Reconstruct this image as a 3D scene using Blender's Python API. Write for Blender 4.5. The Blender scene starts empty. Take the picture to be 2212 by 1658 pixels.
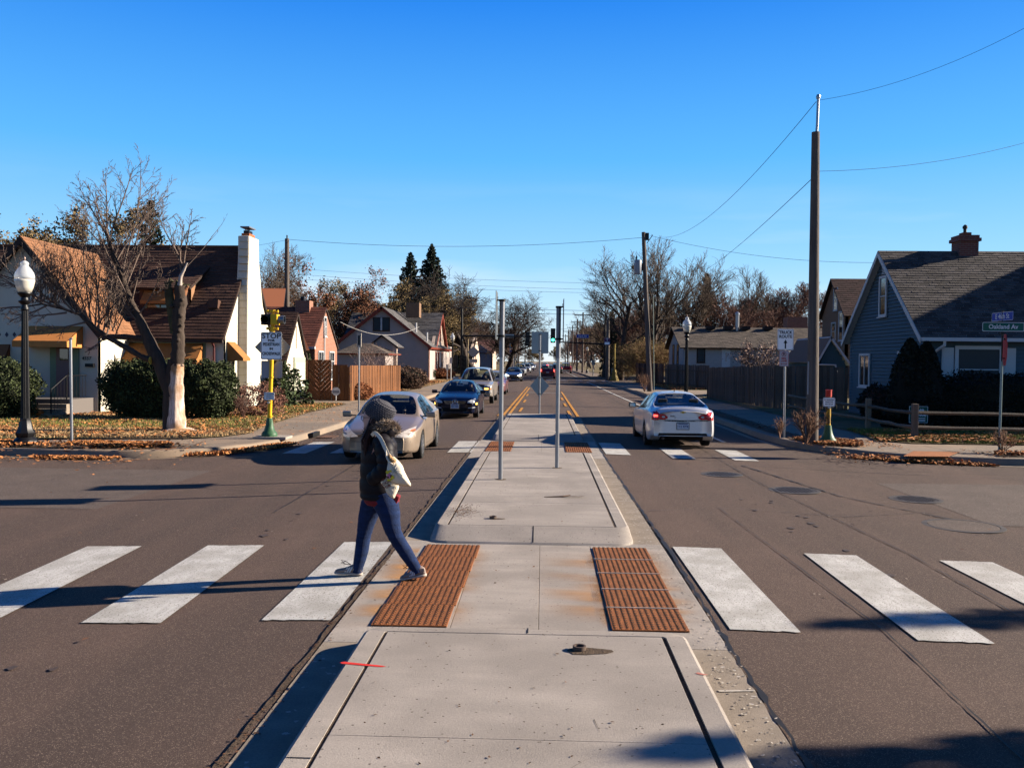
import bpy, bmesh, math, random
import numpy as np
from mathutils import Vector, Matrix
from mathutils.bvhtree import BVHTree
R_ = math.radians
sc = bpy.context.scene
col = sc.collection
PI = math.pi
# ------------------------------------------------------------------ camera, world, sun, exposure
CAMH = 2.1
YAW, PITCH, ROLL, FPX = R_(1.977), R_(1.53), 0.01, 1897.6
camd = bpy.data.cameras.new('camera')
cam = bpy.data.objects.new('camera', camd); col.objects.link(cam)
camd.sensor_width = 36; camd.lens = 36 * FPX / 2212
camd.clip_start = 0.05; camd.clip_end = 6000
CR = (Matrix.Rotation(YAW, 3, 'Z') @ Matrix.Rotation(PI/2 - PITCH, 3, 'X') @ Matrix.Rotation(ROLL, 3, 'Z'))
cam.matrix_world = Matrix.Translation((0, 0, CAMH)) @ CR.to_4x4()
sc.camera = cam
SUN_EL, SUN_AZ = R_(22.4), R_(78)      # azimuth clockwise from +Y
w = bpy.data.worlds.new('World'); sc.world = w; w.use_nodes = True
nt = w.node_tree; nt.nodes.clear()
sky = nt.nodes.new('ShaderNodeTexSky'); sky.sky_type = 'NISHITA'; sky.sun_disc = False
sky.sun_elevation = SUN_EL; sky.sun_rotation = SUN_AZ; sky.altitude = 250
sky.air_density = 1.0; sky.dust_density = 0.25; sky.ozone_density = 3.0
hs = nt.nodes.new('ShaderNodeHueSaturation'); hs.inputs['Saturation'].default_value = 1.3
hs.inputs['Hue'].default_value = 0.50
bg = nt.nodes.new('ShaderNodeBackground'); bg.inputs[1].default_value = 0.056
wo = nt.nodes.new('ShaderNodeOutputWorld')
# thin high cloud low in the sky
tc = nt.nodes.new('ShaderNodeTexCoord'); mp = nt.nodes.new('ShaderNodeMapping'); mp.inputs['Scale'].default_value = (1.2, 1.2, 9)
no = nt.nodes.new('ShaderNodeTexNoise'); no.inputs['Scale'].default_value = 1.6; no.inputs['Detail'].default_value = 5
ra = nt.nodes.new('ShaderNodeMapRange'); ra.inputs[1].default_value = 0.52; ra.inputs[2].default_value = 0.78
sp = nt.nodes.new('ShaderNodeSeparateXYZ')
rb = nt.nodes.new('ShaderNodeMapRange'); rb.inputs[1].default_value = 0.20; rb.inputs[2].default_value = 0.06
mu = nt.nodes.new('ShaderNodeMath'); mu.operation = 'MULTIPLY'
mu2 = nt.nodes.new('ShaderNodeMath'); mu2.operation = 'MULTIPLY'; mu2.inputs[1].default_value = 0.8
mx = nt.nodes.new('ShaderNodeMixRGB'); mx.inputs[2].default_value = (5.0, 5.3, 5.6, 1)
L = nt.links.new
SKYK = 5.35
L(tc.outputs['Generated'], mp.inputs[0]); L(mp.outputs[0], no.inputs['Vector']); L(no.outputs[0], ra.inputs[0])
L(tc.outputs['Generated'], sp.inputs[0]); L(sp.outputs[2], rb.inputs[0])
L(ra.outputs[0], mu.inputs[0]); L(rb.outputs[0], mu.inputs[1]); L(mu.outputs[0], mu2.inputs[0]); L(mu2.outputs[0], mx.inputs[0])
# clear autumn blue: the sky texture graded towards the deep blue of the photograph, by height above the horizon
cr_ = nt.nodes.new('ShaderNodeValToRGB'); el = cr_.color_ramp.elements
stops = [(0.0, (.82, .91, .98)), (.045, (.56, .80, 1.0)), (.11, (.32, .66, 1.0)), (.22, (.11, .48, 1.0)), (.38, (.016, .23, .88)), (.55, (.006, .09, .45)), (1.0, (.002, .025, .16))]
while len(el) < len(stops): el.new(0.5)
for e_, (p_, c_) in zip(el, stops): e_.position = p_; e_.color = (*c_, 1)
L(sp.outputs[2], cr_.inputs[0])
sc_ = nt.nodes.new('ShaderNodeVectorMath'); sc_.operation = 'SCALE'; sc_.inputs['Scale'].default_value = SKYK; L(cr_.outputs[0], sc_.inputs[0])
gm = nt.nodes.new('ShaderNodeMixRGB'); gm.inputs[0].default_value = 0.88; L(sky.outputs[0], hs.inputs['Color']); L(hs.outputs[0], gm.inputs[1]); L(sc_.outputs[0], gm.inputs[2]); L(gm.outputs[0], mx.inputs[1]); L(mx.outputs[0], bg.inputs[0]); L(bg.outputs[0], wo.inputs[0])
sund = bpy.data.lights.new('sun', 'SUN'); sund.energy = 5.0; sund.angle = R_(0.53); sund.color = (1.0, 0.88, 0.72)
suno = bpy.data.objects.new('sun', sund); col.objects.link(suno)
sdir = Vector((math.sin(SUN_AZ)*math.cos(SUN_EL), math.cos(SUN_AZ)*math.cos(SUN_EL), math.sin(SUN_EL)))
suno.rotation_euler = sdir.to_track_quat('Z', 'Y').to_euler(); suno.location = (60, 10, 40)
sc.view_settings.view_transform = 'Standard'; sc.view_settings.look = 'None'
sc.view_settings.exposure = 1.84; sc.view_settings.gamma = 1.0
sc.view_settings.use_curve_mapping = False
try:
    sc.cycles.max_bounces = 6; sc.cycles.transparent_max_bounces = 12; sc.cycles.caustics_reflective = False; sc.cycles.caustics_refractive = False
    sc.cycles.use_denoising = True
except Exception: pass
# survey helpers: bearing/elevation of a point as read off the photograph -> world position at a known depth, side or height
def ray(x, y): return CR @ Vector(((x-1106)/FPX, -(y-829)/FPX, -1))
def atY(x, y, Y): d = ray(x, y); t = Y/d.y; return Vector((d.x*t, Y, CAMH+d.z*t))
def atX(x, y, X): d = ray(x, y); t = X/d.x; return Vector((X, d.y*t, CAMH+d.z*t))
def atZ(x, y, z=0): d = ray(x, y); t = (z-CAMH)/d.z; return Vector((d.x*t, d.y*t, z))
def zm(ox, oy, s): return lambda x, y: ((ox+x/s)*.97316, (oy+y/s)*.97316)
z1 = zm(0, 360, 2.368); z2 = zm(400, 480, 2.7633); z3 = zm(950, 580, 4.362); z4 = zm(1300, 480, 2.858); z5 = zm(1700, 440, 2.59)
zb = zm(560, 560, 4.8775); zr = zm(1340, 700, 5.821); z8 = zm(740, 900, 7.535); zl = zm(720, 1080, 6.377); z6 = zm(960, 700, 9.21)
# ------------------------------------------------------------------ materials
MATS = {}
ALB = .56      # the picture is exposed brightly: base colours below are read off it and brought back to real reflectances
def mat(name, base, rough=0.7, var=0.0, vscale=6.0, bump=0.0, bscale=40.0, metal=0.0, spec=0.22, coat=0.0, emit=None, estr=0.0,
        trans=0.0, alpha=1.0, isl=0.0, speck=None, var2=None, v2scale=1.0, stretch=None, grain=None, v2st=None):
    if name in MATS: return MATS[name]
    base = tuple(c*ALB for c in base); var2 = tuple(c*ALB for c in var2) if var2 else None; speck = (speck[0], tuple(c*ALB for c in speck[1]), speck[2]) if speck else None
    m = bpy.data.materials.new(name); m.use_nodes = True; MATS[name] = m
    n = m.node_tree.nodes; l = m.node_tree.links.new; b = n['Principled BSDF']
    b.inputs['Roughness'].default_value = rough; b.inputs['Metallic'].default_value = metal
    b.inputs['Specular IOR Level'].default_value = spec; b.inputs['Coat Weight'].default_value = coat
    b.inputs['Coat Roughness'].default_value = 0.04
    b.inputs['Base Color'].default_value = (*base, 1)
    m.diffuse_color = (*base, 1)
    tco = n.new('ShaderNodeTexCoord'); src = tco.outputs['Object']
    if stretch:
        mm = n.new('ShaderNodeMapping'); mm.inputs['Scale'].default_value = stretch; l(src, mm.inputs[0]); src = mm.outputs[0]
    cur = None
    def scale_color(fac_out, lo, hi, cur):
        r = n.new('ShaderNodeMapRange'); r.inputs[1].default_value = 0.25; r.inputs[2].default_value = 0.75
        r.inputs[3].default_value = lo; r.inputs[4].default_value = hi; l(fac_out, r.inputs[0])
        v = n.new('ShaderNodeVectorMath'); v.operation = 'SCALE'
        if cur is None: v.inputs[0].default_value = base
        else: l(cur, v.inputs[0])
        l(r.outputs[0], v.inputs['Scale']); return v.outputs[0]
    if var:
        t = n.new('ShaderNodeTexNoise'); t.inputs['Scale'].default_value = vscale; t.inputs['Detail'].default_value = 6; l(src, t.inputs['Vector'])
        cur = scale_color(t.outputs[0], 1-var, 1+var, cur)
    if var2:
        t = n.new('ShaderNodeTexNoise'); t.inputs['Scale'].default_value = v2scale; t.inputs['Detail'].default_value = 4; s2 = tco.outputs['Object']
        if v2st:
            m2 = n.new('ShaderNodeMapping'); m2.inputs['Scale'].default_value = v2st; l(s2, m2.inputs[0]); s2 = m2.outputs[0]
        l(s2, t.inputs['Vector'])
        r = n.new('ShaderNodeMapRange'); r.inputs[1].default_value = 0.42; r.inputs[2].default_value = 0.62; l(t.outputs[0], r.inputs[0])
        q = n.new('ShaderNodeMixRGB'); l(r.outputs[0], q.inputs[0])
        if cur is None: q.inputs[1].default_value = (*base, 1)
        else: l(cur, q.inputs[1])
        q.inputs[2].default_value = (*var2, 1); cur = q.outputs[0]
    if grain:
        t = n.new('ShaderNodeTexNoise'); t.inputs['Scale'].default_value = grain[0]; t.inputs['Detail'].default_value = 3; t.inputs['Roughness'].default_value = .8; l(tco.outputs['Object'], t.inputs['Vector']); cur = scale_color(t.outputs[0], 1-grain[1], 1+grain[1], cur)
    if isl:
        g = n.new('ShaderNodeNewGeometry'); cur2 = n.new('ShaderNodeMapRange'); l(g.outputs['Random Per Island'], cur2.inputs[0])
        cur2.inputs[3].default_value = 1-isl; cur2.inputs[4].default_value = 1+isl
        v = n.new('ShaderNodeVectorMath'); v.operation = 'SCALE'
        if cur is None: v.inputs[0].default_value = base
        else: l(cur, v.inputs[0])
        l(cur2.outputs[0], v.inputs['Scale']); cur = v.outputs[0]
    if speck:   # (scale, colour, threshold)
        t = n.new('ShaderNodeTexVoronoi'); t.inputs['Scale'].default_value = speck[0]; l(tco.outputs['Object'], t.inputs['Vector'])
        cr = n.new('ShaderNodeSeparateColor'); l(t.outputs['Color'], cr.inputs[0])
        r = n.new('ShaderNodeMath'); r.operation = 'GREATER_THAN'; r.inputs[1].default_value = speck[2]; l(cr.outputs[0], r.inputs[0])
        q = n.new('ShaderNodeMixRGB'); l(r.outputs[0], q.inputs[0])
        if cur is None: q.inputs[1].default_value = (*base, 1)
        else: l(cur, q.inputs[1])
        q.inputs[2].default_value = (*speck[1], 1); cur = q.outputs[0]
    if cur is not None: l(cur, b.inputs['Base Color'])
    if bump:
        t = n.new('ShaderNodeTexNoise'); t.inputs['Scale'].default_value = bscale; t.inputs['Detail'].default_value = 5; l(src, t.inputs['Vector'])
        bu = n.new('ShaderNodeBump'); bu.inputs['Strength'].default_value = bump; bu.inputs['Distance'].default_value = 0.02
        l(t.outputs[0], bu.inputs['Height']); l(bu.outputs[0], b.inputs['Normal'])
    if emit: b.inputs['Emission Color'].default_value = (*emit, 1); b.inputs['Emission Strength'].default_value = estr
    if trans: b.inputs['Transmission Weight'].default_value = trans
    if alpha < 1: b.inputs['Alpha'].default_value = alpha
    return m
def glassmat(name, tint, fac):
    """thin pane: mostly lets light through, mirrors the sky at grazing angles"""
    if name in MATS: return MATS[name]
    m = bpy.data.materials.new(name); m.use_nodes = True; MATS[name] = m
    n = m.node_tree.nodes; l = m.node_tree.links.new; n.clear()
    o = n.new('ShaderNodeOutputMaterial'); t = n.new('ShaderNodeBsdfTransparent'); t.inputs[0].default_value = (*tint, 1)
    g = n.new('ShaderNodeBsdfGlossy'); g.inputs['Roughness'].default_value = 0.02; g.inputs[0].default_value = (.9, .95, 1, 1)
    ge = n.new('ShaderNodeNewGeometry'); dt = n.new('ShaderNodeVectorMath'); dt.operation = 'DOT_PRODUCT'; l(ge.outputs['Incoming'], dt.inputs[0]); l(ge.outputs['Normal'], dt.inputs[1])
    def mth(op, i0, v1=None, i1=None):
        q = n.new('ShaderNodeMath'); q.operation = op
        if hasattr(i0, 'links'): l(i0, q.inputs[0])
        else: q.inputs[0].default_value = i0
        if i1 is not None: l(i1, q.inputs[1])
        elif v1 is not None: q.inputs[1].default_value = v1
        return q.outputs[0]
    inv = mth('SUBTRACT', 1.0, i1=mth('ABSOLUTE', dt.outputs['Value'])); f5 = mth('POWER', inv, 5.0); f6 = mth('MULTIPLY', f5, .92); a_o = mth('ADD', f6, .045+fac)
    x = n.new('ShaderNodeMixShader'); l(a_o, x.inputs[0]); l(t.outputs[0], x.inputs[1]); l(g.outputs[0], x.inputs[2]); l(x.outputs[0], o.inputs[0])
    return m
def brickmat(name, c1, c2, mortar, scale=1.0, rot=None):
    c1, c2, mortar = [tuple(v*ALB for v in q) for q in (c1, c2, mortar)]
    if name in MATS: return MATS[name]
    m = bpy.data.materials.new(name); m.use_nodes = True; MATS[name] = m
    n = m.node_tree.nodes; l = m.node_tree.links.new; b = n['Principled BSDF']; b.inputs['Roughness'].default_value = 0.9
    tco = n.new('ShaderNodeTexCoord'); sx = n.new('ShaderNodeSeparateXYZ'); l(tco.outputs['Object'], sx.inputs[0])
    ad = n.new('ShaderNodeMath'); ad.operation = 'ADD'; l(sx.outputs[0], ad.inputs[0]); l(sx.outputs[1], ad.inputs[1])
    cx = n.new('ShaderNodeCombineXYZ'); l(ad.outputs[0], cx.inputs[0]); l(sx.outputs[2], cx.inputs[1])
    t = n.new('ShaderNodeTexBrick'); l(cx.outputs[0], t.inputs[0])
    t.inputs['Color1'].default_value = (*c1, 1); t.inputs['Color2'].default_value = (*c2, 1); t.inputs['Mortar'].default_value = (*mortar, 1)
    t.inputs['Scale'].default_value = scale; t.inputs['Brick Width'].default_value = .21; t.inputs['Row Height'].default_value = .075; t.inputs['Mortar Size'].default_value = .008
    l(t.outputs[0], b.inputs['Base Color'])
    bu = n.new('ShaderNodeBump'); bu.inputs['Strength'].default_value = .4; bu.inputs['Distance'].default_value = .01; l(t.outputs['Fac'], bu.inputs['Height']); bu.invert = True; l(bu.outputs[0], b.inputs['Normal'])
    return m
# ------------------------------------------------------------------ mesh builder
class MB:
    def __init__(s): s.v = []; s.f = []; s.m = []; s.mi = 0
    def add(s, vs, fs):
        o = len(s.v); s.v += [tuple(p) for p in vs]; s.f += [tuple(o+i for i in f) for f in fs]; s.m += [s.mi]*len(fs); return s
    def box(s, c, d, rz=0, M=None, taper=1.0):
        x, y, z = d[0]/2, d[1]/2, d[2]/2
        vs = [Vector((sx*x*(taper if sz > 0 else 1), sy*y*(taper if sz > 0 else 1), sz*z)) for sz in (-1, 1) for sy in (-1, 1) for sx in (-1, 1)]
        if M is not None: vs = [M @ p for p in vs]
        elif rz: mm = Matrix.Rotation(rz, 3, 'Z'); vs = [mm @ p for p in vs]
        c = Vector(c)
        return s.add([p+c for p in vs], [(0,2,3,1), (4,5,7,6), (0,1,5,4), (2,6,7,3), (0,4,6,2), (1,3,7,5)])
    def bb(s, a, b): return s.box([(a[i]+b[i])/2 for i in range(3)], [abs(b[i]-a[i]) for i in range(3)])
    def tube(s, pts, rs, n=8, cap=True):
        pts = [Vector(p) for p in pts]
        if not hasattr(rs, '__len__'): rs = [rs]*len(pts)
        vs = []; k = len(pts); up = None
        for i, p in enumerate(pts):
            t = (pts[min(i+1, k-1)]-pts[max(i-1, 0)]).normalized()
            if up is None: up = Vector((0, 0, 1)) if abs(t.z) < .9 else Vector((1, 0, 0))
            a = t.cross(up).normalized(); b = a.cross(t).normalized(); up = b
            for j in range(n):
                an = 2*PI*j/n; vs.append(p+(a*math.cos(an)+b*math.sin(an))*rs[i])
        fs = [(i*n+j, i*n+(j+1) % n, (i+1)*n+(j+1) % n, (i+1)*n+j) for i in range(k-1) for j in range(n)]
        if cap: fs += [tuple(range(n))[::-1], tuple((k-1)*n+j for j in range(n))]
        return s.add(vs, fs)
    def lathe(s, prof, n=16, c=(0, 0, 0), ax='z'):
        vs = []; c = Vector(c)
        for r, z in prof:
            for j in range(n):
                an = 2*PI*j/n
                p = (r*math.cos(an), r*math.sin(an), z)
                if ax == 'x': p = (z, r*math.cos(an), r*math.sin(an))
                if ax == 'y': p = (r*math.cos(an), z, r*math.sin(an))
                vs.append(c+Vector(p))
        k = len(prof)
        fs = [(i*n+j, i*n+(j+1) % n, (i+1)*n+(j+1) % n, (i+1)*n+j) for i in range(k-1) for j in range(n)]
        fs += [tuple(range(n))[::-1], tuple((k-1)*n+j for j in range(n))]
        return s.add(vs, fs)
    def slab(s, poly, t, nrm=None):
        """polygon (3D) given thickness t along its normal (towards nrm side)"""
        P = [Vector(p) for p in poly]
        n = Vector((0, 0, 0))
        for i in range(len(P)):
            a, b = P[i], P[(i+1) % len(P)]; n += a.cross(b)
        n.normalize()
        if nrm is not None and n.dot(Vector(nrm)) < 0: P = P[::-1]; n = -n
        k = len(P); vs = P + [p-n*t for p in P]
        return s.add(vs, [tuple(range(k)), tuple(range(2*k-1, k-1, -1))] + [(i, k+i, k+(i+1) % k, (i+1) % k) for i in range(k)])
    def quad(s, a, b, c, d): return s.add([a, b, c, d], [(0, 1, 2, 3)])
    def build(s, name, mats, parent=None, smooth=False, bevel=0, loc=None, auto=None):
        me = bpy.data.meshes.new(name); me.from_pydata(s.v, [], s.f)
        mats = mats if isinstance(mats, (list, tuple)) else [mats]
        for m in mats: me.materials.append(m)
        if len(mats) > 1: me.polygons.foreach_set('material_index', s.m)
        bm = bmesh.new(); bm.from_mesh(me)
        bmesh.ops.recalc_face_normals(bm, faces=bm.faces)
        if bevel:
            bmesh.ops.bevel(bm, geom=[e for e in bm.edges if len(e.link_faces) == 2 and e.calc_face_angle(0) > .5], offset=bevel, segments=2, affect='EDGES', profile=.6)
        bm.to_mesh(me); bm.free()
        if smooth or auto:
            me.polygons.foreach_set('use_smooth', [True]*len(me.polygons))
            if auto: me.set_sharp_from_angle(angle=R_(auto))
        return link(name, me, parent, loc)
def link(name, me, parent=None, loc=None):
    o = bpy.data.objects.new(name, me); col.objects.link(o)
    if parent is not None: o.parent = parent
    if loc is not None: o.location = loc
    return o
def tag(o, label=None, cat=None, group=None, kind=None):
    if label: o['label'] = label
    if cat: o['category'] = cat
    if group: o['group'] = group
    if kind: o['kind'] = kind
    return o
def thing(name, label, cat, loc=(0, 0, 0), rz=0, group=None):
    o = bpy.data.objects.new(name, None); col.objects.link(o); o.empty_display_size = .2
    o.location = loc; o.rotation_euler = (0, 0, rz); return tag(o, label, cat, group)
def struct(o): o['kind'] = 'structure'; return o
def stuff(o, label=None, cat=None): o['kind'] = 'stuff'; return tag(o, label, cat)
KIDS = {}
def kids(o): return [c for c in bpy.data.objects if c.parent == o]
def dup(o, parent=None, src_children=None):
    c = o.copy(); col.objects.link(c); c.parent = parent
    for ch in kids(o): dup(ch, c)
    return c
def copy_thing(o, loc, rz=0, label=None, scale=None):
    c = dup(o); c.location = loc; c.rotation_euler = (0, 0, rz)
    if label: c['label'] = label
    if scale: c.scale = (scale,)*3
    return c
def inst(o, parent, loc=None, rot=None):
    c = o.copy(); col.objects.link(c); c.parent = parent
    if loc is not None: c.location = loc
    if rot is not None: c.rotation_euler = rot
    return c
def text(parent, body, size, loc, rot, m, name='lettering', off=0.0, xs=1.0, align='CENTER', shear=0):
    cu = bpy.data.curves.new(name, 'FONT'); cu.body = body; cu.size = size; cu.align_x = align; cu.align_y = 'CENTER'
    cu.offset = off; cu.shear = shear; cu.resolution_u = 3; cu.materials.append(m); cu.extrude = .0008
    tmp = bpy.data.objects.new('tmp', cu); me = tmp.to_mesh().copy(); tmp.to_mesh_clear(); bpy.data.objects.remove(tmp); me.name = name
    o = link(name, me, parent, loc); o.rotation_euler = rot; o.scale = (xs, 1, 1)
    return o
FRONT = (PI/2, 0, 0)      # text that faces -Y
rng = random.Random(7)
# ------------------------------------------------------------------ materials used widely
asphalt = mat('asphalt', (.122, .081, .064), .9, var=.12, vscale=1.3, bump=.5, bscale=260, speck=(190, (.27, .20, .155), .92), var2=(.094, .065, .053), v2scale=1.0, v2st=(.9, .07, 1), grain=(95, .55), spec=.15)
asph_old = mat('asphalt_worn', (.115, .086, .072), .9, var=.18, vscale=2.2, bump=.5, bscale=200, speck=(150, (.28, .22, .18), .9), spec=.2)
tar = mat('tar_seam', (.018, .016, .015), .6, var=.3, vscale=9)
conc = mat('concrete', (.43, .375, .325), .85, var=.17, vscale=2.2, bump=.35, bscale=160, stretch=(.55, 2.2, 1), var2=(.34, .295, .255), v2scale=1.1, grain=(60, .16), speck=(90, (.14, .11, .09), .994))
conc2 = mat('concrete_gutter', (.30, .245, .19), .88, grain=(70, .2), var=.22, vscale=3.5, bump=.3, bscale=200, speck=(45, (.5, .45, .4), .985))
concw = mat('concrete_walk', (.32, .235, .165), .88, grain=(50, .15), var=.22, vscale=1.5, bump=.3, bscale=180, var2=(.25, .20, .155), v2scale=.5)
rustc = mat('rust_stain_concrete', (.33, .25, .17), .85, var=.14, vscale=3)
paintw = mat('road_paint_white', (.60, .58, .545), .8, grain=(70, .22), var=.16, vscale=5, bump=.3, bscale=200, var2=(.46, .44, .40), v2scale=2.4, speck=(120, (.2, .16, .13), .94), stretch=(4, .8, 1))
painty = mat('road_paint_yellow', (.62, .27, .015), .7, var=.15, vscale=8, speck=(30, (.12, .09, .06), .9))
castrust = mat('cast_iron_rust', (.30, .10, .028), .85, var=.35, vscale=14, bump=.5, bscale=80)
darkhole = mat('dark_slot', (.02, .012, .008), .9)
dirt = mat('dirt_joint', (.10, .065, .04), .95, var=.4, vscale=20, bump=.6, bscale=60)
grassm = mat('dry_lawn', (.24, .155, .075), .95, var=.35, vscale=6, bump=.9, bscale=90, var2=(.13, .125, .035), v2scale=.45)
grassb = mat('grass_blades', (.16, .18, .035), .9, isl=.5)
drym = mat('dry_grass_blades', (.46, .29, .14), .9, isl=.45)
leafm = mat('fallen_leaves', (.50, .20, .065), .85, isl=.75)
leafd = mat('fallen_leaves_dark', (.13, .06, .03), .9, isl=.6)
galv = mat('galvanised_steel', (.42, .43, .46), .35, var=.08, vscale=10, metal=.75)
alum = mat('aluminium_sheet', (.33, .36, .40), .45, metal=.6, var=.08, vscale=4)
blackm = mat('black_metal', (.006, .006, .008), .45)
blackp = mat('black_paint', (.01, .01, .01), .5)
whitep = mat('white_paint', (.78, .77, .74), .5)
redp = mat('red_spray_paint', (.7, .03, .02), .8, var=.3, vscale=10)
woodpole = mat('weathered_pole', (.135, .11, .095), .9, var=.35, vscale=2.5, stretch=(6, 6, .35), bump=.7, bscale=14)
def hz(x): return -.02*min(max(abs(x+.11)-1.5, 0), 4.9)
# ------------------------------------------------------------------ ground and roads
g = MB(); g.quad((-900, -120, -.30), (900, -120, -.30), (900, 2500, -.30), (-900, 2500, -.30))
struct(g.build('ground', grassm))
xs = [-9.5, -6.6, -4.5, -2.6, -1.61, 0, 1.39, 2.6, 4.5, 6.3, 9.5]
ys = [-40, -10, 0, 4, 8, 12, 16, 20, 26, 34, 45, 60, 80, 110, 150, 220, 320, 480, 700, 1000]
b = MB(); b.v = [(x, y, hz(x)-.004) for y in ys for x in xs]
nx = len(xs); b.f = [(j*nx+i, j*nx+i+1, (j+1)*nx+i+1, (j+1)*nx+i) for j in range(len(ys)-1) for i in range(nx-1)]; b.m = [0]*len(b.f)
struct(b.build('road', asphalt))
b = MB()
zz = hz(9)-.004
for (y0, y1) in ((7.0, 21.5), (94, 112)):
    b.quad((-160, y0, zz), (-9.5, y0, zz), (-9.5, y1, zz), (-160, y1, zz)); b.quad((9.5, y0, zz), (160, y0, zz), (160, y1, zz), (9.5, y1, zz))
struct(b.build('side_road', asphalt))
b = MB(); zz += .005     # worn strip along the middle of the side street on the right and left
b.add([(6.2, 12.2, zz-.0), (60, 11.2, zz), (60, 17.6, zz), (6.2, 16.4, zz)], [(0, 1, 2, 3)]); b.add([(-60, 12, zz), (-6.4, 12.4, zz), (-6.4, 16.8, zz), (-60, 17.4, zz)], [(0, 1, 2, 3)])
struct(b.build('side_road_patch', asph_old))
# tar joints and cracks in the asphalt
def strip(pts, wd, dz, name, m, jit=0.0, parent=None):
    r = random.Random(len(pts)*7+int(abs(pts[0][0]*100))); P = []
    for a, c in zip(pts[:-1], pts[1:]):
        n = max(1, int(math.dist(a, c)/.12)) if jit else 1
        for k in range(n): t = k/n; P.append((a[0]+(c[0]-a[0])*t, a[1]+(c[1]-a[1])*t))
    P.append(pts[-1]); bb = MB(); vs = []
    for i, p in enumerate(P):
        q = P[min(i+1, len(P)-1)]; o = P[max(i-1, 0)]; dx, dy = q[0]-o[0], q[1]-o[1]; l = math.hypot(dx, dy) or 1; nx_, ny_ = -dy/l, dx/l
        h = wd/2*(1+r.uniform(-jit, jit)*1.6 if jit else 1); cx = r.uniform(-jit, jit)*wd*.8 if jit else 0
        for s_ in (-1, 1): x = p[0]+nx_*(s_*h+cx); y = p[1]+ny_*(s_*h+cx); vs.append((x, y, hz(x)+dz))
    bb.add(vs, [(2*i, 2*i+1, 2*i+3, 2*i+2) for i in range(len(P)-1)])
    return bb.build(name, m, parent)
struct(strip([(1.43, 2), (1.40, 6), (1.44, 10), (1.41, 14), (1.39, 19), (1.40, 34)], .034, .008, 'asphalt_crack', tar, .42))
struct(strip([(-1.66, 2), (-1.62, 9), (-1.66, 18), (-1.62, 34)], .032, .008, 'asphalt_crack', dirt, .4))
for pts, wd in (([(6.1, 12.0), (4.9, 14.5), (4.2, 18.6)], .03), ([(4.0, 4), (4.2, 10), (3.9, 16), (4.1, 30), (4.0, 80)], .012), ([(4.2, 18.6), (9.4, 17.2)], .02),
                ([(2.5, 3), (2.75, 7), (2.6, 13)], .010), ([(-3.7, 12), (-3.9, 30), (-3.8, 80)], .014), ([(7.6, 18.6), (7.2, 20.2), (6.9, 21)], .02), ([(7.5, 18.3), (9.4, 17.9)], .02)):
    struct(strip(pts, wd, .006, 'asphalt_crack', tar, .5))
for Y_ in (41, 56.5):
    struct(strip([(-6.3, Y_), (6.2, Y_-.6)], .06, .006, 'asphalt_crack', tar, .3))
# manhole covers
for i, (px, py, r_, lb) in enumerate(((1559, 1030, .33, 'round manhole cover nearer the far white crosswalk bars'), (1716, 1063, .36, 'round iron manhole cover in the right lane of the intersection'),
                       (1978, 1078, .34, 'manhole cover sunk in worn asphalt of the side street'), (2081, 1136, .45, 'wide pale manhole ring at the right of the side street'))):
    p = atZ(px, py, -.09); t = thing('manhole_cover', lb, 'manhole cover', (p.x, p.y, hz(p.x)), 0, 'manhole covers in the road')
    b = MB(); b.lathe([(r_+.07, .0), (r_+.07, .007), (r_, .009), (r_, .004)], 28); b.build('ring', mat('iron_ring', (.07, .06, .055), .7, var=.3), t, auto=40)
    b = MB(); b.lathe([(r_-.01, 0), (r_-.01, .0075)], 28)
    if i != 3:
        for k in range(-4, 5):
            for q in range(-4, 5):
                if math.hypot(k, q)*.065 < r_-.06: b.box((k*.065, q*.065, .009), (.035, .035, .006))
    b.build('lid', mat('iron_lid', (.05, .04, .035), .6, var=.3) if i != 3 else asph_old, t)
# ------------------------------------------------------------------ painted markings
bars = [(-7.6, -6.98), (-6.35, -5.73), (-5.15, -4.53) , (-3.68, -3.03), (-2.24, -1.67), (1.50, 2.08), (2.96, 3.54), (4.40, 4.98)]
def bar(x0, x1, y0, y1, m=paintw, name='crosswalk_bar', dz=.009):
    b = MB(); n = 10; r = random.Random(int(x0*91+y0)); vs = []
    for i in range(n+1):
        for s_ in (0, 1):
            y = (y0, y1)[s_]; x = x0+(x1-x0)*i/n; vs.append((x, y+(r.uniform(-.015, .015) if 0 < i < n else 0), hz(x)+dz))
    b.add(vs, [(2*i, 2*i+2, 2*i+3, 2*i+1) for i in range(n)]); return struct(b.build(name, m))
for p0, p1, p2, p3 in (((172,1352),(353,1352),(304,1180),(180,1180)), ((562,1352),(723,1351),(850,1179),(740,1179))): pass
nearL = [(-4.90, -4.25), (-3.70, -3.04), (-2.27, -1.67)]
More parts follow.
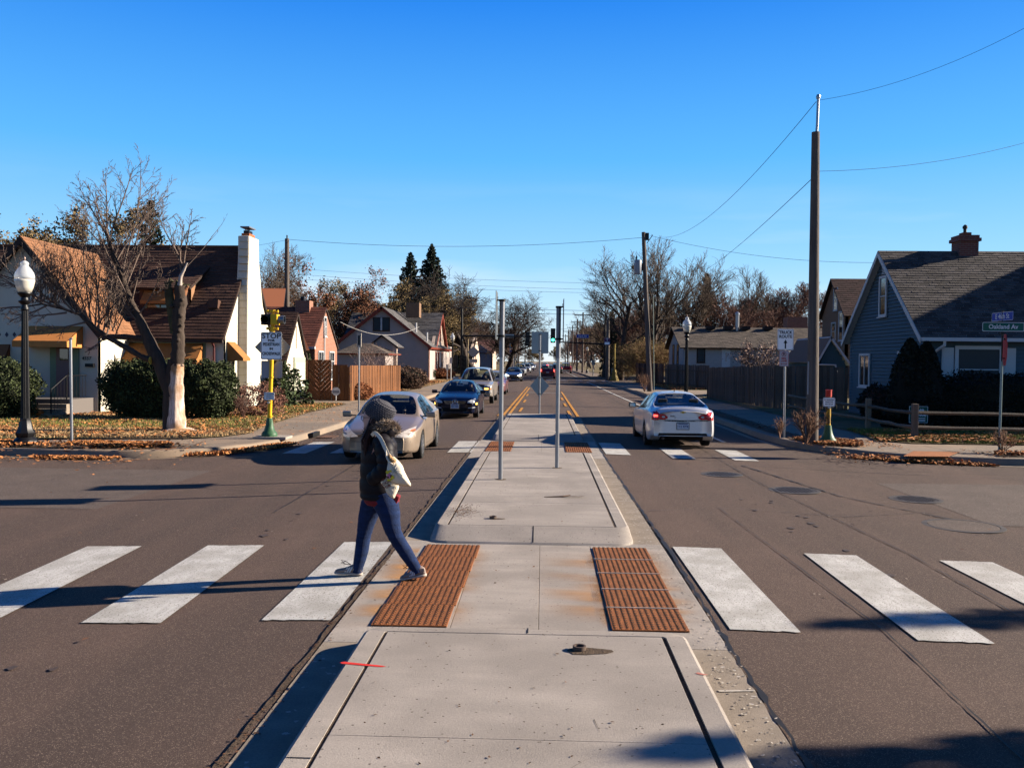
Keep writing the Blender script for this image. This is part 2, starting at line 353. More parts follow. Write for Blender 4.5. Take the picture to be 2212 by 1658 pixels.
# bars of the near crosswalk: skewed a little, so each is given by its own corners
for (x0, x1, y0, y1, sk) in ((-5.05, -4.42, 6.83, 9.80, -.12), (-3.68, -3.03, 6.87, 9.83, -.11), (-2.24, -1.68, 6.95, 10.0, -.02), (1.50, 2.05, 6.92, 10.0, 0), (2.92, 3.50, 6.83, 9.90, 0.03), (4.38, 4.96, 6.8, 9.80, .02), (5.8, 6.4, 6.8, 9.75, .02)):
    b = MB(); n = 12; r = random.Random(int(x0*91)); vs = []
    for j, yy in enumerate((y0, y1)):
        for i in range(n+1): x = x0+(x1-x0)*i/n+(sk if j else 0); vs.append((x, yy+(r.uniform(-.012, .012) if 0 < i < n else 0), hz(x)+.006))
    b.add(vs, [(i, i+1, n+2+i, n+1+i) for i in range(n)]); struct(b.build('crosswalk_bar', paintw))
for x0, x1 in ((-5.95, -5.4), (-4.85, -4.25), (-3.5, -2.95), (-2.15, -1.57), (1.46, 2.02), (2.9, 3.42), (4.27, 4.8)): bar(x0, x1, 19.9 if abs(x0) < 2.5 or x0 < 0 else 19.5, 22.7 if x0 < 2 else 21.8, dz=.006)
for x0 in (2.0, 3.6, 5.1, 6.5): bar(x0, x0+.75, 95.0, 98.4, dz=.02)
for x0 in (-6, -4.4, -2.8, -1.2, .4): bar(x0, x0+.75, 95.2, 98.2, dz=.02)
yl = [atZ(1090, 888), atZ(1150, 826)]; yr = [atZ(1257, 898), atZ(1213, 838)]
def line(a, c, wd, m, name, dz=.012): return struct(strip([(a[0], a[1]), (c[0], c[1])], wd, dz, name, m))
line((-1.48, 33.5), (-1.18, 70), .11, painty, 'lane_line'); line((-1.28, 33.5), (-.98, 68), .11, painty, 'lane_line')
line((1.36, 33.2), (1.30, 60), .11, painty, 'lane_line')
for y in (34, 40.5, 47): line((1.10, y), (1.09, y+3), .11, painty, 'lane_line')
for y in (36, 44, 52): line((-.92, y), (-.88, y+3), .11, painty, 'lane_line')
line((-1.66, 33.2), (-1.64, 36), .1, painty, 'lane_line')
line((-1.25, 58), (1.3, 56.8), .28, paintw, 'stop_line'); line((-1.2, 66), (1.3, 66), .2, paintw, 'stop_line'); line((-.3, 90.5), (6, 89), .4, paintw, 'stop_line', .02)
line((4.95, 24), (4.75, 56), .13, paintw, 'bike_lane_line'); line((4.75, 56), (4.65, 92), .13, paintw, 'bike_lane_line'); line((4.6, 114), (4.6, 200), .15, paintw, 'bike_lane_line', .02)
# ------------------------------------------------------------------ centre median: islands, curbs, gutter, tactile plates
XL, XR = -1.10, .885          # slab joints
def median(y0, y1, nose0, nose1, z=.15, name='median_island'):
    """slabs + sloped curb ring; nose0/nose1: the end curb faces visible"""
    root = MB(); yy0, yy1 = y0, y1
    # curb ring: outline offsets (top inner, top outer, base)
    def ring(o, zc, rad=.30, on=None):
        on = o if on is None else on
        pts = []; x0, x1 = XL-o, XR+o; a, c = yy0-on*(nose0), yy1+on*(nose1); r_ = min(rad, .9)
        for cx, cy, a0 in ((x1-r_, c-r_, 0), (x0+r_, c-r_, 90), (x0+r_, a+r_, 180), (x1-r_, a+r_, 270)):
            for k in range(6): an = R_(a0+18*k); pts.append((cx+r_*math.cos(an), cy+r_*math.sin(an), zc))
        return pts
    rings = [ring(.012, z-.03, .03), ring(.012, z-.001, .03), ring(.135, z, .12, .10 if nose0 == 0 else .03), ring(.158, z-.012, .16, .07 if nose0 else .15), ring(.185, .03, .22, .38 if nose0 else .28), ring(.195, -.02, .26, .43 if nose0 else .30)]
    vs = [p for r_ in rings for p in r_]; n = 24
    root.add(vs, [(i*n+j, i*n+(j+1) % n, (i+1)*n+(j+1) % n, (i+1)*n+j) for i in range(len(rings)-1) for j in range(n)])
    o = struct(root.build(name, conc, auto=22))
    bd = MB(); bd.quad((XL-.012, yy0-.012, z-.007), (XR+.012, yy0-.012, z-.007), (XR+.012, yy1+.012, z-.014), (XL-.012, yy1+.012, z-.007)); bd.build('joint_bed', dirt, o)
    L_ = yy1-yy0; k = max(1, round(L_/1.75)); st = L_/k
    for i in range(k):
        s_ = MB(); s_.bb((XL+.012, yy0+i*st+.002, 0), (XR-.020, yy0+(i+1)*st-.002, z+.001*((i % 2)))); s_.build('slab', conc, o, bevel=.003)
    j = MB()   # cuts across the end curb and along the side curbs
    for x in ((XL+XR)/2+.02,):
        if nose0: j.add([(x-.006, yy0-.03, z+.003), (x+.006, yy0-.03, z+.003), (x+.006, yy0-.385, .032), (x-.006, yy0-.385, .032)], [(0, 1, 2, 3)])
        if nose1: j.add([(x-.006, yy1+.02, z+.002), (x+.006, yy1+.02, z+.002), (x+.006, yy1+.14, z+.002), (x-.006, yy1+.14, z+.002)], [(0, 1, 2, 3)])
    y = yy0+.9
    while y < yy1:
        j.quad((XL-.13, y, z+.002), (XL, y, z+.002), (XL, y+.01, z+.002), (XL-.13, y+.01, z+.002)); j.quad((XR, y, z+.002), (XR+.13, y, z+.002), (XR+.13, y+.01, z+.002), (XR, y+.01, z+.002)); y += 3.1
    j.build('curb_joint', tar, o)
    return o
isl1 = median(-6, 6.22, 0, 1); isl2 = median(10.35, 18.75, 1, 1); isl3 = median(23.15, 32.35, 1, 1)
# gutter apron on both sides plus the flat pads where people cross
b = MB()
for (xa, xb_) in ((-1.60, XL-.17), (XR+.17, 1.385)):
    for ya, yb_ in ((-6, 6.42), (10.05, 19.0), (22.9, 32.6)): b.quad((xa, ya, .003), (xb_, ya, .004), (xb_, yb_, .004), (xa, yb_, .003))
struct(b.build('median_gutter', conc2))
for (ya, yb_, n) in ((6.40, 10.10, 2), (18.98, 22.95, 2)):
    pad = MB(); pad.quad((-1.60, ya, .0), (1.385, ya, .0), (1.385, yb_, .0), (-1.60, yb_, .0)); po = struct(pad.build('crossing_pad', dirt))
    for xa, xb_ in ((-1.60, -.705), (-.70, -.011), (-.007, .555), (.56, 1.385)):
        s_ = MB(); s_.bb((xa, ya+.01, -.04), (xb_, yb_-.01, .006)); s_.build('slab', conc, po, bevel=.003)
# small panels of the right gutter: cross joints with crumbs
for y in (5.6, 9.9, 13.2, 16.0, 18.8, 24.6, 28.0):
    struct(strip([(XR+.26, y), (1.38, y+.02)], .018, .009, 'gutter_joint', mat('mortar_crumbs', (.5, .45, .39), .9, var=.3, vscale=30), .6))
# rust washed out of the plates onto the concrete
def stain(x0, x1, y0, y1, op, z=.0085):
    if 'stain' not in MATS:
        m = bpy.data.materials.new('rust_wash'); m.use_nodes = True; MATS['stain'] = m; n = m.node_tree.nodes; l = m.node_tree.links.new; p = n['Principled BSDF']
        p.inputs['Base Color'].default_value = (.34, .16, .045, 1); p.inputs['Roughness'].default_value = .85
        t = n.new('ShaderNodeTexCoord'); mp_ = n.new('ShaderNodeMapping'); mp_.inputs['Scale'].default_value = (.9, 3.1, 1); l(t.outputs['Object'], mp_.inputs[0])
        q = n.new('ShaderNodeTexNoise'); q.inputs['Scale'].default_value = 1; q.inputs['Detail'].default_value = 4; l(mp_.outputs[0], q.inputs[0])
        r = n.new('ShaderNodeMapRange'); r.inputs[1].default_value = .38; r.inputs[2].default_value = .80; l(q.outputs[0], r.inputs[0])
        a = n.new('ShaderNodeAttribute'); a.attribute_name = 'fade'; mm = n.new('ShaderNodeMath'); mm.operation = 'MULTIPLY'; l(r.outputs[0], mm.inputs[0]); l(a.outputs['Fac'], mm.inputs[1]); l(mm.outputs[0], p.inputs['Alpha'])
    b = MB(); n = 8; vs = []; fd = []
    for i in range(n+1):
        for j in range(n+1):
            vs.append((x0+(x1-x0)*i/n, y0+(y1-y0)*j/n, z)); fd.append((1-i/n)**1.3*op*min(1, min(j, n-j)/1.0))
    b.add(vs, [(i*(n+1)+j, (i+1)*(n+1)+j, (i+1)*(n+1)+j+1, i*(n+1)+j+1) for i in range(n) for j in range(n)])
    o = b.build('rust_stain', MATS['stain']); a = o.data.attributes.new('fade', 'FLOAT', 'POINT'); a.data.foreach_set('value', fd); return struct(o)
stain(-1.33, -1.62, 6.7, 9.8, 1.5); stain(.56, -.1, 7.0, 9.6, 1.1); stain(1.17, 1.37, 7.0, 9.8, .9); stain(-.71, -.5, 6.8, 9.8, .6); stain(.56, .46, 6.8, 9.8, 1.2)
# detectable-warning plates
def plate_proto():
    s_ = .598; b = MB(); b.box((s_/2, s_/2, .005), (s_, s_, .012)); n = 12
    o = b.build('tactile_plate', castrust, bevel=.002)
    d = MB(); h = MB()
    for i in range(n):
        for j in range(n):
            x, y = (i+.5)*s_/n, (j+.5)*s_/n
            d.lathe([(.0125, 0), (.0125, .0125), (.008, .0165)], 6, (x, y, 0))
            if j < n: h.box((x, y+.025, .0115), (.026, .020, .0025))
    do = d.build('dome', castrust, o); do['kind'] = 'stuff'; ho = h.build('slot', darkhole, o); ho['kind'] = 'stuff'
    return o
pp = plate_proto(); first = True
for gi, (x0, y0, n) in enumerate(((-1.325, 6.80, 5), (.565, 6.80, 5), (-1.31, 20.1, 4), (.56, 20.1, 4))):
    for k in range(n):
        o = pp if first else dup(pp); first = False
        side = ('left', 'right')[gi % 2]; wh = ('near crossing pad beside the walking woman', 'near crossing pad with white joints', 'far crossing pad on the left', 'far crossing pad on the right')[gi]
        o.location = (x0+(.012*k if gi == 0 else .004*k), y0+k*.605, .009)
        tag(o, '%s rusty tactile plate in the strip on the %s' % (('front', 'second', 'third', 'fourth', 'rear')[k], wh), 'tactile plate', 'rusty detectable warning plates in the median'); o['label'] = o['label']
b = MB()
for k in range(1, 5): b.bb((.56, 6.80+k*.6045-.006, .01), (1.17, 6.80+k*.6045+.004, .0275))
struct(b.build('plate_joint', mat('white_grout', (.6, .52, .44), .9)))
# broken post stub in the near island, old sign socket in the middle one
def socket(p, r_, name, lb):
    t = thing(name, lb, 'post socket', (p[0], p[1], .151))
    b = MB(); n = 14; rr = random.Random(5); pts = [(math.cos(2*PI*i/n)*r_*(1.9 if i in (0, 1, 13) else 1)*rr.uniform(.85, 1.1), math.sin(2*PI*i/n)*r_*.75*rr.uniform(.8, 1.1)) for i in range(n)]
    b.add([(0, 0, .001)]+[(x, y, .003) for x, y in pts], [(0, 1+i, 1+(i+1) % n) for i in range(n)]); b.build('broken_hole', dirt, t)
    b = MB(); b.lathe([(.045, .004), (.045, .03), (.033, .03), (.033, .006)], 16, (-.02, .03, 0)); b.build('pipe_stub', mat('rusty_pipe', (.12, .08, .06), .7, var=.3), t, auto=30)
socket((.29, 5.87), .11, 'post_socket', 'broken sign post socket in a ragged hole near the front island end')
socket((-.57, 10.75), .07, 'post_socket', 'small rusty post socket near the left corner of the middle island')
# flattened rag / torn leaves on the middle island
t = thing('torn_litter', 'torn dry leaf stalk lying on the middle island slab', 'litter', (.32, 12.55, .155))
b = MB(); b.tube([(-.28, -.02, 0), (0, .0, .01), (.1, .05, .02)], [.004, .012, .008], 5); rr = random.Random(3)
for k in range(9):
    x = .0+k*.03; b.add([(x, -.04+rr.uniform(-.03, .03), .004), (x+.09, .0+rr.uniform(-.03, .03), .03), (x+.05, .06, .01)], [(0, 1, 2)])
b.build('leaf_blade', mat('litter_brown', (.2, .12, .08), .9, isl=.6), t)
# red survey paint marks
for (x0, y0, x1, y1) in ((-1.26, 5.55, -1.0, 5.5), (1.00, 5.5, 1.03, 5.48)):
    z = .1525 if x0 < 1.1 else .011
    b = MB(); b.add([(x0, y0-.02, z), (x1, y1-.012, z), (x1+.03, y1, z), (x1, y1+.012, z), (x0, y0+.02, z), (x0-.02, y0, z)], [(0, 1, 2, 3, 4, 5)]); struct(b.build('red_paint_mark', redp if x0 < 0 else mat('red_spray_faint', (.52, .2, .15), .8)))
# ------------------------------------------------------------------ blocks: curb, walks, lawns
def block(curbpts, back, zt=.05, zroad=-.12, name='curb'):
    """curb line (list of xy along the street, block on its left) swept with a curb profile"""
    b = MB(); n = len(curbpts); prof = [(-.32, -.094), (0.0, -.105), (.03, zt-.02), (.05, zt), (.17, zt)]; vs = []
    for i, p in enumerate(curbpts):
        q = curbpts[min(i+1, n-1)]; o = curbpts[max(i-1, 0)]; dx, dy = q[0]-o[0], q[1]-o[1]; l = math.hypot(dx, dy); nx_, ny_ = -dy/l, dx/l
        for d_, z in prof: vs.append((p[0]+nx_*d_, p[1]+ny_*d_, z+ (.02 if d_ < 0 else 0)*0))
    k = len(prof); b.add(vs, [(i*k+j, i*k+j+1, (i+1)*k+j+1, (i+1)*k+j) for i in range(n-1) for j in range(k-1)])
    return struct(b.build(name, concw, auto=50))
def arc(cx, cy, r, a0, a1, n=8): return [(cx+r*math.cos(R_(a0+(a1-a0)*i/n)), cy+r*math.sin(R_(a0+(a1-a0)*i/n))) for i in range(n+1)]
def poly(name, pts, z, m): b = MB(); b.add([(x, y, z) for x, y in pts], [tuple(range(len(pts)))]); return struct(b.build(name, m))
# far left block (curb given counter-clockwise seen from above so that the block is on the left hand)
cl = [(-60, 18.75), (-14, 18.8), (-10.4, 18.85), (-9.2, 18.75), (-8.3, 18.9), (-7.5, 19.6), (-6.9, 20.7), (-6.5, 22.2), (-6.38, 24.5), (-6.36, 30), (-6.36, 60), (-6.4, 88), (-7.2, 91.5), (-10, 93.5), (-60, 94)]
block(cl, None); poly('sidewalk', [(-60, 18.92), (-14, 18.97), (-10.4, 19.02), (-9.2, 18.92), (-8.42, 19.02), (-7.64, 19.7), (-7.05, 20.8), (-6.66, 22.25), (-6.55, 24.5), (-6.53, 30), (-6.53, 60), (-6.57, 88), (-7.35, 91.4), (-10, 93.4), (-60, 93.9)], .046, concw)
poly('lawn', [(-60, 20.9), (-13.3, 21.0), (-11, 21.3), (-8.9, 21.65), (-8.2, 22.4), (-7.9, 23.6), (-8.3, 26.2), (-8.8, 33), (-8.8, 39.2), (-60, 39.2)], .075, grassm)
poly('driveway', [(-60, 39.3), (-8.8, 39.3), (-8.8, 43.2), (-60, 43.2)], .056, concw)
poly('lawn', [(-60, 43.3), (-8.75, 43.3), (-8.75, 58), (-8.7, 59.5), (-9.2, 91), (-60, 91)], .075, grassm)
poly('parkway_strip', [(-60, 19.15), (-8.9, 19.15), (-8.3, 19.6), (-8.6, 20.15), (-60, 20.2)], .07, dirt)
crR = [(60, 19.2)][::-1]
cr = [(10.0, 93.5), (7.2, 91.5), (6.45, 88), (6.42, 60), (6.42, 34), (6.35, 25.6), (6.5, 23.4), (7.0, 21.8), (7.8, 20.7), (8.8, 20.0), (10.2, 19.65), (14, 19.45), (60, 19.2)]
block(cr, None); poly('sidewalk', [(60, 19.37), (14, 19.62), (10.2, 19.82), (8.9, 20.15), (7.92, 20.83), (7.15, 21.9), (6.67, 23.45), (6.52, 25.6), (6.59, 34), (6.59, 60), (6.62, 88), (7.35, 91.3), (10, 93.4), (60, 93.9)], .046, concw)
poly('lawn', [(60, 22.4), (60, 93), (9.4, 93), (9.35, 62), (9.35, 27), (9.2, 25.2), (8.9, 23.8), (9.6, 23.0)], .075, grassm)
poly('driveway', [(60, 55.5), (60, 63.5), (6.6, 63.5), (6.6, 55.5)], .082, concw)
poly('parkway_strip', [(6.75, 23.6), (7.2, 22.3), (7.8, 22.1), (8.2, 22.9), (7.5, 23.9), (7.3, 26), (7.6, 52), (6.75, 52), (6.7, 25.6)], .06, dirt)
poly('parkway_strip', [(10.2, 20.0), (60, 19.7), (60, 20.6), (10.6, 20.75)], .06, dirt)
# near corners and the blocks beyond the next cross street (kept simple)
nl = [(-60, 10.2)][:0]
cnl = arc(-11.4, 4.9, 5.0, 0, 90)[::1]
block([(-6.4, -30)]+[(-6.4, 4.9)]+arc(-11.4, 4.9, 5.0, 0, 90)+[(-60, 9.9)], None); poly('sidewalk', [(-6.57, -30), (-6.57, 4.9)]+arc(-11.4, 4.9, 4.83, 0, 90)+[(-60, 9.73), (-60, -30)], .046, concw)
block([(60, 9.9)]+arc(11.4, 4.9, 5.0, 90, 180)+[(6.4, -30)], None); poly('sidewalk', [(60, 9.73)]+arc(11.4, 4.9, 4.83, 90, 180)+[(6.57, -30), (60, -30)], .046, concw)
poly('lawn', [(9.5, -30), (9.5, 5), (13, 7.9), (60, 7.9), (60, -30)], .075, grassm); poly('lawn', [(-9.5, -30), (-60, -30), (-60, 7.9), (-13, 7.9), (-9.5, 5)], .075, grassm)
for s_ in (-1, 1):
    pts = [(6.4, 1000), (6.4, 117), (9, 113.5), (60, 112.5)]
    pts = [(x*s_, y) for x, y in pts]; block(pts if s_ > 0 else pts[::-1], None)
    q = [(6.57, 1000), (6.57, 117), (9, 113.7), (60, 112.7), (60, 1000)]; q = [(x*s_, y) for x, y in q]; poly('sidewalk', q, .046, concw)
    q = [(9.3, 1000), (9.3, 118), (11, 116), (60, 115), (60, 1000)]; q = [(x*s_, y) for x, y in q]; poly('lawn', q, .075, grassm)
# walk joints
for (xa, xb_, ya, yb_) in [(-8.6, -6.5, y, y) for y in (24.2, 26.9, 29.6, 32.3, 35, 37.7, 40.4, 43.1, 46, 49, 52)]+[(6.6, 9.2, y, y) for y in (27, 30, 33, 36, 39, 42, 45, 48)]+[(x, x-.15, 19.9, 22.5) for x in (9.8, 12.2, 14.6)]+[(x, x+.1, 18.95, 21.2) for x in (-10.2, -12.6, -9.3)]+[(-60, -8.6, 20.22, 20.22)]:
    b = MB()
    if ya == yb_: b.quad((xa, ya, .052), (xb_, ya, .052), (xb_, ya+.015, .052), (xa, ya+.015, .052))
    else: b.quad((xa, ya, .052), (xa+.015, ya, .052), (xb_+.015, yb_, .052), (xb_, yb_, .052))
    struct(b.build('walk_joint', tar))
# grate-like tactile plates at the kerb ramps, catch basin
b = MB(); pa, pb_, pc, pd = [atZ(*q, .05) for q in ((1951, 986), (2050, 987), (2074, 977), (1974, 975))]
b.add([tuple(p+Vector((0, 0, .006))) for p in (pa, pb_, pc, pd)], [(0, 1, 2, 3)])
b = MB(); 
t = thing('ramp_grate', 'long rusty tactile grate in the right corner ramp', 'tactile plate', (0, 0, 0))
n = 20
for i in range(n):
    f0, f1 = i/n, (i+.55)/n; A = pa.lerp(pb_, f0); B = pa.lerp(pb_, f1); C = pd.lerp(pc, f1); D = pd.lerp(pc, f0)
    m_ = MB(); m_.slab([q+Vector((0, 0, .018)) for q in (A, B, C, D)], .03, (0, 0, 1)); m_.build('rib', castrust, t)
m_ = MB(); m_.slab([q+Vector((0, 0, .008)) for q in (pa, pb_, pc, pd)], .01, (0, 0, 1)); m_.build('frame', darkhole, t)
t = thing('ramp_grate', 'worn stone textured ramp panel in the left corner walk', 'tactile plate', (-8.4, 20.15, .05)); m_ = MB(); m_.box((0, 0, .004), (1.3, .55, .006)); m_.build('frame', mat('ramp_stone', (.2, .16, .12), .9, var=.3, vscale=30), t)
p = atZ(708, 944, -.09)
t = thing('catch_basin', 'storm drain slot and grate in the left kerb', 'storm drain', (-6.1, 24.3, -.09)); b = MB(); b.box((.12, 0, .01), (.45, .8, .02))
for k in range(5): b.box((.0+k*.06, 0, .024), (.02, .72, .01))
b.build('grate', mat('iron_rusty', (.1, .05, .03), .8), t); b = MB(); b.box((-.24, 0, .08), (.10, .75, .12)); b.build('inlet', blackp, t)
# ------------------------------------------------------------------ leaves and grass
def scatter(name, n, fn, m, size, zf, lift=.03, kindname=None, tri=False, up=0.0):
    r = np.random.RandomState(abs(hash(name+str(n))) % 9999 if False else (len(name)*131+n) % 9973); V = np.zeros((n, 4, 3)); k = 0
    P = np.array([fn(r) for _ in range(n)]); a = r.uniform(0, 2*PI, n); s = size*r.uniform(.5, 1.3, n)
    for q, (dx, dy) in enumerate(((-1, -.5), (.2, -.8), (1, .45), (-.2, .7))):
        c, d = dx*s, dy*s*r.uniform(.5, 1, n)
        V[:, q, 0] = P[:, 0]+np.cos(a)*c-np.sin(a)*d; V[:, q, 1] = P[:, 1]+np.sin(a)*c+np.cos(a)*d
        V[:, q, 2] = zf+r.uniform(.002, lift, n)+ (P[:, 2] if P.shape[1] > 2 else 0)
    me = bpy.data.meshes.new(name); F = np.arange(n*4).reshape(n, 4); me.from_pydata(V.reshape(-1, 3).tolist(), [], F.tolist()); me.materials.append(m)
    o = link(name, me); o['kind'] = 'stuff'; return o
def blades(name, n, fn, m, h, zf, w_=.008):
    r = np.random.RandomState((len(name)*17+n) % 9973); P = np.array([fn(r) for _ in range(n)]); a = r.uniform(0, 2*PI, n); hh = h*r.uniform(.5, 1.3, n)
    V = np.zeros((n, 3, 3)); V[:, 0, 0] = P[:, 0]-np.cos(a)*w_; V[:, 0, 1] = P[:, 1]-np.sin(a)*w_; V[:, 1, 0] = P[:, 0]+np.cos(a)*w_; V[:, 1, 1] = P[:, 1]+np.sin(a)*w_
    V[:, 2, 0] = P[:, 0]+r.uniform(-.03, .03, n); V[:, 2, 1] = P[:, 1]+r.uniform(-.03, .03, n); V[:, :, 2] = zf; V[:, 2, 2] += hh
    me = bpy.data.meshes.new(name); me.from_pydata(V.reshape(-1, 3).tolist(), [], np.arange(n*3).reshape(n, 3).tolist()); me.materials.append(m); o = link(name, me); o['kind'] = 'stuff'; return o
def inpoly(p, P):
    x, y = p; c = False; j = len(P)-1
    for i in range(len(P)):
        if (P[i][1] > y) != (P[j][1] > y) and x < (P[j][0]-P[i][0])*(y-P[i][1])/(P[j][1]-P[i][1])+P[i][0]: c = not c
        j = i
    return c
def area(P, clump=False):
    x0, x1 = min(p[0] for p in P), max(p[0] for p in P); y0, y1 = min(p[1] for p in P), max(p[1] for p in P)
    def f(r):
        while True:
            p = (r.uniform(x0, x1), r.uniform(y0, y1))
            if inpoly(p, P) and (not clump or r.rand() < max(.06, .5+.5*math.sin(p[0]*1.9+math.sin(p[1]*1.3)*2)*math.cos(p[1]*2.3+p[0]*.7))**1.6): return p
    return f
LA = [(-20, 21.1), (-13.3, 21.1), (-11, 21.4), (-9, 21.7), (-8.2, 22.4), (-7.9, 23.6), (-8.3, 26.2), (-8.8, 33), (-8.8, 39), (-12, 39), (-12, 33), (-20, 30)]
stuff(blades('dry_grass', 42000, area(LA), drym, .07, .07, .012)); stuff(blades('green_grass', 16000, lambda r: ((-19+r.uniform(0, 10.5), 25.5+r.uniform(-1.2, 1.5)) if r.rand() < .6 else (-8.9+r.uniform(-2.0, 0), 30+r.uniform(-3, 9))), grassb, .09, .07, .012))
stuff(scatter('fallen_leaves', 5600, area(LA, True), leafm, .045, .09, .07)); stuff(scatter('fallen_leaves', 2600, area([(-20, 21.1), (-9, 21.7), (-8.6, 23.5), (-20, 23)]), drym, .05, .09, .05))
stuff(scatter('fallen_leaves', 7000, area([(-20, 19.2), (-8.9, 19.25), (-8.3, 19.65), (-8.7, 20.1), (-20, 20.15)], True), leafm, .05, .08, .09))
stuff(scatter('fallen_leaves', 4200, area([(-20, 18.05), (-10.4, 18.2), (-9.3, 18.3), (-9.0, 18.7), (-20, 18.8)], True), leafm, .05, -.1, .07))
stuff(scatter('fallen_leaves', 1200, area([(-7.9, 18.95), (-7.2, 19.3), (-6.35, 21.0), (-6.1, 21.9), (-6.5, 22.0), (-7.1, 20.6), (-7.7, 19.7)]), leafm, .045, -.09, .10))
LR = [(9.0, 23.6), (10, 23.1), (20, 22.6), (20, 27), (9.4, 27.4)]
stuff(blades('green_grass', 26000, area(LR), grassb, .09, .07, .012)); stuff(scatter('fallen_leaves', 3400, area(LR, True), leafm, .055, .10, .06))
stuff(scatter('fallen_leaves', 2000, area([(8.9, 23.4), (20, 22.5), (20, 23.4), (9, 24.3)]), leafm, .05, .09, .05))
stuff(scatter('fallen_leaves', 2600, area([(6.75, 23.9), (7.0, 22.2), (7.9, 21.9), (8.3, 23.0), (7.6, 24.3)]), leafm, .045, .055, .09))
stuff(scatter('fallen_leaves', 1200, area([(7.3, 20.9), (8.6, 20.05), (9.8, 19.75), (9.9, 19.3), (8.5, 19.7), (7.2, 20.6)]), leafm, .045, -.1, .07)); stuff(scatter('fallen_leaves', 2200, area([(10.2, 20.1), (20, 19.8), (20, 20.6), (10.5, 20.7)]), leafm, .05, .06, .10))
stuff(scatter('fallen_leaves', 5000, area([(9.5, 64.5), (9.5, 88), (12.5, 66)]), leafm, .07, .08, .12)); stuff(scatter('fallen_leaves', 3500, area([(-9.2, 52), (-8.9, 56.5), (-11, 60), (-9, 80), (-13, 80)]), leafm, .07, .08, .12))
stuff(blades('dry_grass', 12000, area([(-8.9, 57), (-8.9, 90), (-12, 90), (-11.5, 60)]), drym, .08, .07, .02))
stuff(scatter('road_litter_leaves', 90, lambda r: (r.uniform(-7, 8), r.uniform(5, 19), 0), leafd, .03, -.02, .01))
stuff(scatter('road_crumbs', 900, lambda r: (r.uniform(1.15, 1.4), r.uniform(3, 19)), mat('crumbs', (.42, .37, .31), .9, isl=.5), .012, .006, .006)); stuff(scatter('road_crumbs', 700, lambda r: (r.normal(-1.63, .04), r.uniform(3, 19)), leafd, .012, .006, .008))
def onisl(r):
    y = r.choice([r.uniform(3, 6.1), r.uniform(10.5, 18.5)]); return (r.uniform(-1.0, .8), y)
stuff(scatter('island_debris', 170, onisl, leafd, .011, .151, .008)); stuff(scatter('island_debris', 500, lambda r: (r.normal(-.2, .5), r.normal(13.4, .9)), leafd, .007, .152, .005))
stuff(scatter('island_debris', 420, lambda r: (r.normal(-1.0, .09), r.normal(11.3, .28)), leafd, .009, .151, .012)); stuff(scatter('pad_debris', 60, lambda r: (r.uniform(-1.5, 1.3), r.uniform(6.5, 9.9)), leafd, .013, .012, .01))

def gauss(x0, x1, y, sy, x_sd=0): return lambda r: (r.uniform(x0, x1), y+r.normal()*sy)
stuff(scatter('fallen_leaves', 900, gauss(-20, -7.8, 19.7, .55), leafm, .045, .07, .03)); stuff(scatter('fallen_leaves', 700, gauss(-20, -8.6, 18.3, .35), leafm, .045, -.10, .02)); stuff(scatter('fallen_leaves', 500, gauss(6.6, 9.5, 20.3, .6), leafm, .04, -.02, .05)); stuff(scatter('fallen_leaves', 500, gauss(6.6, 9.0, 22.9, .7), leafm, .04, .06, .03)); stuff(scatter('fallen_leaves', 700, gauss(10, 20, 20.4, .45), leafm, .045, .07, .03))
stuff(scatter('fallen_leaves', 420, gauss(-8.6, -6.6, 33, 9), leafm, .04, .055, .02)); stuff(scatter('fallen_leaves', 500, lambda r: (-6.2+abs(r.normal())*.25, r.uniform(22, 60)), leafd, .04, -.09, .02)); stuff(scatter('fallen_leaves', 600, lambda r: (6.75+abs(r.normal())*.3, r.uniform(25, 50)), leafd, .045, .07, .04))
# ------------------------------------------------------------------ street furniture
blacktxt = mat('black_lettering', (.01, .01, .012), .6); whitesheet = mat('white_sign_sheet', (1.35, 1.32, 1.28), .6)
redtxt = mat('red_lettering', (.5, .02, .03), .6); whitetxt = mat('white_lettering', (.8, .82, .85), .5)
signback = mat('sign_back_aluminium', (.30, .34, .37), .38, metal=.75, var=.06, vscale=3)
yelpaint = mat('yellow_paint', (.85, .50, .01), .45, var=.06); greenpaint = mat('green_paint', (.045, .13, .06), .5, var=.2, vscale=8)
def rrect(w_, h_, r_, n=4):
    p = []
    for cx, cy, a in ((w_/2-r_, h_/2-r_, 0), (-w_/2+r_, h_/2-r_, 90), (-w_/2+r_, -h_/2+r_, 180), (w_/2-r_, -h_/2+r_, 270)):
        for k in range(n+1): an = R_(a+90*k/n); p.append((cx+r_*math.cos(an), cy+r_*math.sin(an)))
    return p
def plate(name, parent, w_, h_, m, c, rz=0, border=None, r_=.03, t=.004, poly_=None, bo=.012, bw=.012):
    """upright sheet facing -Y (before rz); border = material of a printed frame line"""
    P = poly_ or rrect(w_, h_, r_); M3 = Matrix.Rotation(rz, 3, 'Z')
    b = MB(); b.slab([(x, 0, z) for x, z in P], t, (0, -1, 0)); o = b.build(name, m, parent); o.location = c; o.rotation_euler = (0, 0, rz)
    if border:
        k = len(P); sx, sz = max(p[0] for p in P), max(p[1] for p in P); A = [(x*(1-bo/sx), z*(1-bo/sz)) for x, z in P]; B = [(x*(1-(bo+bw)/sx), z*(1-(bo+bw)/sz)) for x, z in P]
        b = MB(); b.add([(x, -.0025, z) for x, z in A]+[(x, -.0025, z) for x, z in B], [(i, (i+1) % k, k+(i+1) % k, k+i) for i in range(k)]); b.build('border', border, o)
    return o
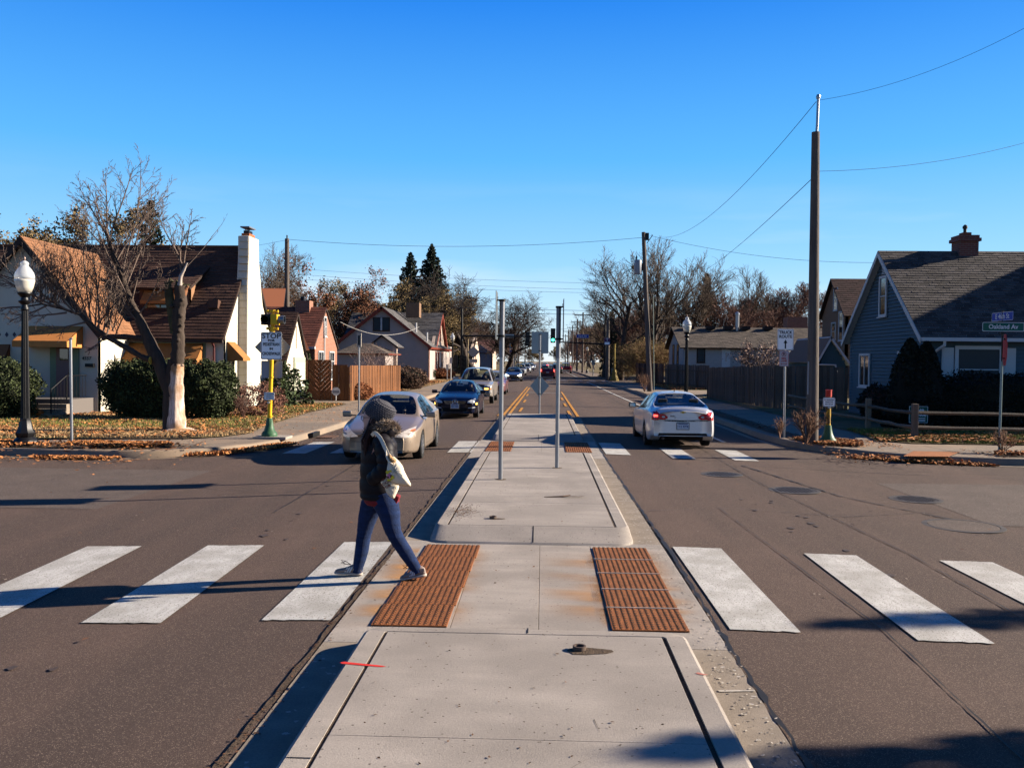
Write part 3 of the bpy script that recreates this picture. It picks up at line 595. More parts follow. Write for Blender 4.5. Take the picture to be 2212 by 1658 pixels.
def pole(name, parent, h, r_, m, lean=(0, 0), n=12, z0=0, r1=None):
    b = MB(); b.tube([(0, 0, z0), (lean[0], lean[1], h)], [r_, r1 or r_], n); return b.build(name, m, parent, auto=40)
# three bare posts on the median
for i, (px, py, lb, sx) in enumerate(((1081, 1035, 'nearest galvanised post on the middle island, with edge-on sign at its left side', -1), (1203, 1010, 'galvanised post on the middle island right of the nearest one, edge-on sign on its right', 1))):
    p = atZ(px, py, .15); t = thing('sign_post', lb, 'sign post', (p.x, p.y, .15), 0, 'median sign posts')
    b = MB(); b.tube([(0, 0, 0), (0, 0, 2.05)], .036, 16); b.build('post', galv, t, auto=40)
    b = MB(); b.tube([(0, 0, 2.0), (0, 0, 2.93)], .043, 16); b.build('sleeve', mat('galv_dull', (.25, .26, .29), .5, metal=.6, var=.1), t, auto=40)
    for z in (2.91, 2.33):
        b = MB(); b.tube([(0, 0, z), (0, 0, z+.035)], .056, 16); b.tube([(0, 0, z+.02), (sx*.085, 0, z+.02)], .012, 8); b.build('clamp', blackm, t, auto=40)
    b = MB(); b.tube([(sx*.07, 0, 2.92), (sx*.07, 0, 2.99)], .006, 6); b.build('bolt', blackm, t)
    sp = plate('sign_panel', t, .60, .78, signback, (sx*.088, 0, 2.68), PI/2*sx, None, .04)
    b = MB(); b.slab([(x, -.003, z) for x, z in rrect(.59, .77, .04)], .001, (0, -1, 0)); b.build('sign_face', whitesheet, sp)
    b = MB(); b.lathe([(.10, .001), (.06, .006)], 14); b.build('base_dirt', dirt, t)
p = atZ(1165, 893, .15); t = thing('sign_post', 'post at the far end of the third island with rectangular and diamond signs from behind', 'sign post', (p.x, p.y, .15), 0, 'median sign posts')
pole('post', t, 2.92, .035, galv)
sb = plate('sign_panel', t, .62, .80, signback, (0.0, .05, 2.62), 0, None, .03); sb.location.x = -.0
sd = plate('diamond_panel', t, .6, .6, signback, (0, .05, 1.02), 0, None, .03, poly_=[(0, -.42), (.35, 0), (0, .42), (-.35, 0)])
for z in (2.9, 2.3, 1.32, .72): b = MB(); b.tube([(0, 0, z), (0, 0, z+.03)], .048, 12); b.build('clamp', blackm, t)
# ornamental street lamps
glassy = mat('acrylic_globe', (.95, .98, 1.0), .15, coat=.5, spec=.5, alpha=.55); glassy2 = mat('refractor_glass', (.9, .84, .72), .3, coat=.3, alpha=.8)
def lamp_proto(label, loc):
    t = thing('street_lamp', label, 'street lamp', loc, 0, 'ornamental globe street lamps')
    b = MB(); b.lathe([(.30, 0), (.30, .10), (.27, .16), (.20, .22), (.225, .27), (.235, .33), (.20, .38), (.165, .46), (.15, .56), (.125, .64), (.13, .67), (.115, .69)], 8); b.build('base', blackm, t, auto=35)
    b = MB(); n = 16; vs = []
    for z, r_ in ((.66, .105), (3.42, .075)):
        for j in range(n*2): an = PI*j/n; rr = r_*(1 if j % 2 else .86); vs.append((rr*math.cos(an), rr*math.sin(an), z))
    b.add(vs, [(j, (j+1) % (2*n), 2*n+(j+1) % (2*n), 2*n+j) for j in range(2*n)]); b.build('fluted_shaft', blackm, t)
    b = MB(); b.lathe([(.085, 3.40), (.10, 3.42), (.10, 3.46), (.075, 3.50), (.075, 3.54), (.14, 3.60), (.15, 3.63), (.10, 3.66), (.085, 3.72), (.16, 3.80), (.175, 3.82), (.17, 3.85)], 20); b.build('capital', blackm, t, auto=35)
    b = MB(); b.lathe([(.15, 3.85), (.20, 3.98), (.232, 4.12), (.235, 4.17)], 24); b.build('lower_globe', glassy2, t, smooth=True)
    b = MB(); b.lathe([(.235, 4.17), (.235, 4.25), (.215, 4.34), (.16, 4.43), (.125, 4.47), (.10, 4.50), (.085, 4.53), (.105, 4.56), (.09, 4.60), (.05, 4.63), (.02, 4.65)], 24); b.build('globe', glassy, t, smooth=True)
    b = MB(); b.lathe([(.03, 4.65), (.018, 4.68), (.028, 4.70), (.0, 4.76)], 10); b.build('finial', mat('copper_finial', (.45, .3, .25), .4, metal=.6), t, smooth=True)
    return t
pl = atZ(55, 962, .05); lamp = lamp_proto('black fluted street lamp on the leafy strip in front of the cream house', (pl.x, pl.y, .05)); lamp.scale = (.90, .90, .905)
lamps = [((6.83, 42.0), 'black street lamp with globe in front of the white house, behind the silver sedan', .905), ((-10.3, 100), 'street lamp with bright globe beside the traffic signal on the left', 1.1), ((7.8, 154), 'street lamp far down the right side, by the dark hedge', 1.0),
         ((-8.2, 185), 'far globe lamp on the left below the yellow fuel sign', 1), ((7.3, 235), 'small distant globe lamp between the right utility poles', 1), ((-7.6, 260), 'most distant globe lamp on the left side of the street', 1), ((8.1, 112.5), 'street lamp behind the right hand signal mast', 1.0)]
for (x, y), lb, s_ in lamps: copy_thing(lamp, (x, y, .05), .4, lb, s_)
# bare post left corner
p = atZ(155, 960, .05); t = thing('sign_post', 'bare slim metal post right of the black street lamp, no sign on it', 'sign post', (p.x, p.y, .05)); pole('post', t, 2.45, .033, galv, (-.02, 0)); b = MB(); b.lathe([(.03, 2.44), (.036, 2.45), (.036, 2.47)], 12); b.build('cap', galv, t)
# post with boxed sign end in front of wooden fence
p = atZ(775, 892, .05); t = thing('sign_post', 'metal post with narrow box sign end in front of the brown board fence', 'sign post', (p.x, p.y, .05)); pole('post', t, 2.55, .036, galv, n=12)
k = p.y/1897.6
b = MB(); b.bb((-5*k, -.03, 2.5), (5*k, .03, 2.5+30*k)); b.build('sign_box', mat('cream_sign_back', (.5, .44, .36), .6), t, bevel=.01); b = MB(); b.bb((-2*k, -.04, 2.52+3*k), (2*k, -.03, 2.5+25*k)); b.build('bracket', blackm, t)
# STOP FOR PEDESTRIAN IN CROSSWALK beacon
p = atZ(582, 946, .05); Yb = p.y; t = thing('crosswalk_beacon', 'yellow pole on a green flared base with stop for pedestrian sign and yellow beacons', 'traffic sign', (p.x, Yb, .05))
S = Yb/1897.6   # metres per picture unit at this distance
b = MB(); b.box((.08, .02, .02), (.85, .62, .07)); b.build('foundation', conc, t, bevel=.01)
b = MB(); b.lathe([(.205, .05), (.21, .10), (.195, .14), (.14, .20), (.105, .32), (.085, .45), (.07, .52)], 10); b.build('base', greenpaint, t, auto=35)
ln = .085
b = MB(); b.tube([(0, 0, .5), (ln*.2, 0, 1.0)], .057, 16); b.tube([(ln*.2, 0, 1.0), (ln, 0, 3.0)], .052, 16); b.build('pole', yelpaint, t, auto=40)
for z in (.55, 2.15, 1.55): b = MB(); b.tube([(ln*z/3, 0, z), (ln*z/3, 0, z+.03)], .063, 16); b.build('pole_band', yelpaint, t, auto=40)
sp = plate('sign_panel', t, .54, .70, whitesheet, (.015+.05, -.075, 2.36), 0, blacktxt, .04, bo=.01)
for s_, z, sz in (('STOP', .245, .175), ('FOR', .135, .08), ('PEDESTRIAN', .035, .108), ('IN', -.075, .08), ('CROSSWALK', -.20, .108)):
    text(sp, s_, sz, (0, -.004, z), FRONT, blacktxt, off=.0035, xs=(.92 if len(s_) > 4 else 1.15) * (.76 if s_ == 'PEDESTRIAN' else .80 if s_ == 'CROSSWALK' else 1))
plate('diamond_panel', t, 1, 1, mat('sign_back_tan', (.36, .34, .30), .5), (.06, .07, 2.33), 0, None, poly_=[(0, -.47), (.47, 0), (0, .47), (-.47, 0)])
plate('rear_panel', t, .54, .44, mat('sign_back_grey', (.36, .38, .42), .5), (.03, .07, 1.76), 0, None, .03)
sp = plate('button_sign', t, .27, .20, whitesheet, (.015, -.075, 1.08), 0, blacktxt, .03, bo=.006, bw=.006)
for i, s_ in enumerate(('TO CROSS STREET', 'PUSH BUTTON', 'WAIT FOR GAP')): text(sp, s_, .034, (0, -.004, .05-.05*i), FRONT, blacktxt, off=.0015, xs=.8)
b = MB(); b.lathe([(.03, -.11), (.035, -.06), (.02, -.05)], 12, (0, 0, .92), 'y'); b.build('push_button', mat('silver_button', (.6, .6, .6), .3, metal=.8), t)
z0 = 2.86
b = MB(); b.tube([(ln, 0, 2.98), (ln, 0, 3.06)], .03, 10)
for z in (2.80, 3.24): 
    b.tube([(-.08, 0, z), (.22, 0, z)], .022, 8); b.tube([(ln, 0, z-.04), (ln, 0, z+.04)], .045, 10)
    for x in (-.06, .03, .12, .2): b.tube([(x, 0, z-.03), (x, 0, z+.035)], .03, 8)
b.tube([(ln, 0, 2.8), (ln, 0, 3.25)], .02, 8); b.build('bracket', yelpaint, t, auto=40)
b = MB(); b.box((-.085, .02, 3.03), (.26, .16, .27)); hd = b.build('signal_head', mat('dark_housing', (.025, .016, .012), .6), t, bevel=.02)
b = MB(); b.lathe([(.10, -.08), (.105, -.16), (.095, -.16), (.09, -.08)], 20, (-.085, 0, 3.03), 'y'); b.build('visor', blackp, hd)
b = MB(); b.box((.14, 0, 3.03), (.17, .26, .27)); hd = b.build('signal_head', yelpaint, t, bevel=.015)
b = MB(); b.lathe([(.10, .0), (.105, .16), (.095, .16), (.09, 0)], 20, (.225, 0, 3.03), 'x'); b.build('visor', mat('visor_metal', (.25, .27, .3), .4, metal=.7), hd)
# push button post on the right
p = atZ(1788, 956, .05); t = thing('button_post', 'short yellow push button post with red cap and green base beside the tallest pole', 'button post', (p.x, p.y, .05))
b = MB(); b.lathe([(.23, 0), (.24, .04), (.225, .07), (.17, .13), (.12, .24), (.095, .36), (.082, .46)], 16); b.build('base', greenpaint, t, auto=35)
b = MB(); b.tube([(0, 0, .44), (0, 0, 1.22)], .062, 16); b.build('pole', mat('yellow_flaking', (.62, .36, .02), .55, var=.5, vscale=12, var2=(.05, .03, .02), v2scale=9), t, auto=40)
b = MB(); b.tube([(0, 0, 1.19), (0, 0, 1.36)], .078, 16); b.tube([(0, 0, 1.355), (0, 0, 1.375)], .085, 16); b.build('cap', mat('red_cap', (.55, .03, .02), .5), t, auto=40)
sp = plate('button_sign', t, .31, .235, whitesheet, (-.01, -.075, 1.06), 0, blacktxt, .04, bo=.008, bw=.007)
for i, s_ in enumerate(('TO CROSS STREET', 'PUSH BUTTON', 'WAIT FOR GAP')): text(sp, s_, .038, (0, -.004, .055-.055*i), FRONT, blacktxt, off=.002, xs=.8)
b = MB(); b.lathe([(.028, -.12), (.04, -.07), (.04, -.05)], 12, (0, 0, .915), 'y'); b.build('push_button', MATS['silver_button'], t)
# truck route
p = atZ(1692, 945, .05); t = thing('truck_route_sign', 'white truck route sign above a no parking bike lane sign on one metal post', 'traffic sign', (p.x, p.y, .05))
b = MB(); b.tube([(.02, 0, 0), (0, 0, 2.86)], .031, 12); b.build('post', galv, t, auto=40)
sp = plate('sign_panel', t, .44, .575, whitesheet, (-.0, -.045, 2.70), 0, blacktxt, .035, bo=.008, bw=.008)
text(sp, 'TRUCK', .115, (0, -.004, .19), FRONT, blacktxt, off=.004, xs=.95); text(sp, 'ROUTE', .115, (0, -.004, .075), FRONT, blacktxt, off=.004, xs=.95)
b = MB(); b.slab([(x, 0, z) for x, z in ((-.018, -.25), (.018, -.25), (.018, -.1), (.055, -.1), (0, .0), (-.055, -.1), (-.018, -.1))], .002, (0, -1, 0)); o = b.build('arrow', blacktxt, sp); o.location = (0, -.004, 0)
sp = plate('parking_panel', t, .255, .43, mat('sign_pinkish', (.62, .58, .60), .5), (-.035, -.045, 2.18), 0, redtxt, .025, bo=.006, bw=.006)
b = MB(); n = 24
for k in range(n): a0, a1 = 2*PI*k/n, 2*PI*(k+1)/n; b.add([(.065*math.cos(a0), 0, .065*math.sin(a0)), (.065*math.cos(a1), 0, .065*math.sin(a1)), (.053*math.cos(a1), 0, .053*math.sin(a1)), (.053*math.cos(a0), 0, .053*math.sin(a0))], [(0, 1, 2, 3)])
b.add([(-.045, -.0005, .038), (-.038, -.0005, .045), (.045, -.0005, -.038), (.038, -.0005, -.045)], [(0, 1, 2, 3)]); o = b.build('no_parking_ring', redtxt, sp); o.location = (0, -.005, .115)
text(sp, 'P', .095, (0, -.004, .115), FRONT, blacktxt, off=.003); text(sp, 'BIKE', .075, (0, -.004, .0), FRONT, redtxt, off=.002, xs=.9); text(sp, 'LANE', .075, (0, -.004, -.07), FRONT, redtxt, off=.002, xs=.9)
b = MB(); b.slab([(x, 0, z) for x, z in ((-.09, 0), (-.06, .022), (-.06, .006), (.06, .006), (.06, .022), (.09, 0), (.06, -.022), (.06, -.006), (-.06, -.006), (-.06, -.022))], .002, (0, -1, 0)); o = b.build('arrow', redtxt, sp); o.location = (0, -.004, -.15)
# Oakland Av / E 46th St
p = atZ(2158, 973, .05); t = thing('street_name_sign', 'corner post with green Oakland Av and blue E 46th St blades over stop sign', 'street sign', (p.x, p.y, .05)); Sx = p.y/1897.6
b = MB(); b.tube([(0, 0, 0), (.01, 0, 2.15)], .027, 4); b.tube([(.010, -.012, 0), (.02, -.012, 2.13)], .02, 8); b.build('post', mat('green_galv', (.24, .32, .32), .5, metal=.5), t)
sp = plate('oakland_blade', t, .99, .225, mat('sign_green', (.004, .12, .085), .5), (.01, -.035, 2.97), 0, whitetxt, .03, bo=.004, bw=.012); text(sp, 'Oakland Av', .15, (0, -.004, 0), FRONT, whitetxt, off=.003, xs=.97)
sp = plate('numbered_blade', t, 0.92, .21, mat('sign_blue', (.012, .05, .42), .5), (.03, -.05, 3.22), R_(-68+180), whitetxt, .02, bo=.004, bw=.01); sp.rotation_euler = (0, 0, R_(-88)); sp.location = (.0, .0, 3.22); text(sp, 'E 46th St', .17, (0, -.004, 0), FRONT, whitetxt, off=.003, xs=.95)
b = MB(); b.tube([(.01, 0, 2.1), (.01, 0, 3.36)], .018, 8); b.box((.01, 0, 2.83), (.09, .05, .06)); b.box((.01, 0, 3.1), (.2, .05, .03)); b.build('bracket', blackm, t)
oc = [(.30*math.cos(R_(22.5+45*k))/math.cos(R_(22.5))*1.0, .30*math.sin(R_(22.5+45*k))/math.cos(R_(22.5))*1.0*1.25) for k in range(8)]
sp = plate('stop_panel', t, .6, .75, mat('stop_red', (.55, .02, .03), .45), (.08, .0, 2.42), R_(72), whitetxt, poly_=oc, bo=.006, bw=.012); text(sp, 'STOP', .22, (0, -.004, 0), FRONT, whitetxt, off=.004, xs=.85)
for z in (2.22, 2.68): b = MB(); b.tube([(0.05, 0, z), (.12, 0, z)], .02, 8); b.build('clamp', blackm, t)
# ------------------------------------------------------------------ utility poles and wires
def upole(x, y, h, r0, r1, label, lean=(0, 0), arms=(), z0=.05, group='wooden utility poles'):
    t = thing('utility_pole', label, 'utility pole', (x, y, z0), 0, group)
    b = MB(); n = 8; pts = [(lean[0]*k/n, lean[1]*k/n, h*k/n) for k in range(n+1)]; b.tube(pts, [r0+(r1-r0)*k/n for k in range(n+1)], 14); b.build('pole', woodpole, t, auto=60)
    for z, w_ in arms:
        b = MB(); b.box((0, 0, z), (w_, .1, .12)); b.build('crossarm', woodpole, t)
        b = MB()
        for s_ in (-1, 1): b.tube([(0, -.06, z-.7*w_/2.4), (s_*w_*.32, -.06, z)], .02, 5)
        b.build('brace', woodpole, t)
        for k in (-.45, -.25, .25, .45): b = MB(); b.lathe([(.02, z+.05), (.05, z+.1), (.03, z+.2)], 8, (k*w_, 0, 0)); b.build('insulator', mat('insulator', (.25, .22, .2), .3), t)
    return t
p = atZ(1754, 957, .05); top = atY(1762, 290, p.y); big = upole(p.x, p.y, top.z, .155, .10, 'tallest wooden utility pole beside the truck route sign', (top.x-p.x, 0))
b = MB(); tp = atY(1767, 218, p.y)-Vector((p.x, p.y, 0)); b.tube([(top.x-p.x, -.02, top.z-.3), (top.x-p.x+.03, -.02, top.z+.2), (tp.x, -.02, tp.z)], .035, 10); b.lathe([(.05, 0), (.06, .04), (.04, .1)], 10, (tp.x, -.02, tp.z)); b.build('mast_extension', galv, big, auto=40)
b = MB(); b.box((-.25, .05, 2.2), (.05, .05, 2.1)); o = b.build('conduit', mat('grey_conduit', (.35, .35, .36), .6), big); o.location = (.12, -.1, .8); o.scale = (1, 1, .4)
P2 = atZ(1404, 846, .05); t2 = atY(1390, 503, P2.y); up2 = upole(P2.x, P2.y, t2.z, .19, .13, 'leaning utility pole with grey transformer can behind the silver sedan', (t2.x-P2.x, 0))
k2 = P2.y/1897.6
tf = atY(1378, 576, P2.y)-P2; b = MB(); b.lathe([(.0, -.55), (.24, -.53), (.26, -.5), (.26, .42), (.24, .45), (0, .47)], 18, (tf.x, -.05, tf.z)); b.build('transformer', mat('transformer_grey', (.30, .33, .38), .45), up2, auto=40)
b = MB(); b.box((tf.x+.3, 0, tf.z), (.3, .08, .5)); b.lathe([(.03, 0), (.06, .15), (.03, .3)], 8, (tf.x-.1, 0, tf.z+.45)); b.build('transformer_bracket', blackm, up2)
ar = t2-P2; b = MB(); b.box((ar.x+.22, 0, ar.z-.25), (.3, .1, .5)); b.tube([(ar.x+.25, 0, ar.z-.7), (ar.x+.62, 0, ar.z-.15), (ar.x+.55, 0, ar.z-.1)], .03, 6); b.build('cutout_switch', blackm, up2)
b = MB(); g0 = atZ(1412, 846, .05)-P2; b.tube([(.28, 0, 0), (.12, -.1, 6.5)], .03, 6); b.build('ground_conduit', mat('grey_green', (.25, .3, .25), .6), up2)
PL_ = atX(620, 517, -14); pl_y = 62; q = atY(620, 517, pl_y); upL = upole(q.x, pl_y, q.z, .22, .15, 'tall utility pole rising behind the cream garage', (0, 0)); 
b = MB(); b.tube([(0, 0, q.z-.1), (0, 0, q.z+.25)], .05, 8); b.build('pole_top_pin', blackm, upL)
fm = mat('flood_light', (.03, .03, .035), .5); qq = atY(647, 671, 60); b = MB(); b.lathe([(.35, 0), (.5, .12), (.2, .25), (.05, .3)], 14, (qq.x-q.x, -.3, qq.z)); b.tube([(0, 0, qq.z+.2), (qq.x-q.x, -.3, qq.z+.2)], .03, 6); b.build('flood_lamp', fm, upL, smooth=True)
for (xb_, yb_, xt, yt, Y_, lb, aw) in ((1258, 805, 1257, 675, 156, 'double braced utility pole nearest past the cross street on the right', 3.0), (1246, 802, 1244, 690, 178, 'second braced utility pole on the right of the street', 2.6), (1236, 800, 1236, 703, 200, 'third braced utility pole down the right side', 2.6), (1227, 796, 1226, 712, 236, 'fourth utility pole down the right side', 2.6), (1221, 794, 1221, 722, 290, 'farthest utility pole on the right side', 2.4),
        (1120, 796, 1120, 740, 200, 'dark utility pole left of the fuel sign lane', 2.2), (1134, 797, 1134, 738, 240, 'utility pole behind the white car column', 2.4), (1143, 795, 1143, 735, 300, 'far utility pole on the left side of the street', 2.8), (1112, 795, 1113, 732, 215, 'utility pole just right of the fuel sign', 2.2)):
    q0 = atZ(xb_, yb_, 0); x_ = atY(xb_, yb_, Y_).x; h_ = atY(xt, yt, Y_).z; upole(x_, Y_, h_, .2, .13, lb, (0, 0), ((h_-.5, aw),))
q0 = atY(1312, 823, 93); h_ = atY(1311, 690, 93).z; upR = upole(q0.x, 93, h_, .22, .17, 'thick utility pole at the right corner of the cross street with a bus stop sign', (0, 0))
b = MB(); b.box((-.1, -.28, 4.15), (.62, .03, .75)); o = b.build('bus_stop_sign', mat('bus_sign_purple', (.10, .03, .10), .5), upR); b = MB(); b.box((-.1, -.30, 3.95), (.5, .01, .25)); b.build('white_band', whitesheet, o); text(o, 'T', .42, (-.1, -.31, 4.32), FRONT, whitetxt, off=.01)
b = MB(); b.lathe([(.5, 0), (.5, .1), (.3, .6), (.18, 1.2)], 10, (.75, .3, 0)); b.tube([(.75, .3, 1.0), (.75, .3, 3.9)], .09, 8); b.build('yellow_guard', mat('yellow_guard', (.35, .24, .04), .6, var=.3), upR)
wirem = mat('wire_black', (.035, .04, .05), .5)
def wire(label, A, B, sag, r_=.012, n=24, m=wirem):
    b = MB(); P = []
    for i in range(n+1): t_ = i/n; q_ = A.lerp(B, t_); q_.z -= sag*4*t_*(1-t_); P.append(q_)
    b.tube(P, r_*.6, 5); return tag(b.build('power_line', m), label, 'wire', 'overhead wires')
bt = Vector((p.x, p.y, 0))
yb0 = atZ(1754, 957, .05).y
wire('upper wire from the tall pole mast rising to the top right corner of the sky', atY(1767, 217, yb0), atY(2330, -5, yb0-3), .35, .008)
wire('lower wire leaving the tall pole to the right edge of the sky', atY(1768, 370, yb0), atY(2330, 272, yb0+4), .3, .009)
wire('thin wire sloping from the tall pole mast down to the transformer pole', atY(1763, 220, yb0), atY(1425, 512, P2.y), 1.0, .014)
wire('thick service cable from the middle of the tall pole down to the trees', atY(1755, 385, yb0), atY(1490, 596, 90), .5, .016)
wire('long sagging wire from the transformer pole left to the pole behind the garage', atY(1388, 513, P2.y), atY(622, 517, 62), .55, .022)
wire('wire from the transformer pole right towards the blue house', atY(1405, 509, P2.y), atY(1905, 567, 58), .5, .018)
wire('faint wire from the left utility pole out of the left edge', atY(620, 518, 62), atY(-40, 560, 64), .8, .016)
for i, (ya, yc, yb_, lb) in enumerate(((580, 613, 612, 'highest of the three thin wires crossing the far street'), (592, 622, 626, 'middle of the three thin wires crossing the far street'), (602, 631, 633, 'lowest of the three thin wires crossing the far street'), (654, 667, 672, 'upper thick black cable across the far street'), (668, 674, 680, 'lower thick black cable across the far street'))):
    wire(lb, atY(640 if i < 3 else 560, ya, 96), atY(1312, yb_, 93), .25 if i < 3 else .0, .022 if i < 3 else .035)
wire('black cable from the corner utility pole across the white house to the right', atY(1312, 690, 93), atY(1850, 716, 88), .7, .04); wire('lower cable from the corner utility pole to the brown house', atY(1312, 700, 93), atY(1850, 728, 88), 1.0, .03); wire('thin wire low in the white cloud at the right', atY(1660, 643, 88), atY(1860, 664, 88), .1, .02)
wire('loose service wire drooping to the gable of the grey roofed house', atY(735, 695, 70), atY(905, 706, 84), .9, .035, m=mat('wire_pale', (.4, .38, .36), .6)); wire('far wire between distant poles over the street', atY(1150, 712, 180), atY(1250, 707, 170), .2, .04)
# ------------------------------------------------------------------ traffic signals at the next cross street
def sighead(parent, x, z, y=0, lit=None, s_=1.0, back=False):
    b = MB(); b.box((x, y, z), (.42*s_, .3, 1.3*s_)); h_ = b.build('signal_head', blackp, parent, bevel=.03)
    for k, c_ in enumerate(('red', 'amber', 'green')):
        zz_ = z+(.4-.4*k)*s_; l_ = MB(); l_.lathe([(0, -.16), (.13*s_, -.155)], 18, (x, y, zz_), 'y')
        m_ = mat('lens_green_lit', (.0, .6, .35), .3, emit=(.05, 1.0, .62), estr=2.2) if lit == c_ else mat('lens_off', (.02, .02, .02), .3)
        l_.build('lens', m_, h_)
    return h_
t = thing('signal_mast', 'right hand signal mast reaching over the street with green light and blue Park Av sign', 'traffic signal', (7.9, 112, .05))
b = MB(); b.tube([(0, 0, 0), (0, 0, 7.9)], [.17, .1], 12); b.lathe([(.45, 0), (.42, .3), (.22, 1.6), (.18, 1.8)], 10); b.build('mast_pole', mat('black_mast', (.02, .018, .016), .5), t, auto=40)
ap = atY(1210, 739, 112); 
b = MB(); b.tube([(0, 0, atY(1370, 744, 112).z-.05), (ap.x-7.9-.3, 0, ap.z)], [.12, .07], 10); b.build('mast_arm', MATS['black_mast'], t, auto=40)
q = atY(1194.5, 725, 112); sighead(t, q.x-7.9, q.z-.02, -.1, 'green', 1.4)
q = atY(1258.5, 726, 112); sp = plate('street_name_blade', t, 1.55, .46, mat('sign_blue2', (.01, .07, .5), .5, emit=None), (q.x-7.9, -.2, q.z-.05), 0, whitetxt, .03, bo=.01, bw=.03); text(sp, 'Park Av', .34, (0, -.006, 0), FRONT, whitetxt, off=.008)
q = atY(1342, 791, 112); b = MB(); b.box((q.x-7.9, -.1, q.z), (.5, .3, 1.1)); hh = b.build('signal_head', blackp, t); b = MB(); b.lathe([(0, -.27), (.14, -.265)], 16, (q.x-7.9, 0, q.z-.05), 'y'); b.build('lens', MATS['lens_green_lit'], hh)
t = thing('signal_mast', 'left hand signal mast arm with dark heads beside the grey roofed house', 'traffic signal', (-9.6, 104, .05))
x0 = -9.6; pt = atY(1021, 672, 104)
b = MB(); b.tube([(0, 0, 0), (0, 0, pt.z+.2)], [.19, .12], 12); b.tube([(0, 0, pt.z+.2), (.05, 0, pt.z+1), (.5, 0, pt.z+1.45), (1.4, 0, pt.z+1.6)], .05, 8); b.build('mast_pole', MATS['black_mast'], t, auto=40)
q = atY(1166, 729, 104); z_ = atY(1100, 727, 104).z
b = MB(); b.tube([(0, 0, z_), (q.x-x0, 0, z_)], [.12, .07], 10); b.build('mast_arm', MATS['black_mast'], t, auto=40)
q = atY(1140, 733, 104); sighead(t, q.x-x0, q.z, .1, None, 1.25); q = atY(1092, 726, 104); b = MB(); b.box((q.x-x0, .1, q.z), (2.0, .04, .4)); b.build('sign_back_blade', signback, t)
q = atY(990, 780, 104)
for dx, dz in ((-.3, 0), (.45, 0), (.75, -.15)): sighead(t, q.x-x0+dx, q.z+dz-.1, -.2, None, 1.25)
b = MB(); b.box((-.3, -.2, q.z-1.2), (1.0, .2, .35)); b.build('walk_signal', blackp, t); b = MB(); b.tube([(.75, 0, 0), (.75, 0, q.z+2.6)], .07, 8); b.build('side_pole', mat('tan_pole', (.4, .3, .16), .6), t)
for (px, py, yy, lb, kind) in ((1051-28, 757, 90, 'diamond warning sign seen from behind by the stucco houses', 'd'), (993-0, 0, 0, '', ''), ):
    if kind:
        q = atY(px, py, yy); t = thing('sign_post', lb, 'sign post', (q.x, yy, .05)); pole('post', t, q.z, .04, galv); plate('diamond_panel', t, 1, 1, MATS['sign_back_tan'], (0, -.06, q.z-.2), 0, None, poly_=[(0, -.62), (.62, 0), (0, .62), (-.62, 0)]); plate('tag_panel', t, .8, .35, MATS['sign_back_tan'], (0, -.06, q.z-1.1))
for (x_, y_, yt, lb) in ((966, 812, 790, 'pale marker post by the orange shrub'), (974, 814, 775, 'slim white post with plate near the orange shrub')):
    q = atZ(x_, y_, .05); q = atY(x_, y_, 88); h_ = atY(x_, yt, 88).z; t = thing('marker_post', lb, 'marker post', (q.x, 88, .05)); pole('post', t, h_, .05, mat('white_post', (.6, .58, .55), .6)); plate('sign_panel', t, .25, .6, MATS['white_post'], (0, -.07, h_-.2))
for (x_, y_, yt, Y_, lb) in ((1281, 811, 779, 124, 'slim sign post with plate on the right past the cross street'), (1324, 815, 796, 112, 'pale utility cabinet post near the right signal mast')):
    q = atY(x_, y_, Y_); h_ = atY(x_, yt, Y_).z; t = thing('marker_post', lb, 'marker post', (q.x, Y_, .05)); pole('post', t, h_, .07, MATS['galv_dull']); plate('sign_panel', t, .45, .7, signback, (0, -.1, h_-.3))
# fuel station pylon sign
q = atY(1107, 746, 215); t = thing('fuel_sign', 'tall fuel station pylon sign with yellow shell on white', 'pylon sign', (q.x, 215, 0)); k = 215/1897.6
b = MB(); b.box((0, 0, q.z), (12.5*k, .4, 12.5*k)); pn = b.build('logo_box', mat('pylon_white', (.75, .74, .7), .5), t, bevel=.1)
b = MB(); n = 14; pts = [(0, -.25, -4.5*k)]
for i in range(n+1): an = R_(200-220*i/n); rr = 5*k*(1 if i % 2 else .9); pts.append((rr*math.cos(an), -.25, rr*math.sin(an)*.95+.3*k))
b.add([(x, y, z) for x, y, z in pts], [(0, i, i+1) for i in range(1, n+1)]); o = b.build('shell_emblem', mat('shell_yellow', (.85, .42, .01), .5), pn); o.location = (0, 0, q.z)
b = MB()
for i in range(1, 7): an = R_(190-200*i/7); b.tube([(0, -.27, -4*k+q.z), (4.4*k*math.cos(an), -.27, 4.4*k*math.sin(an)+.3*k+q.z)], .03, 4)
b.build('shell_rib', mat('shell_red', (.6, .08, .02), .5), pn)
b = MB(); b.box((0, 0, q.z-12*k), (11*k, .35, 5*k)); b.build('price_panel', mat('price_blue', (.1, .1, .2), .5), t); b = MB(); b.box((0, 0, q.z-16*k), (11*k, .35, 3.4*k)); b.build('price_panel', mat('price_red', (.45, .05, .06), .5), t)
b = MB(); b.box((-5*k, 0, q.z/2-.8), (.3, .3, q.z)); b.build('pylon_leg', galv, t); b = MB(); b.box((5*k, 0, q.z/2-.8), (.3, .3, q.z)); b.build('pylon_leg', galv, t)
q = atY(1106, 790, 190); t = thing('utility_cabinet', 'pale metal cabinet at the roadside below the fuel sign', 'cabinet', (q.x, 190, 0)); b = MB(); b.box((0, 0, 1.0), (.8, .6, 2.0)); b.box((0, 0, 2.03), (.9, .7, .08)); b.build('cabinet_body', MATS['white_post'], t); b = MB(); b.box((0, -.305, 1.0), (.7, .01, 1.7)); b.build('door', mat('cab_grey', (.4, .38, .36), .6), t)
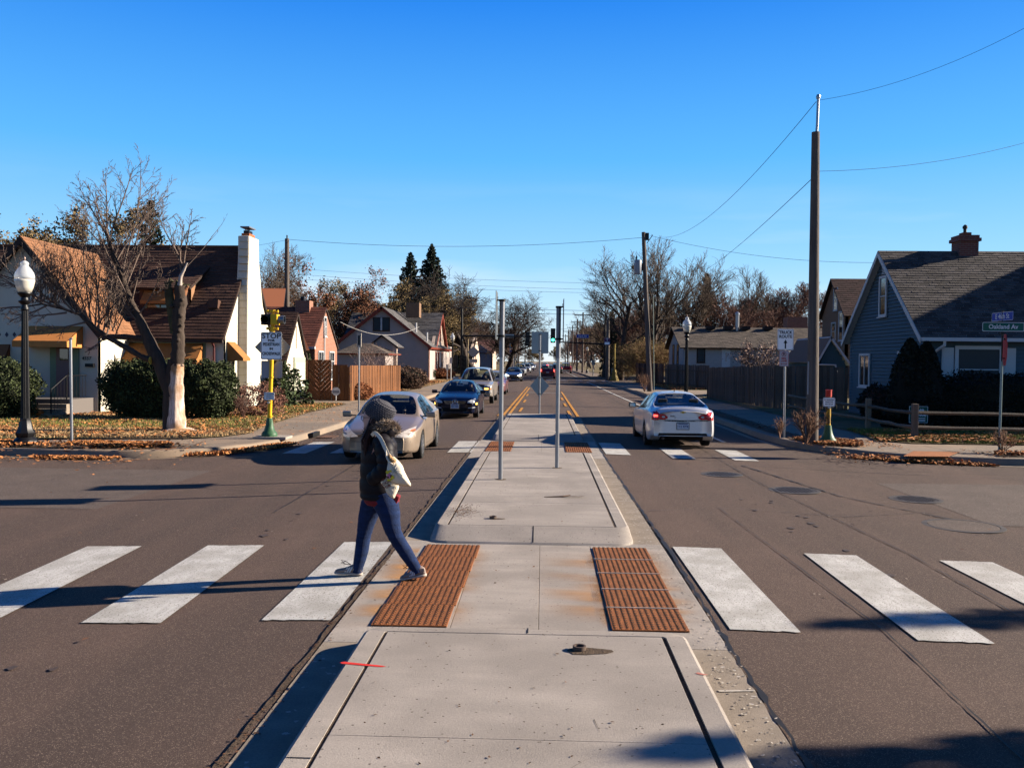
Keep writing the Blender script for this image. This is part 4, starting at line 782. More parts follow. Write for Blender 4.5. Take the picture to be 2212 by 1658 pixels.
# yard signs
def yardsign(px, py, Y_, w_, h_, m, lb, rz=0, name='yard_sign'):
    q = atY(px, py, Y_); t = thing(name, lb, 'yard sign', (q.x, Y_, .08), rz); z = q.z-.08
    sp = plate('sign_panel', t, w_, h_, m, (0, 0, z), 0, whitetxt if m != MATS.get('yard_yellow') else None, .01, bo=.004, bw=.012)
    for s_ in (-1, 1): b = MB(); b.tube([(s_*w_*.35, 0, -.05), (s_*w_*.35, 0, z)], .006, 5); b.build('stake', galv, t)
    return sp
sp = yardsign(1984, 895, 27.6, .58, .52, mat('yard_green', (.012, .10, .07), .6), 'green and white campaign yard sign behind the split rail post')
text(sp, 'Faith', .13, (.03, -.004, .13), FRONT, whitetxt, off=.005, shear=.3); text(sp, 'Dawson', .14, (0, -.004, 0), FRONT, whitetxt, off=.006, shear=.3)
b = MB(); 
for z in (-.11, -.16, -.2): b.box((0, -.004, z), (.42, .001, .02))
b.build('small_print', whitetxt, sp)
mm = mat('yard_yellow', (.45, .32, .01), .6); sp = yardsign(2057, 905, 28.5, .62, .26, mm, 'dark yellow yard sign lying askew behind the rail fence'); sp.rotation_euler = (0, R_(10), 0)
b = MB()
for z in (-.05, .0, .05): b.box((0, -.004, z), (.45, .001, .02))
b.build('small_print', blacktxt, sp)
q = atY(726, 845, 41.6); t = thing('security_sign', 'small white security sign on a stake in front of the board fence', 'yard sign', (q.x, 41.6, .1)); b = MB(); b.tube([(0, 0, 0), (0, 0, q.z-.1)], .018, 6); b.build('stake', whitep, t)
plate('sign_panel', t, .4, .4, whitep, (0, -.03, q.z-.1), 0, None, poly_=[(.21*math.cos(R_(45*k+22.5)), .21*math.sin(R_(45*k+22.5))) for k in range(8)]); plate('sign_band', t, .32, .12, mat('grey_print', (.3, .3, .33), .6), (0, -.036, q.z-.12), 0, None, .01)
# ------------------------------------------------------------------ cars
def lerp_tab(t, y):
    t = sorted(t)
    if y <= t[0][0]: return t[0][1]
    for (a, b_), (c, d) in zip(t, t[1:]):
        if y <= c: return b_+(d-b_)*(y-a)/(c-a)
    return t[-1][1]
tyrem = mat('tyre_rubber', (.012, .012, .012), .85); rimm = mat('alloy_rim', (.42, .43, .45), .3, metal=.85); rimd = mat('steel_rim_dark', (.06, .06, .065), .5, metal=.5)
wellm = mat('wheel_well', (.006, .006, .006), .9); trimm = mat('black_trim', (.012, .012, .013), .55); seatm = mat('seat_cloth', (.07, .06, .05), .9); dashm = mat('dashboard_grey', (.02, .02, .021), .8)
winglass = glassmat('car_glass', (.68, .76, .74), .0); sideglass = glassmat('car_side_glass', (.38, .45, .46), .03)
chrome = mat('chrome', (.75, .76, .78), .12, metal=1.0); lampclear = mat('lamp_clear', (.45, .47, .5), .15, coat=.6, var=.5, vscale=16); lampamber = mat('lamp_amber', (.75, .25, .03), .2, coat=1.0)
lampred = mat('lamp_red', (.50, .012, .02), .25, coat=.25); lampredlit = mat('lamp_red_lit', (.6, .02, .02), .2, emit=(1, .06, .04), estr=1.6); lamplit = mat('lamp_lit', (.9, .85, .75), .2, emit=(1, .85, .6), estr=3.0)
lampdim = mat('lamp_dim', (.5, .46, .43), .2, coat=.5, var=.5, vscale=14, emit=(1, .75, .5), estr=.06); lampamberlit = mat('lamp_amber_lit', (.9, .45, .05), .2, emit=(1, .45, .08), estr=2.0); platem = mat('number_plate', (.55, .62, .70), .4); plateink = mat('plate_ink', (.03, .06, .2), .5)
def paint(name, c, metal=.5, rough=.34, coat=.55): return mat(name, c, rough, metal=metal, coat=coat, spec=.4 if coat > .3 else .15, var=.04, vscale=30)
CATS = {}
def wheel_mesh(R, wd, rimmat, key):
    if key in CATS: return CATS[key]
    b = MB(); r = R*.66; b.lathe([(r, -wd/2+.01), (R*.92, -wd/2), (R*.985, -wd/2+.02), (R, -wd/4), (R, wd/4), (R*.985, wd/2-.02), (R*.92, wd/2), (r, wd/2-.01), (r, 0)], 28, (0, 0, 0), 'x')
    o = b.build('wheel', tyrem, None, auto=45)
    m = MB(); m.lathe([(r+.002, wd/2-.012), (r, wd/2-.002), (r*.93, wd/2-.004), (r*.9, wd/2-.04), (r*.86, wd/2-.07), (.05, wd/2-.06)], 28, (0, 0, 0), 'x')
    for k in range(7):
        a = 2*PI*k/7; M3 = Matrix.Rotation(a, 3, 'X'); m.box(M3 @ Vector((wd/2-.02, 0, r*.5)), (.03, .055, r*.86), M=M3)
    m.lathe([(.065, wd/2-.04), (.06, wd/2-.002), (.02, wd/2+.002)], 14, (0, 0, 0), 'x')
    m.build('rim', rimmat, o, auto=40); CATS[key] = o; o['_p'] = 1; del o['_p']
    return o
def car(label, cat, paintm, spec, loc, rz, group='cars and trucks in traffic', plate_txt=None, front_lamps='dim', tail='off', rims=None, detail=True, name='car', driver=None):
    """body is lofted: stations front to back, 11 points from keel to roof centre on each side"""
    L_, W, Rw, yf, yr = spec['L'], spec['W'], spec['R'], spec['yf'], spec['yr']; hl = L_/2; hw = W/2
    top, belt, wid = spec['top'], spec['belt'], spec['wid']; wr = spec['wr']; zu = spec.get('zu', .2); Ra = Rw+.05
    cow, rf, rr_, tr = spec['cowl'], spec['rf'], spec['rr'], spec['trunk']; pil = spec['pillars']
    key = spec['key']
    ys = {hl, hl-.04, hl-.14, hl-.32, -hl, -hl+.04, -hl+.14, -hl+.32, cow, rf, rr_, tr, (cow+rf)/2, (rr_+tr)/2}
    for yc in (yf, yr): ys |= {yc-Ra-.05, yc-Ra, yc-Ra*.8, yc-Ra*.4, yc, yc+Ra*.4, yc+Ra*.8, yc+Ra, yc+Ra+.05}
    for a, c in pil: ys |= {a, c}
    keep = {cow, rf, rr_, tr, hl, -hl} | {v for p_ in pil for v in p_}
    ys = sorted(ys, reverse=True); out = []
    for y in ys:
        if out and out[-1]-y < .045 and y not in keep and not (out[-1] in keep and False): 
            if abs(out[-1]-y) < .03: continue
        out.append(y)
    ys = out
    wscale = lambda y: lerp_tab(wid, y)
    rings = []
    for y in ys:
        w_ = hw*wscale(y); za = zu; arch = False
        for yc in (yf, yr):
            d = abs(y-yc)
            if d < Ra+.001: za = max(za, Rw+math.sqrt(max(Ra*Ra-d*d, 0))); arch = True
            elif d < Ra+.06: za = max(za, zu+.02)
        endz = spec.get('endlow', {}); zbot = zu
        if y > hl-.15: zbot = spec.get('fz', .22)
        if y < -hl+.15: zbot = spec.get('rz', .30)
        za = max(za, zbot); zb_ = lerp_tab(belt, y); zt = lerp_tab(top, y)
        z3 = max(.42, za+.04); z4 = max(.60, z3+.05)
        if z4 > zb_-.08: z4 = zb_-.08; z3 = min(z3, z4-.04); za = min(za, z3-.03)
        incab = rr_-1e-6 <= y <= rf+1e-6
        P = [(0, zbot), (w_-.28, za if arch else zbot), (w_*.975, za), (w_*1.0, z3), (w_*1.0, z4), (w_*.975, zb_)]
        f = None
        if y > cow or y < tr: f = 0.0
        elif y > rf: f = (cow-y)/(cow-rf)
        elif y < rr_: f = (y-tr)/(rr_-tr)
        else: f = 1.0
        wrr = hw*wr
        zedge = zt-(.10 if f > 0 else .0)
        H = [(w_*.90, zb_+.012), (w_*.80, zb_+(zt-zb_)*.55), (w_*.76, zb_+(zt-zb_)*.62), (w_*.45, zb_+(zt-zb_)*.9), (0, zt)] if f == 0 else None
        C = [(w_*.92, zb_+.015), (wrr+.015, zt-.085), (wrr-.045, zt-.042), (wrr*.55, zt-.008), (0, zt)]
        if f == 1.0: Q = C
        elif f == 0: Q = H
        else:
            lo = lerp_tab(belt, y)+.01; zc = zt
            wa = hw*.86+(wrr-hw*.86)*f
            Q = [(w_*.92, lo), (wa+.03*(f), lo+(zc-lo)*.86-.0), (wa-.035, zc-.05*(.5+f*.5)), (wa*.55, zc-.008), (0, zc)]
            if f < .001: Q = H
        rings.append([(a, z) for a, z in P+Q])
    n = 11; bm = bmesh.new(); V = []
    cr_l = bm.edges.layers.float.new('crease_edge')
    for y, rg in zip(ys, rings):
        row = [bm.verts.new((-x if x else 0, y, z)) for x, z in rg[::-1]]   # left side, roof centre first
        row = row[:0]
        half = [bm.verts.new((x, y, z)) for x, z in rg]; halfL = [half[0]]+[bm.verts.new((-x, y, z)) for x, z in rg[1:-1]]+[half[-1]]
        V.append((half, halfL))
    def mk(vs, mi):
        try: f_ = bm.faces.new(vs); f_.material_index = mi; f_.smooth = True
        except ValueError: pass
    wind = set(); 
    for i in range(len(ys)-1):
        y0, y1 = ys[i], ys[i+1]; ym = (y0+y1)/2
        for side in (0, 1):
            A, B = V[i][side], V[i+1][side]
            for j in range(n-1):
                mi = 0
                if j == 0: mi = 4
                if j == 1 and any(abs(ym-yc) < Ra for yc in (yf, yr)): mi = 4
                if j >= 8 and rf < ym < cow: mi = 1
                if j >= 8 and tr < ym < rr_ and spec.get('rearglass', True): mi = 1
                if j == 6 and (rr_-.02 < ym < rf+(cow-rf)*.5 or (tr+(rr_-tr)*.5 < ym < rr_ and spec.get('rq', False))):
                    mi = 2
                    for a, c in pil:
                        if c < ym < a: mi = 3
                if j == 7 and rf < ym < cow: mi = 0
                vs = [A[j], B[j], B[j+1], A[j+1]]
                if side: vs = vs[::-1]
                mk(vs, mi)
    for end in (0, -1):
        A, B = V[end]
        for j in range(n-1):
            if j == 0: vs = [A[0], A[1], B[1]]
            elif j == n-2: vs = [A[j], A[j+1], B[j]]
            else: vs = [A[j], A[j+1], B[j+1], B[j]]
            if end == 0: vs = vs[::-1]
            mk(vs, 0)
    bm.normal_update()
    for e in bm.edges:
        ms = {f_.material_index for f_ in e.link_faces}
        if len(ms) > 1: e[cr_l] = .75
    for i in range(len(ys)):
        for side in (0, 1):
            h_ = V[i][side]
            if i < len(ys)-1:
                g_ = V[i+1][side]
                for j, c_ in ((5, .35), (2, .6), (6, .5)):
                    e = bm.edges.get((h_[j], g_[j]))
                    if e: e[cr_l] = max(e[cr_l], c_)
    me = bpy.data.meshes.new('cage'); bm.to_mesh(me); bm.free()
    tmp = bpy.data.objects.new('cage', me); col.objects.link(tmp); md = tmp.modifiers.new('s', 'SUBSURF'); md.levels = md.render_levels = 2 if detail else 1; 
    dg = bpy.context.evaluated_depsgraph_get(); dg.update(); ev = bpy.data.meshes.new_from_object(tmp.evaluated_get(dg)); bpy.data.objects.remove(tmp)
    # split by material: body, glass, trim, wells
    t = thing(name, label, cat, loc, rz, group)
    ve = [tuple(v.co) for v in ev.vertices]; pol = [(tuple(p_.vertices), p_.material_index) for p_ in ev.polygons]
    bvh = BVHTree.FromPolygons(ve, [p_[0] for p_ in pol])
    def sub(name_, idxs, m_):
        fs = [p_[0] for p_ in pol if p_[1] in idxs]; used = sorted({v for f_ in fs for v in f_}); mp_ = {v: k for k, v in enumerate(used)}
        me_ = bpy.data.meshes.new(name_); me_.from_pydata([ve[v] for v in used], [], [[mp_[v] for v in f_] for f_ in fs]); me_.materials.append(m_); me_.polygons.foreach_set('use_smooth', [True]*len(fs)); return link(name_, me_, t)
    sub('body', (0,), paintm); sub('underbody', (4,), wellm)
    ctr = [sum((Vector(ve[v]) for v in p_[0]), Vector())/len(p_[0]) for p_ in pol]
    def sub2(name_, i_, m_, test):
        ids = [k_ for k_, p_ in enumerate(pol) if p_[1] == i_ and test(ctr[k_])]
        if not ids: return
        used = sorted({v for k_ in ids for v in pol[k_][0]}); mp_ = {v: k_ for k_, v in enumerate(used)}
        me_ = bpy.data.meshes.new(name_); me_.from_pydata([ve[v] for v in used], [], [[mp_[v] for v in pol[k_][0]] for k_ in ids]); me_.materials.append(m_); me_.polygons.foreach_set('use_smooth', [True]*len(ids)); link(name_, me_, t)
    ymid = (rf+rr_)/2
    sub2('windscreen', 1, winglass, lambda c: c.y > ymid); sub2('rear_window', 1, winglass, lambda c: c.y <= ymid)
    cuts = sorted([99]+[(a+c)/2 for a, c in pil]+[-99], reverse=True)
    for hi_, lo_ in zip(cuts[:-1], cuts[1:]):
        for s_ in (1, -1): sub2('side_window', 2, sideglass, lambda c: lo_ < c.y < hi_ and c.x*s_ > 0)
    for a, c_ in pil:
        for s_ in (1, -1): sub2('window_pillar', 3, trimm, lambda c: c_-.02 < c.y < a+.02 and c.x*s_ > 0)
    # helpers projecting details onto the body
    def proj(x, z, dy):
        h_ = bvh.ray_cast(Vector((x, dy*5, z)), Vector((0, -dy, 0))); return h_[0]
    def patch(name_, top_, bot_, dy, m_, off=.006, nu=6, nv=4, par=t):
        b = MB(); vs = []; k = len(top_)
        for a in range(nv+1):
            for c in range(k*1):
                x = top_[c][0]+(bot_[c][0]-top_[c][0])*a/nv; z = top_[c][1]+(bot_[c][1]-top_[c][1])*a/nv
                h_ = proj(x, z, dy) or proj(x*.96, z, dy) or proj(x*.9, z, dy) or Vector((x, dy*hl*.95, z)); vs.append((x, h_.y+off*dy, z))
        b.add(vs, [(a*k+c, a*k+c+1, (a+1)*k+c+1, (a+1)*k+c) for a in range(nv) for c in range(k-1)]); return b.build(name_, m_, par, smooth=True)
    def res(p_, k=8):
        o_ = []; seg = len(p_)-1
        for i in range(k+1): u = i/k*seg; a = min(int(u), seg-1); f_ = u-a; o_.append((p_[a][0]+(p_[a+1][0]-p_[a][0])*f_, p_[a][1]+(p_[a+1][1]-p_[a][1])*f_))
        return o_
    def mir(p_): return [(-x, z) for x, z in p_]
    def both(name_, T, B_, dy, m_, off=.006, par=t, k=8, only=None):
        os_ = []
        for s_ in (1, -1):
            if only and s_ != only: continue
            a, c = (T, B_) if s_ > 0 else (mir(T), mir(B_)); os_.append(patch(name_, res(a, k), res(c, k), dy, m_, off, par=par))
        return os_
    lm = {'dim': lampdim, 'lit': lamplit, 'off': lampclear, 'clear': lampclear}[front_lamps]
    for ft in spec.get('front', []):
        kind, T, B_, mk_ = ft[:4]; off = ft[4] if len(ft) > 4 else .006; mm_ = {'lamp': lm, 'black': trimm, 'chrome': chrome, 'amber': lampamber, 'paint': paintm, 'well': wellm, 'clear': lampclear, 'amberlit': lampamberlit, 'glow': lamplit, 'grey': mat('bumper_grey', (.2, .2, .21), .4, metal=.4)}[mk_]
        (both if kind[0] == '2' else lambda n_, T_, B2, dy, m2, off=.006: patch(n_, res(T_, 16), res(B2, 16), dy, m2, off))(kind[1:] if kind[0] == '2' else kind, T, B_, 1, mm_, off)
    for ft in spec.get('rear', []):
        kind, T, B_, mk_ = ft[:4]; off = ft[4] if len(ft) > 4 else .006; mm_ = {'red': lampred, 'brake': lampredlit if tail == 'lit' else lampred, 'black': trimm, 'chrome': chrome, 'clear': lampclear, 'well': wellm, 'redlit': lampredlit}[mk_]
        if kind[0] == '2': both(kind[1:], T, B_, -1, mm_, off)
        elif kind[0] == '1': both(kind[1:], T, B_, -1, mm_, off, only=-1)
        else: patch(kind, res(T, 16), res(B_, 16), -1, mm_, off)
    # wheels
    wm_ = CATS.get((key, 'w', rims)) or wheel_mesh(Rw, .215, rims or rimm, (key, 'w', rims))
    for q_, (sx, yc) in enumerate(((1, yf), (-1, yf), (1, yr), (-1, yr))):
        o = wm_ if not wm_.parent else dup(wm_); o.parent = t; o.location = (sx*(hw*wscale(yc)-.115), yc, Rw); o.rotation_euler = (0, 0, 0 if sx > 0 else PI)
    # mirrors
    my = cow-.10 if 'my' not in spec else spec['my']; zm_ = lerp_tab(belt, my)+.08; ms = spec.get('ms', 1)
    for s_ in (1, -1):
        b = MB(); b.box((0, 0, 0), (.21, .09, .14)); o = b.build('wing_mirror', paintm if spec.get('mirror_black') is None else trimm, t, bevel=.035); o.location = (s_*(hw+.10*ms), my-.05, zm_+.01); o.scale = (1.05*ms, 1, .95*ms)
        b = MB(); b.box((0, -.047, 0), (.16, .004, .10)); b.build('mirror_glass', chrome, o)
        b = MB(); b.box((-s_*.13, 0, -.04), (.14, .04, .03)); b.build('mirror_arm', trimm, o)
    if not detail: return t
    # door seams, handles
    def side(name_, pts, wd, m_, off=.002, proud=None):
        for s_ in (1, -1):
            b = MB(); vs = []; P = []
            for (ya, za_), (yb_, zb2) in zip(pts[:-1], pts[1:]):
                for k in range(5): P.append((ya+(yb_-ya)*k/5, za_+(zb2-za_)*k/5))
            P.append(pts[-1])
            for i, (y, z) in enumerate(P):
                a = P[max(i-1, 0)]; c = P[min(i+1, len(P)-1)]; dy, dz = c[0]-a[0], c[1]-a[1]; l_ = math.hypot(dy, dz) or 1; ny, nz = -dz/l_, dy/l_
                for q in (-1, 1):
                    yy, zz2 = y+ny*wd/2*q, z+nz*wd/2*q; h_ = bvh.ray_cast(Vector((s_*3, yy, zz2)), Vector((-s_, 0, 0)))[0]; vs.append((h_.x+s_*off if h_ else s_*hw, yy, zz2))
            b.add(vs, [(2*i, 2*i+1, 2*i+3, 2*i+2) for i in range(len(P)-1)]); b.build(name_, m_, t)
    d0, d1, d2 = spec['doors']; bz = lambda y: lerp_tab(belt, y)+.0
    for y in (d0, d1): side('door_seam', [(y, .30), (y, bz(y)-.02)], .009, trimm)
    side('door_seam', [(d2+.0, .62), (d2-.05, bz(d2)-.02)], .009, trimm); side('sill_seam', [(d0, .30), (d2+.12, .31)], .009, trimm)
    for y in (d1+.16, d2+.14): side('door_handle', [(y+.09, bz(y)-.12), (y-.09, bz(y)-.11)], .03, spec.get('handlem') or paintm, .018)
    # cabin
    zf = .35; b = MB(); b.bb((-hw+.14, cow-.1, zf), (hw-.14, tr+.05, zf+.05)); b.build('floor', dashm, t)
    b = MB(); b.bb((-hw+.12, cow-.02, .7), (hw-.12, rf+(cow-rf)*.30, lerp_tab(belt, cow)-.07)); b.build('dashboard', dashm, t, bevel=.03)
    b = MB(); b.bb((-hw+.12, rr_+.15, .55), (hw-.12, tr+.1, lerp_tab(belt, tr)-.04)); b.build('parcel_shelf', dashm, t)
    sy = rf-.35-.25
    for s_ in (-1, 1):
        b = MB(); b.box((s_*.37, sy+.05, .60), (.50, .5, .16)); b.box((s_*.37, sy-.27, .90), (.48, .13, .55), M=Matrix.Rotation(.22, 3, 'X')); b.box((s_*.37, sy-.36, 1.24 if spec.get('H', 1.45) < 1.6 else 1.40), (.26, .09, .18)); b.build('front_seat', seatm, t, bevel=.03)
    b = MB(); b.box((0, sy-1.0, .85), (hw*1.5, .14, .6), M=Matrix.Rotation(.3, 3, 'X')); b.box((0, sy-.8, .58), (hw*1.5, .5, .16)); 
    for x in (-.42, .42): b.box((x, sy-1.08, 1.19 if spec.get('H', 1.45) < 1.6 else 1.35), (.26, .08, .14))
    b.build('rear_seat', seatm, t, bevel=.03)
    b = MB(); k = 20; P = [(-.37+.185*math.cos(2*PI*i/k), sy+.42+.185*math.sin(2*PI*i/k)*.35, (.98 if spec.get('H', 1.45) < 1.6 else 1.12)+.185*math.sin(2*PI*i/k)*.93) for i in range(k+1)]; b.tube(P, .014, 6); b.box((-.37, sy+.43, .97 if spec.get('H', 1.45) < 1.6 else 1.11), (.3, .03, .05)); b.build('steering_wheel', trimm, t)
    b = MB(); b.box((0, rf+.03, lerp_tab(top, rf)-.12), (.22, .03, .06)); b.build('rear_view_mirror', trimm, t)
    # number plates
    def nplate(dy, z, txt, w_=.31, h_=.155):
        p_ = proj(0, z, dy); b = MB(); b.box((0, 0, 0), (w_+.03, .012, h_+.03)); o = b.build('plate_holder', trimm if dy < 0 else chrome, t, bevel=.004); o.location = (0, p_.y+dy*.02, z); o.rotation_euler = (0, 0, 0 if dy < 0 else PI)
        b = MB(); b.box((0, -.008, 0), (w_, .006, h_)); b.build('number_plate', platem, o); text(o, txt, .085, (0, -.0125, -.01), FRONT, plateink, off=.002, xs=.95)
        b = MB(); b.box((0, -.0115, h_*.38), (w_*.8, .001, .02)); b.build('plate_print', plateink, o)
    if plate_txt: nplate(*plate_txt)
    t['_'] = 1; del t['_']
    CATS[id(t)] = (proj, bvh)
    return t
# --- shapes ------------------------------------------------
SEDAN = dict(key='sedan', L=4.82, W=1.82, R=.325, yf=1.42, yr=-1.32, H=1.45, wr=.60,
    top=[(2.41, .62), (2.37, .68), (2.27, .72), (2.05, .765), (1.6, .87), (.98, .985), (.60, 1.22), (.22, 1.40), (-.2, 1.452), (-.6, 1.455), (-1.0, 1.42), (-1.45, 1.24), (-1.92, 1.07), (-2.2, 1.05), (-2.36, 1.02), (-2.41, .90)],
    belt=[(2.41, .56), (2.27, .64), (2.0, .70), (1.4, .80), (.9, .87), (0, .90), (-1.2, .95), (-1.9, .96), (-2.3, .92), (-2.41, .78)],
    wid=[(2.41, .66), (2.37, .74), (2.27, .85), (2.05, .95), (1.7, .99), (1.3, 1.0), (-1.5, 1.0), (-2.0, .965), (-2.27, .90), (-2.37, .82), (-2.41, .74)],
    cowl=.98, rf=.22, rr=-1.02, trunk=-1.88, pillars=[(-.36, -.46)], doors=(.83, -.38, -1.28),
    front=[('2headlight', [(.44, .60), (.62, .70), (.80, .765)], [(.40, .565), (.62, .545), (.83, .56)], 'lamp', .008), ('2indicator_lens', [(.72, .70), (.80, .728)], [(.72, .665), (.82, .685)], 'amber', .012),
           ('grille', [(-.34, .63), (0, .65), (.34, .63)], [(-.22, .55), (0, .545), (.22, .55)], 'black', .006), ('grille_bar', [(-.32, .61), (0, .618), (.32, .61)], [(-.30, .60), (0, .606), (.30, .60)], 'chrome', .012),
           ('lower_intake', [(-.30, .44), (0, .44), (.30, .44)], [(-.24, .32), (0, .32), (.24, .32)], 'well', .005), ('bumper_seam', [(-.85, .465), (0, .455), (.85, .465)], [(-.85, .458), (0, .448), (.85, .458)], 'black', .003), ('bumper_lip', [(-.8, .275), (0, .265), (.8, .275)], [(-.8, .262), (0, .252), (.8, .262)], 'black', .004)],
    rear=[('2tail_lamp', [(.50, .86), (.66, .93), (.82, .92)], [(.50, .74), (.66, .72), (.84, .74)], 'brake')])
accord_p = paint('paint_champagne', (.37, .285, .215), .5, .4)
MALIBU = dict(SEDAN, key='malibu', L=4.85, W=1.80,
    top=[(2.42, .60), (2.27, .74), (2.0, .81), (1.5, .90), (.95, 1.0), (.55, 1.24), (.15, 1.41), (-.3, 1.455), (-.7, 1.45), (-1.05, 1.41), (-1.5, 1.24), (-1.92, 1.10), (-2.2, 1.10), (-2.38, 1.085), (-2.425, .98)],
    belt=[(2.42, .56), (2.27, .66), (1.4, .83), (.9, .89), (0, .92), (-1.2, .97), (-1.9, .99), (-2.3, .95), (-2.42, .84)],
    wid=[(2.42, .66), (2.37, .74), (2.27, .85), (2.05, .95), (1.3, 1.0), (-1.5, 1.0), (-2.0, .985), (-2.27, .95), (-2.37, .90), (-2.42, .85)],
    cowl=.95, rf=.15, rr=-1.07, trunk=-1.92, pillars=[(-.40, -.50), (-1.0, -1.06)], rz=.34,
    rear=[('rear_window_frame', [(-.5, 1.10)]*2, [(-.5, 1.095)]*2, 'black'), ('2tail_lamp', [(.60, .90), (.665, .96), (.70, 1.02), (.77, 1.02), (.83, .95)], [(.60, .77), (.66, .75), (.70, .745), (.77, .745), (.845, .765)], 'red', .008), ('2tail_lamp', [(.40, .84), (.47, .895), (.55, .91), (.605, .90)], [(.40, .80), (.47, .765), (.55, .76), (.605, .77)], 'red', .008),
          ('2reverse_lens', [(.475, .85), (.515, .865), (.555, .85)], [(.475, .82), (.515, .803), (.555, .82)], 'clear', .016), ('1brake_glow', [(.665, .885), (.77, .89)], [(.665, .84), (.77, .84)], 'redlit', .016),
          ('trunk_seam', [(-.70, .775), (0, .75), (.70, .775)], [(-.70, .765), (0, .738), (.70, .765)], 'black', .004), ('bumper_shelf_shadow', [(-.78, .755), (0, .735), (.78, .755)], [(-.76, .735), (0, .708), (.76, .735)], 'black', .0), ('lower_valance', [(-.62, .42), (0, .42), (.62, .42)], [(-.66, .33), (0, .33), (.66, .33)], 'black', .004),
          ('trunk_edge', [(-.55, 1.075), (0, 1.085), (.55, 1.075)], [(-.55, 1.068), (0, 1.078), (.55, 1.068)], 'black', .002)], front=[])
MALIBU['rear'] = MALIBU['rear'][1:]
MERC = dict(SEDAN, key='merc', L=4.6, W=1.77, 
    top=[(2.30, .68), (2.24, .76), (2.05, .82), (1.5, .92), (.95, 1.0), (.55, 1.24), (.15, 1.40), (-.3, 1.44), (-.7, 1.43), (-1.05, 1.38), (-1.5, 1.2), (-1.8, 1.08), (-2.2, 1.05), (-2.3, .92)],
    belt=[(2.30, .60), (2.15, .72), (1.4, .83), (.9, .89), (0, .92), (-1.2, .97), (-1.9, .97), (-2.2, .92), (-2.3, .82)],
    wid=[(2.30, .76), (2.24, .83), (2.1, .91), (1.9, .97), (1.3, 1.0), (-1.5, 1.0), (-2.0, .96), (-2.2, .88), (-2.3, .8)],
    yf=1.45, yr=-1.31, cowl=.95, rf=.15, rr=-1.05, trunk=-1.78, doors=(.8, -.4, -1.2),
    front=[('2headlight', [(.50, .665), (.64, .735), (.78, .77)], [(.48, .60), (.64, .60), (.80, .64)], 'clear', .008), ('2indicator_lens', [(.80, .60), (.845, .605)], [(.80, .53), (.85, .53)], 'amberlit', .012),
           ('grille', [(-.43, .70), (0, .715), (.43, .70)], [(-.40, .575), (0, .545), (.40, .575)], 'well', .006), ('grille_bar', [(-.43, .705), (0, .72), (.43, .705)], [(-.43, .69), (0, .705), (.43, .69)], 'chrome', .014), ('grille_bar', [(-.42, .66), (0, .668), (.42, .66)], [(-.42, .648), (0, .652), (.42, .648)], 'chrome', .014), ('grille_bar', [(-.41, .622), (0, .62), (.41, .622)], [(-.41, .61), (0, .604), (.41, .61)], 'chrome', .014), ('grille_bar', [(-.40, .58), (0, .556), (.40, .58)], [(-.38, .568), (0, .54), (.38, .568)], 'chrome', .014),
           ('lower_intake', [(-.5, .42), (0, .40), (.5, .42)], [(-.45, .28), (0, .27), (.45, .28)], 'well', .004), ('2fog_trim', [(.52, .43), (.80, .455)], [(.52, .40), (.80, .42)], 'clear', .012)],)
PICK = dict(SEDAN, key='pickup', L=5.4, W=1.98, R=.38, yf=1.75, yr=-1.75, H=1.9, wr=.66, zu=.36, fz=.42,
    top=[(2.7, .86), (2.66, 1.04), (2.5, 1.10), (1.9, 1.16), (1.35, 1.20), (.95, 1.52), (.6, 1.80), (.2, 1.86), (-.5, 1.87), (-1.6, 1.85), (-2.3, 1.78), (-2.55, 1.30), (-2.66, 1.15), (-2.7, 1.0)],
    belt=[(2.7, .80), (2.6, .98), (1.9, 1.06), (1.2, 1.12), (-2.0, 1.18), (-2.6, 1.12), (-2.7, 1.0)],
    wid=[(2.7, .84), (2.66, .90), (2.5, .95), (2.2, .985), (1.3, 1.0), (-2.2, 1.0), (-2.6, .95), (-2.7, .9)],
    cowl=1.35, rf=.58, rr=-2.25, trunk=-2.55, pillars=[(-.28, -.40), (-1.25, -1.37)], doors=(1.15, -.33, -1.33), my=1.05, ms=1.5,
    front=[('grille', [(-.52, .98), (0, 1.0), (.52, .98)], [(-.52, .82), (0, .82), (.52, .82)], 'black', .008), ('grille_bar', [(-.86, .885), (0, .885), (.86, .885)], [(-.86, .835), (0, .835), (.86, .835)], 'grey', .016), ('2headlight', [(.54, .985), (.86, .985)], [(.54, .90), (.88, .90)], 'clear', .018), ('2indicator_lens', [(.54, .815), (.74, .815)], [(.54, .75), (.74, .75)], 'amberlit', .018), ('2marker_lens', [(.76, .815), (.88, .815)], [(.76, .755), (.89, .755)], 'amber', .018),
           ('front_bumper', [(-.93, .72), (0, .72), (.93, .72)], [(-.90, .56), (0, .54), (.90, .56)], 'grey', .04), ('lower_intake', [(-.6, .52), (0, .52), (.6, .52)], [(-.6, .44), (0, .44), (.6, .44)], 'well', .01)],
    rear=[('2tail_lamp', [(.82, 1.2), (.93, 1.2)], [(.82, .85), (.93, .85)], 'brake'), ('rear_bumper', [(-.9, .62), (.9, .62)], [(-.9, .48), (.9, .48)], 'chrome', .03)])
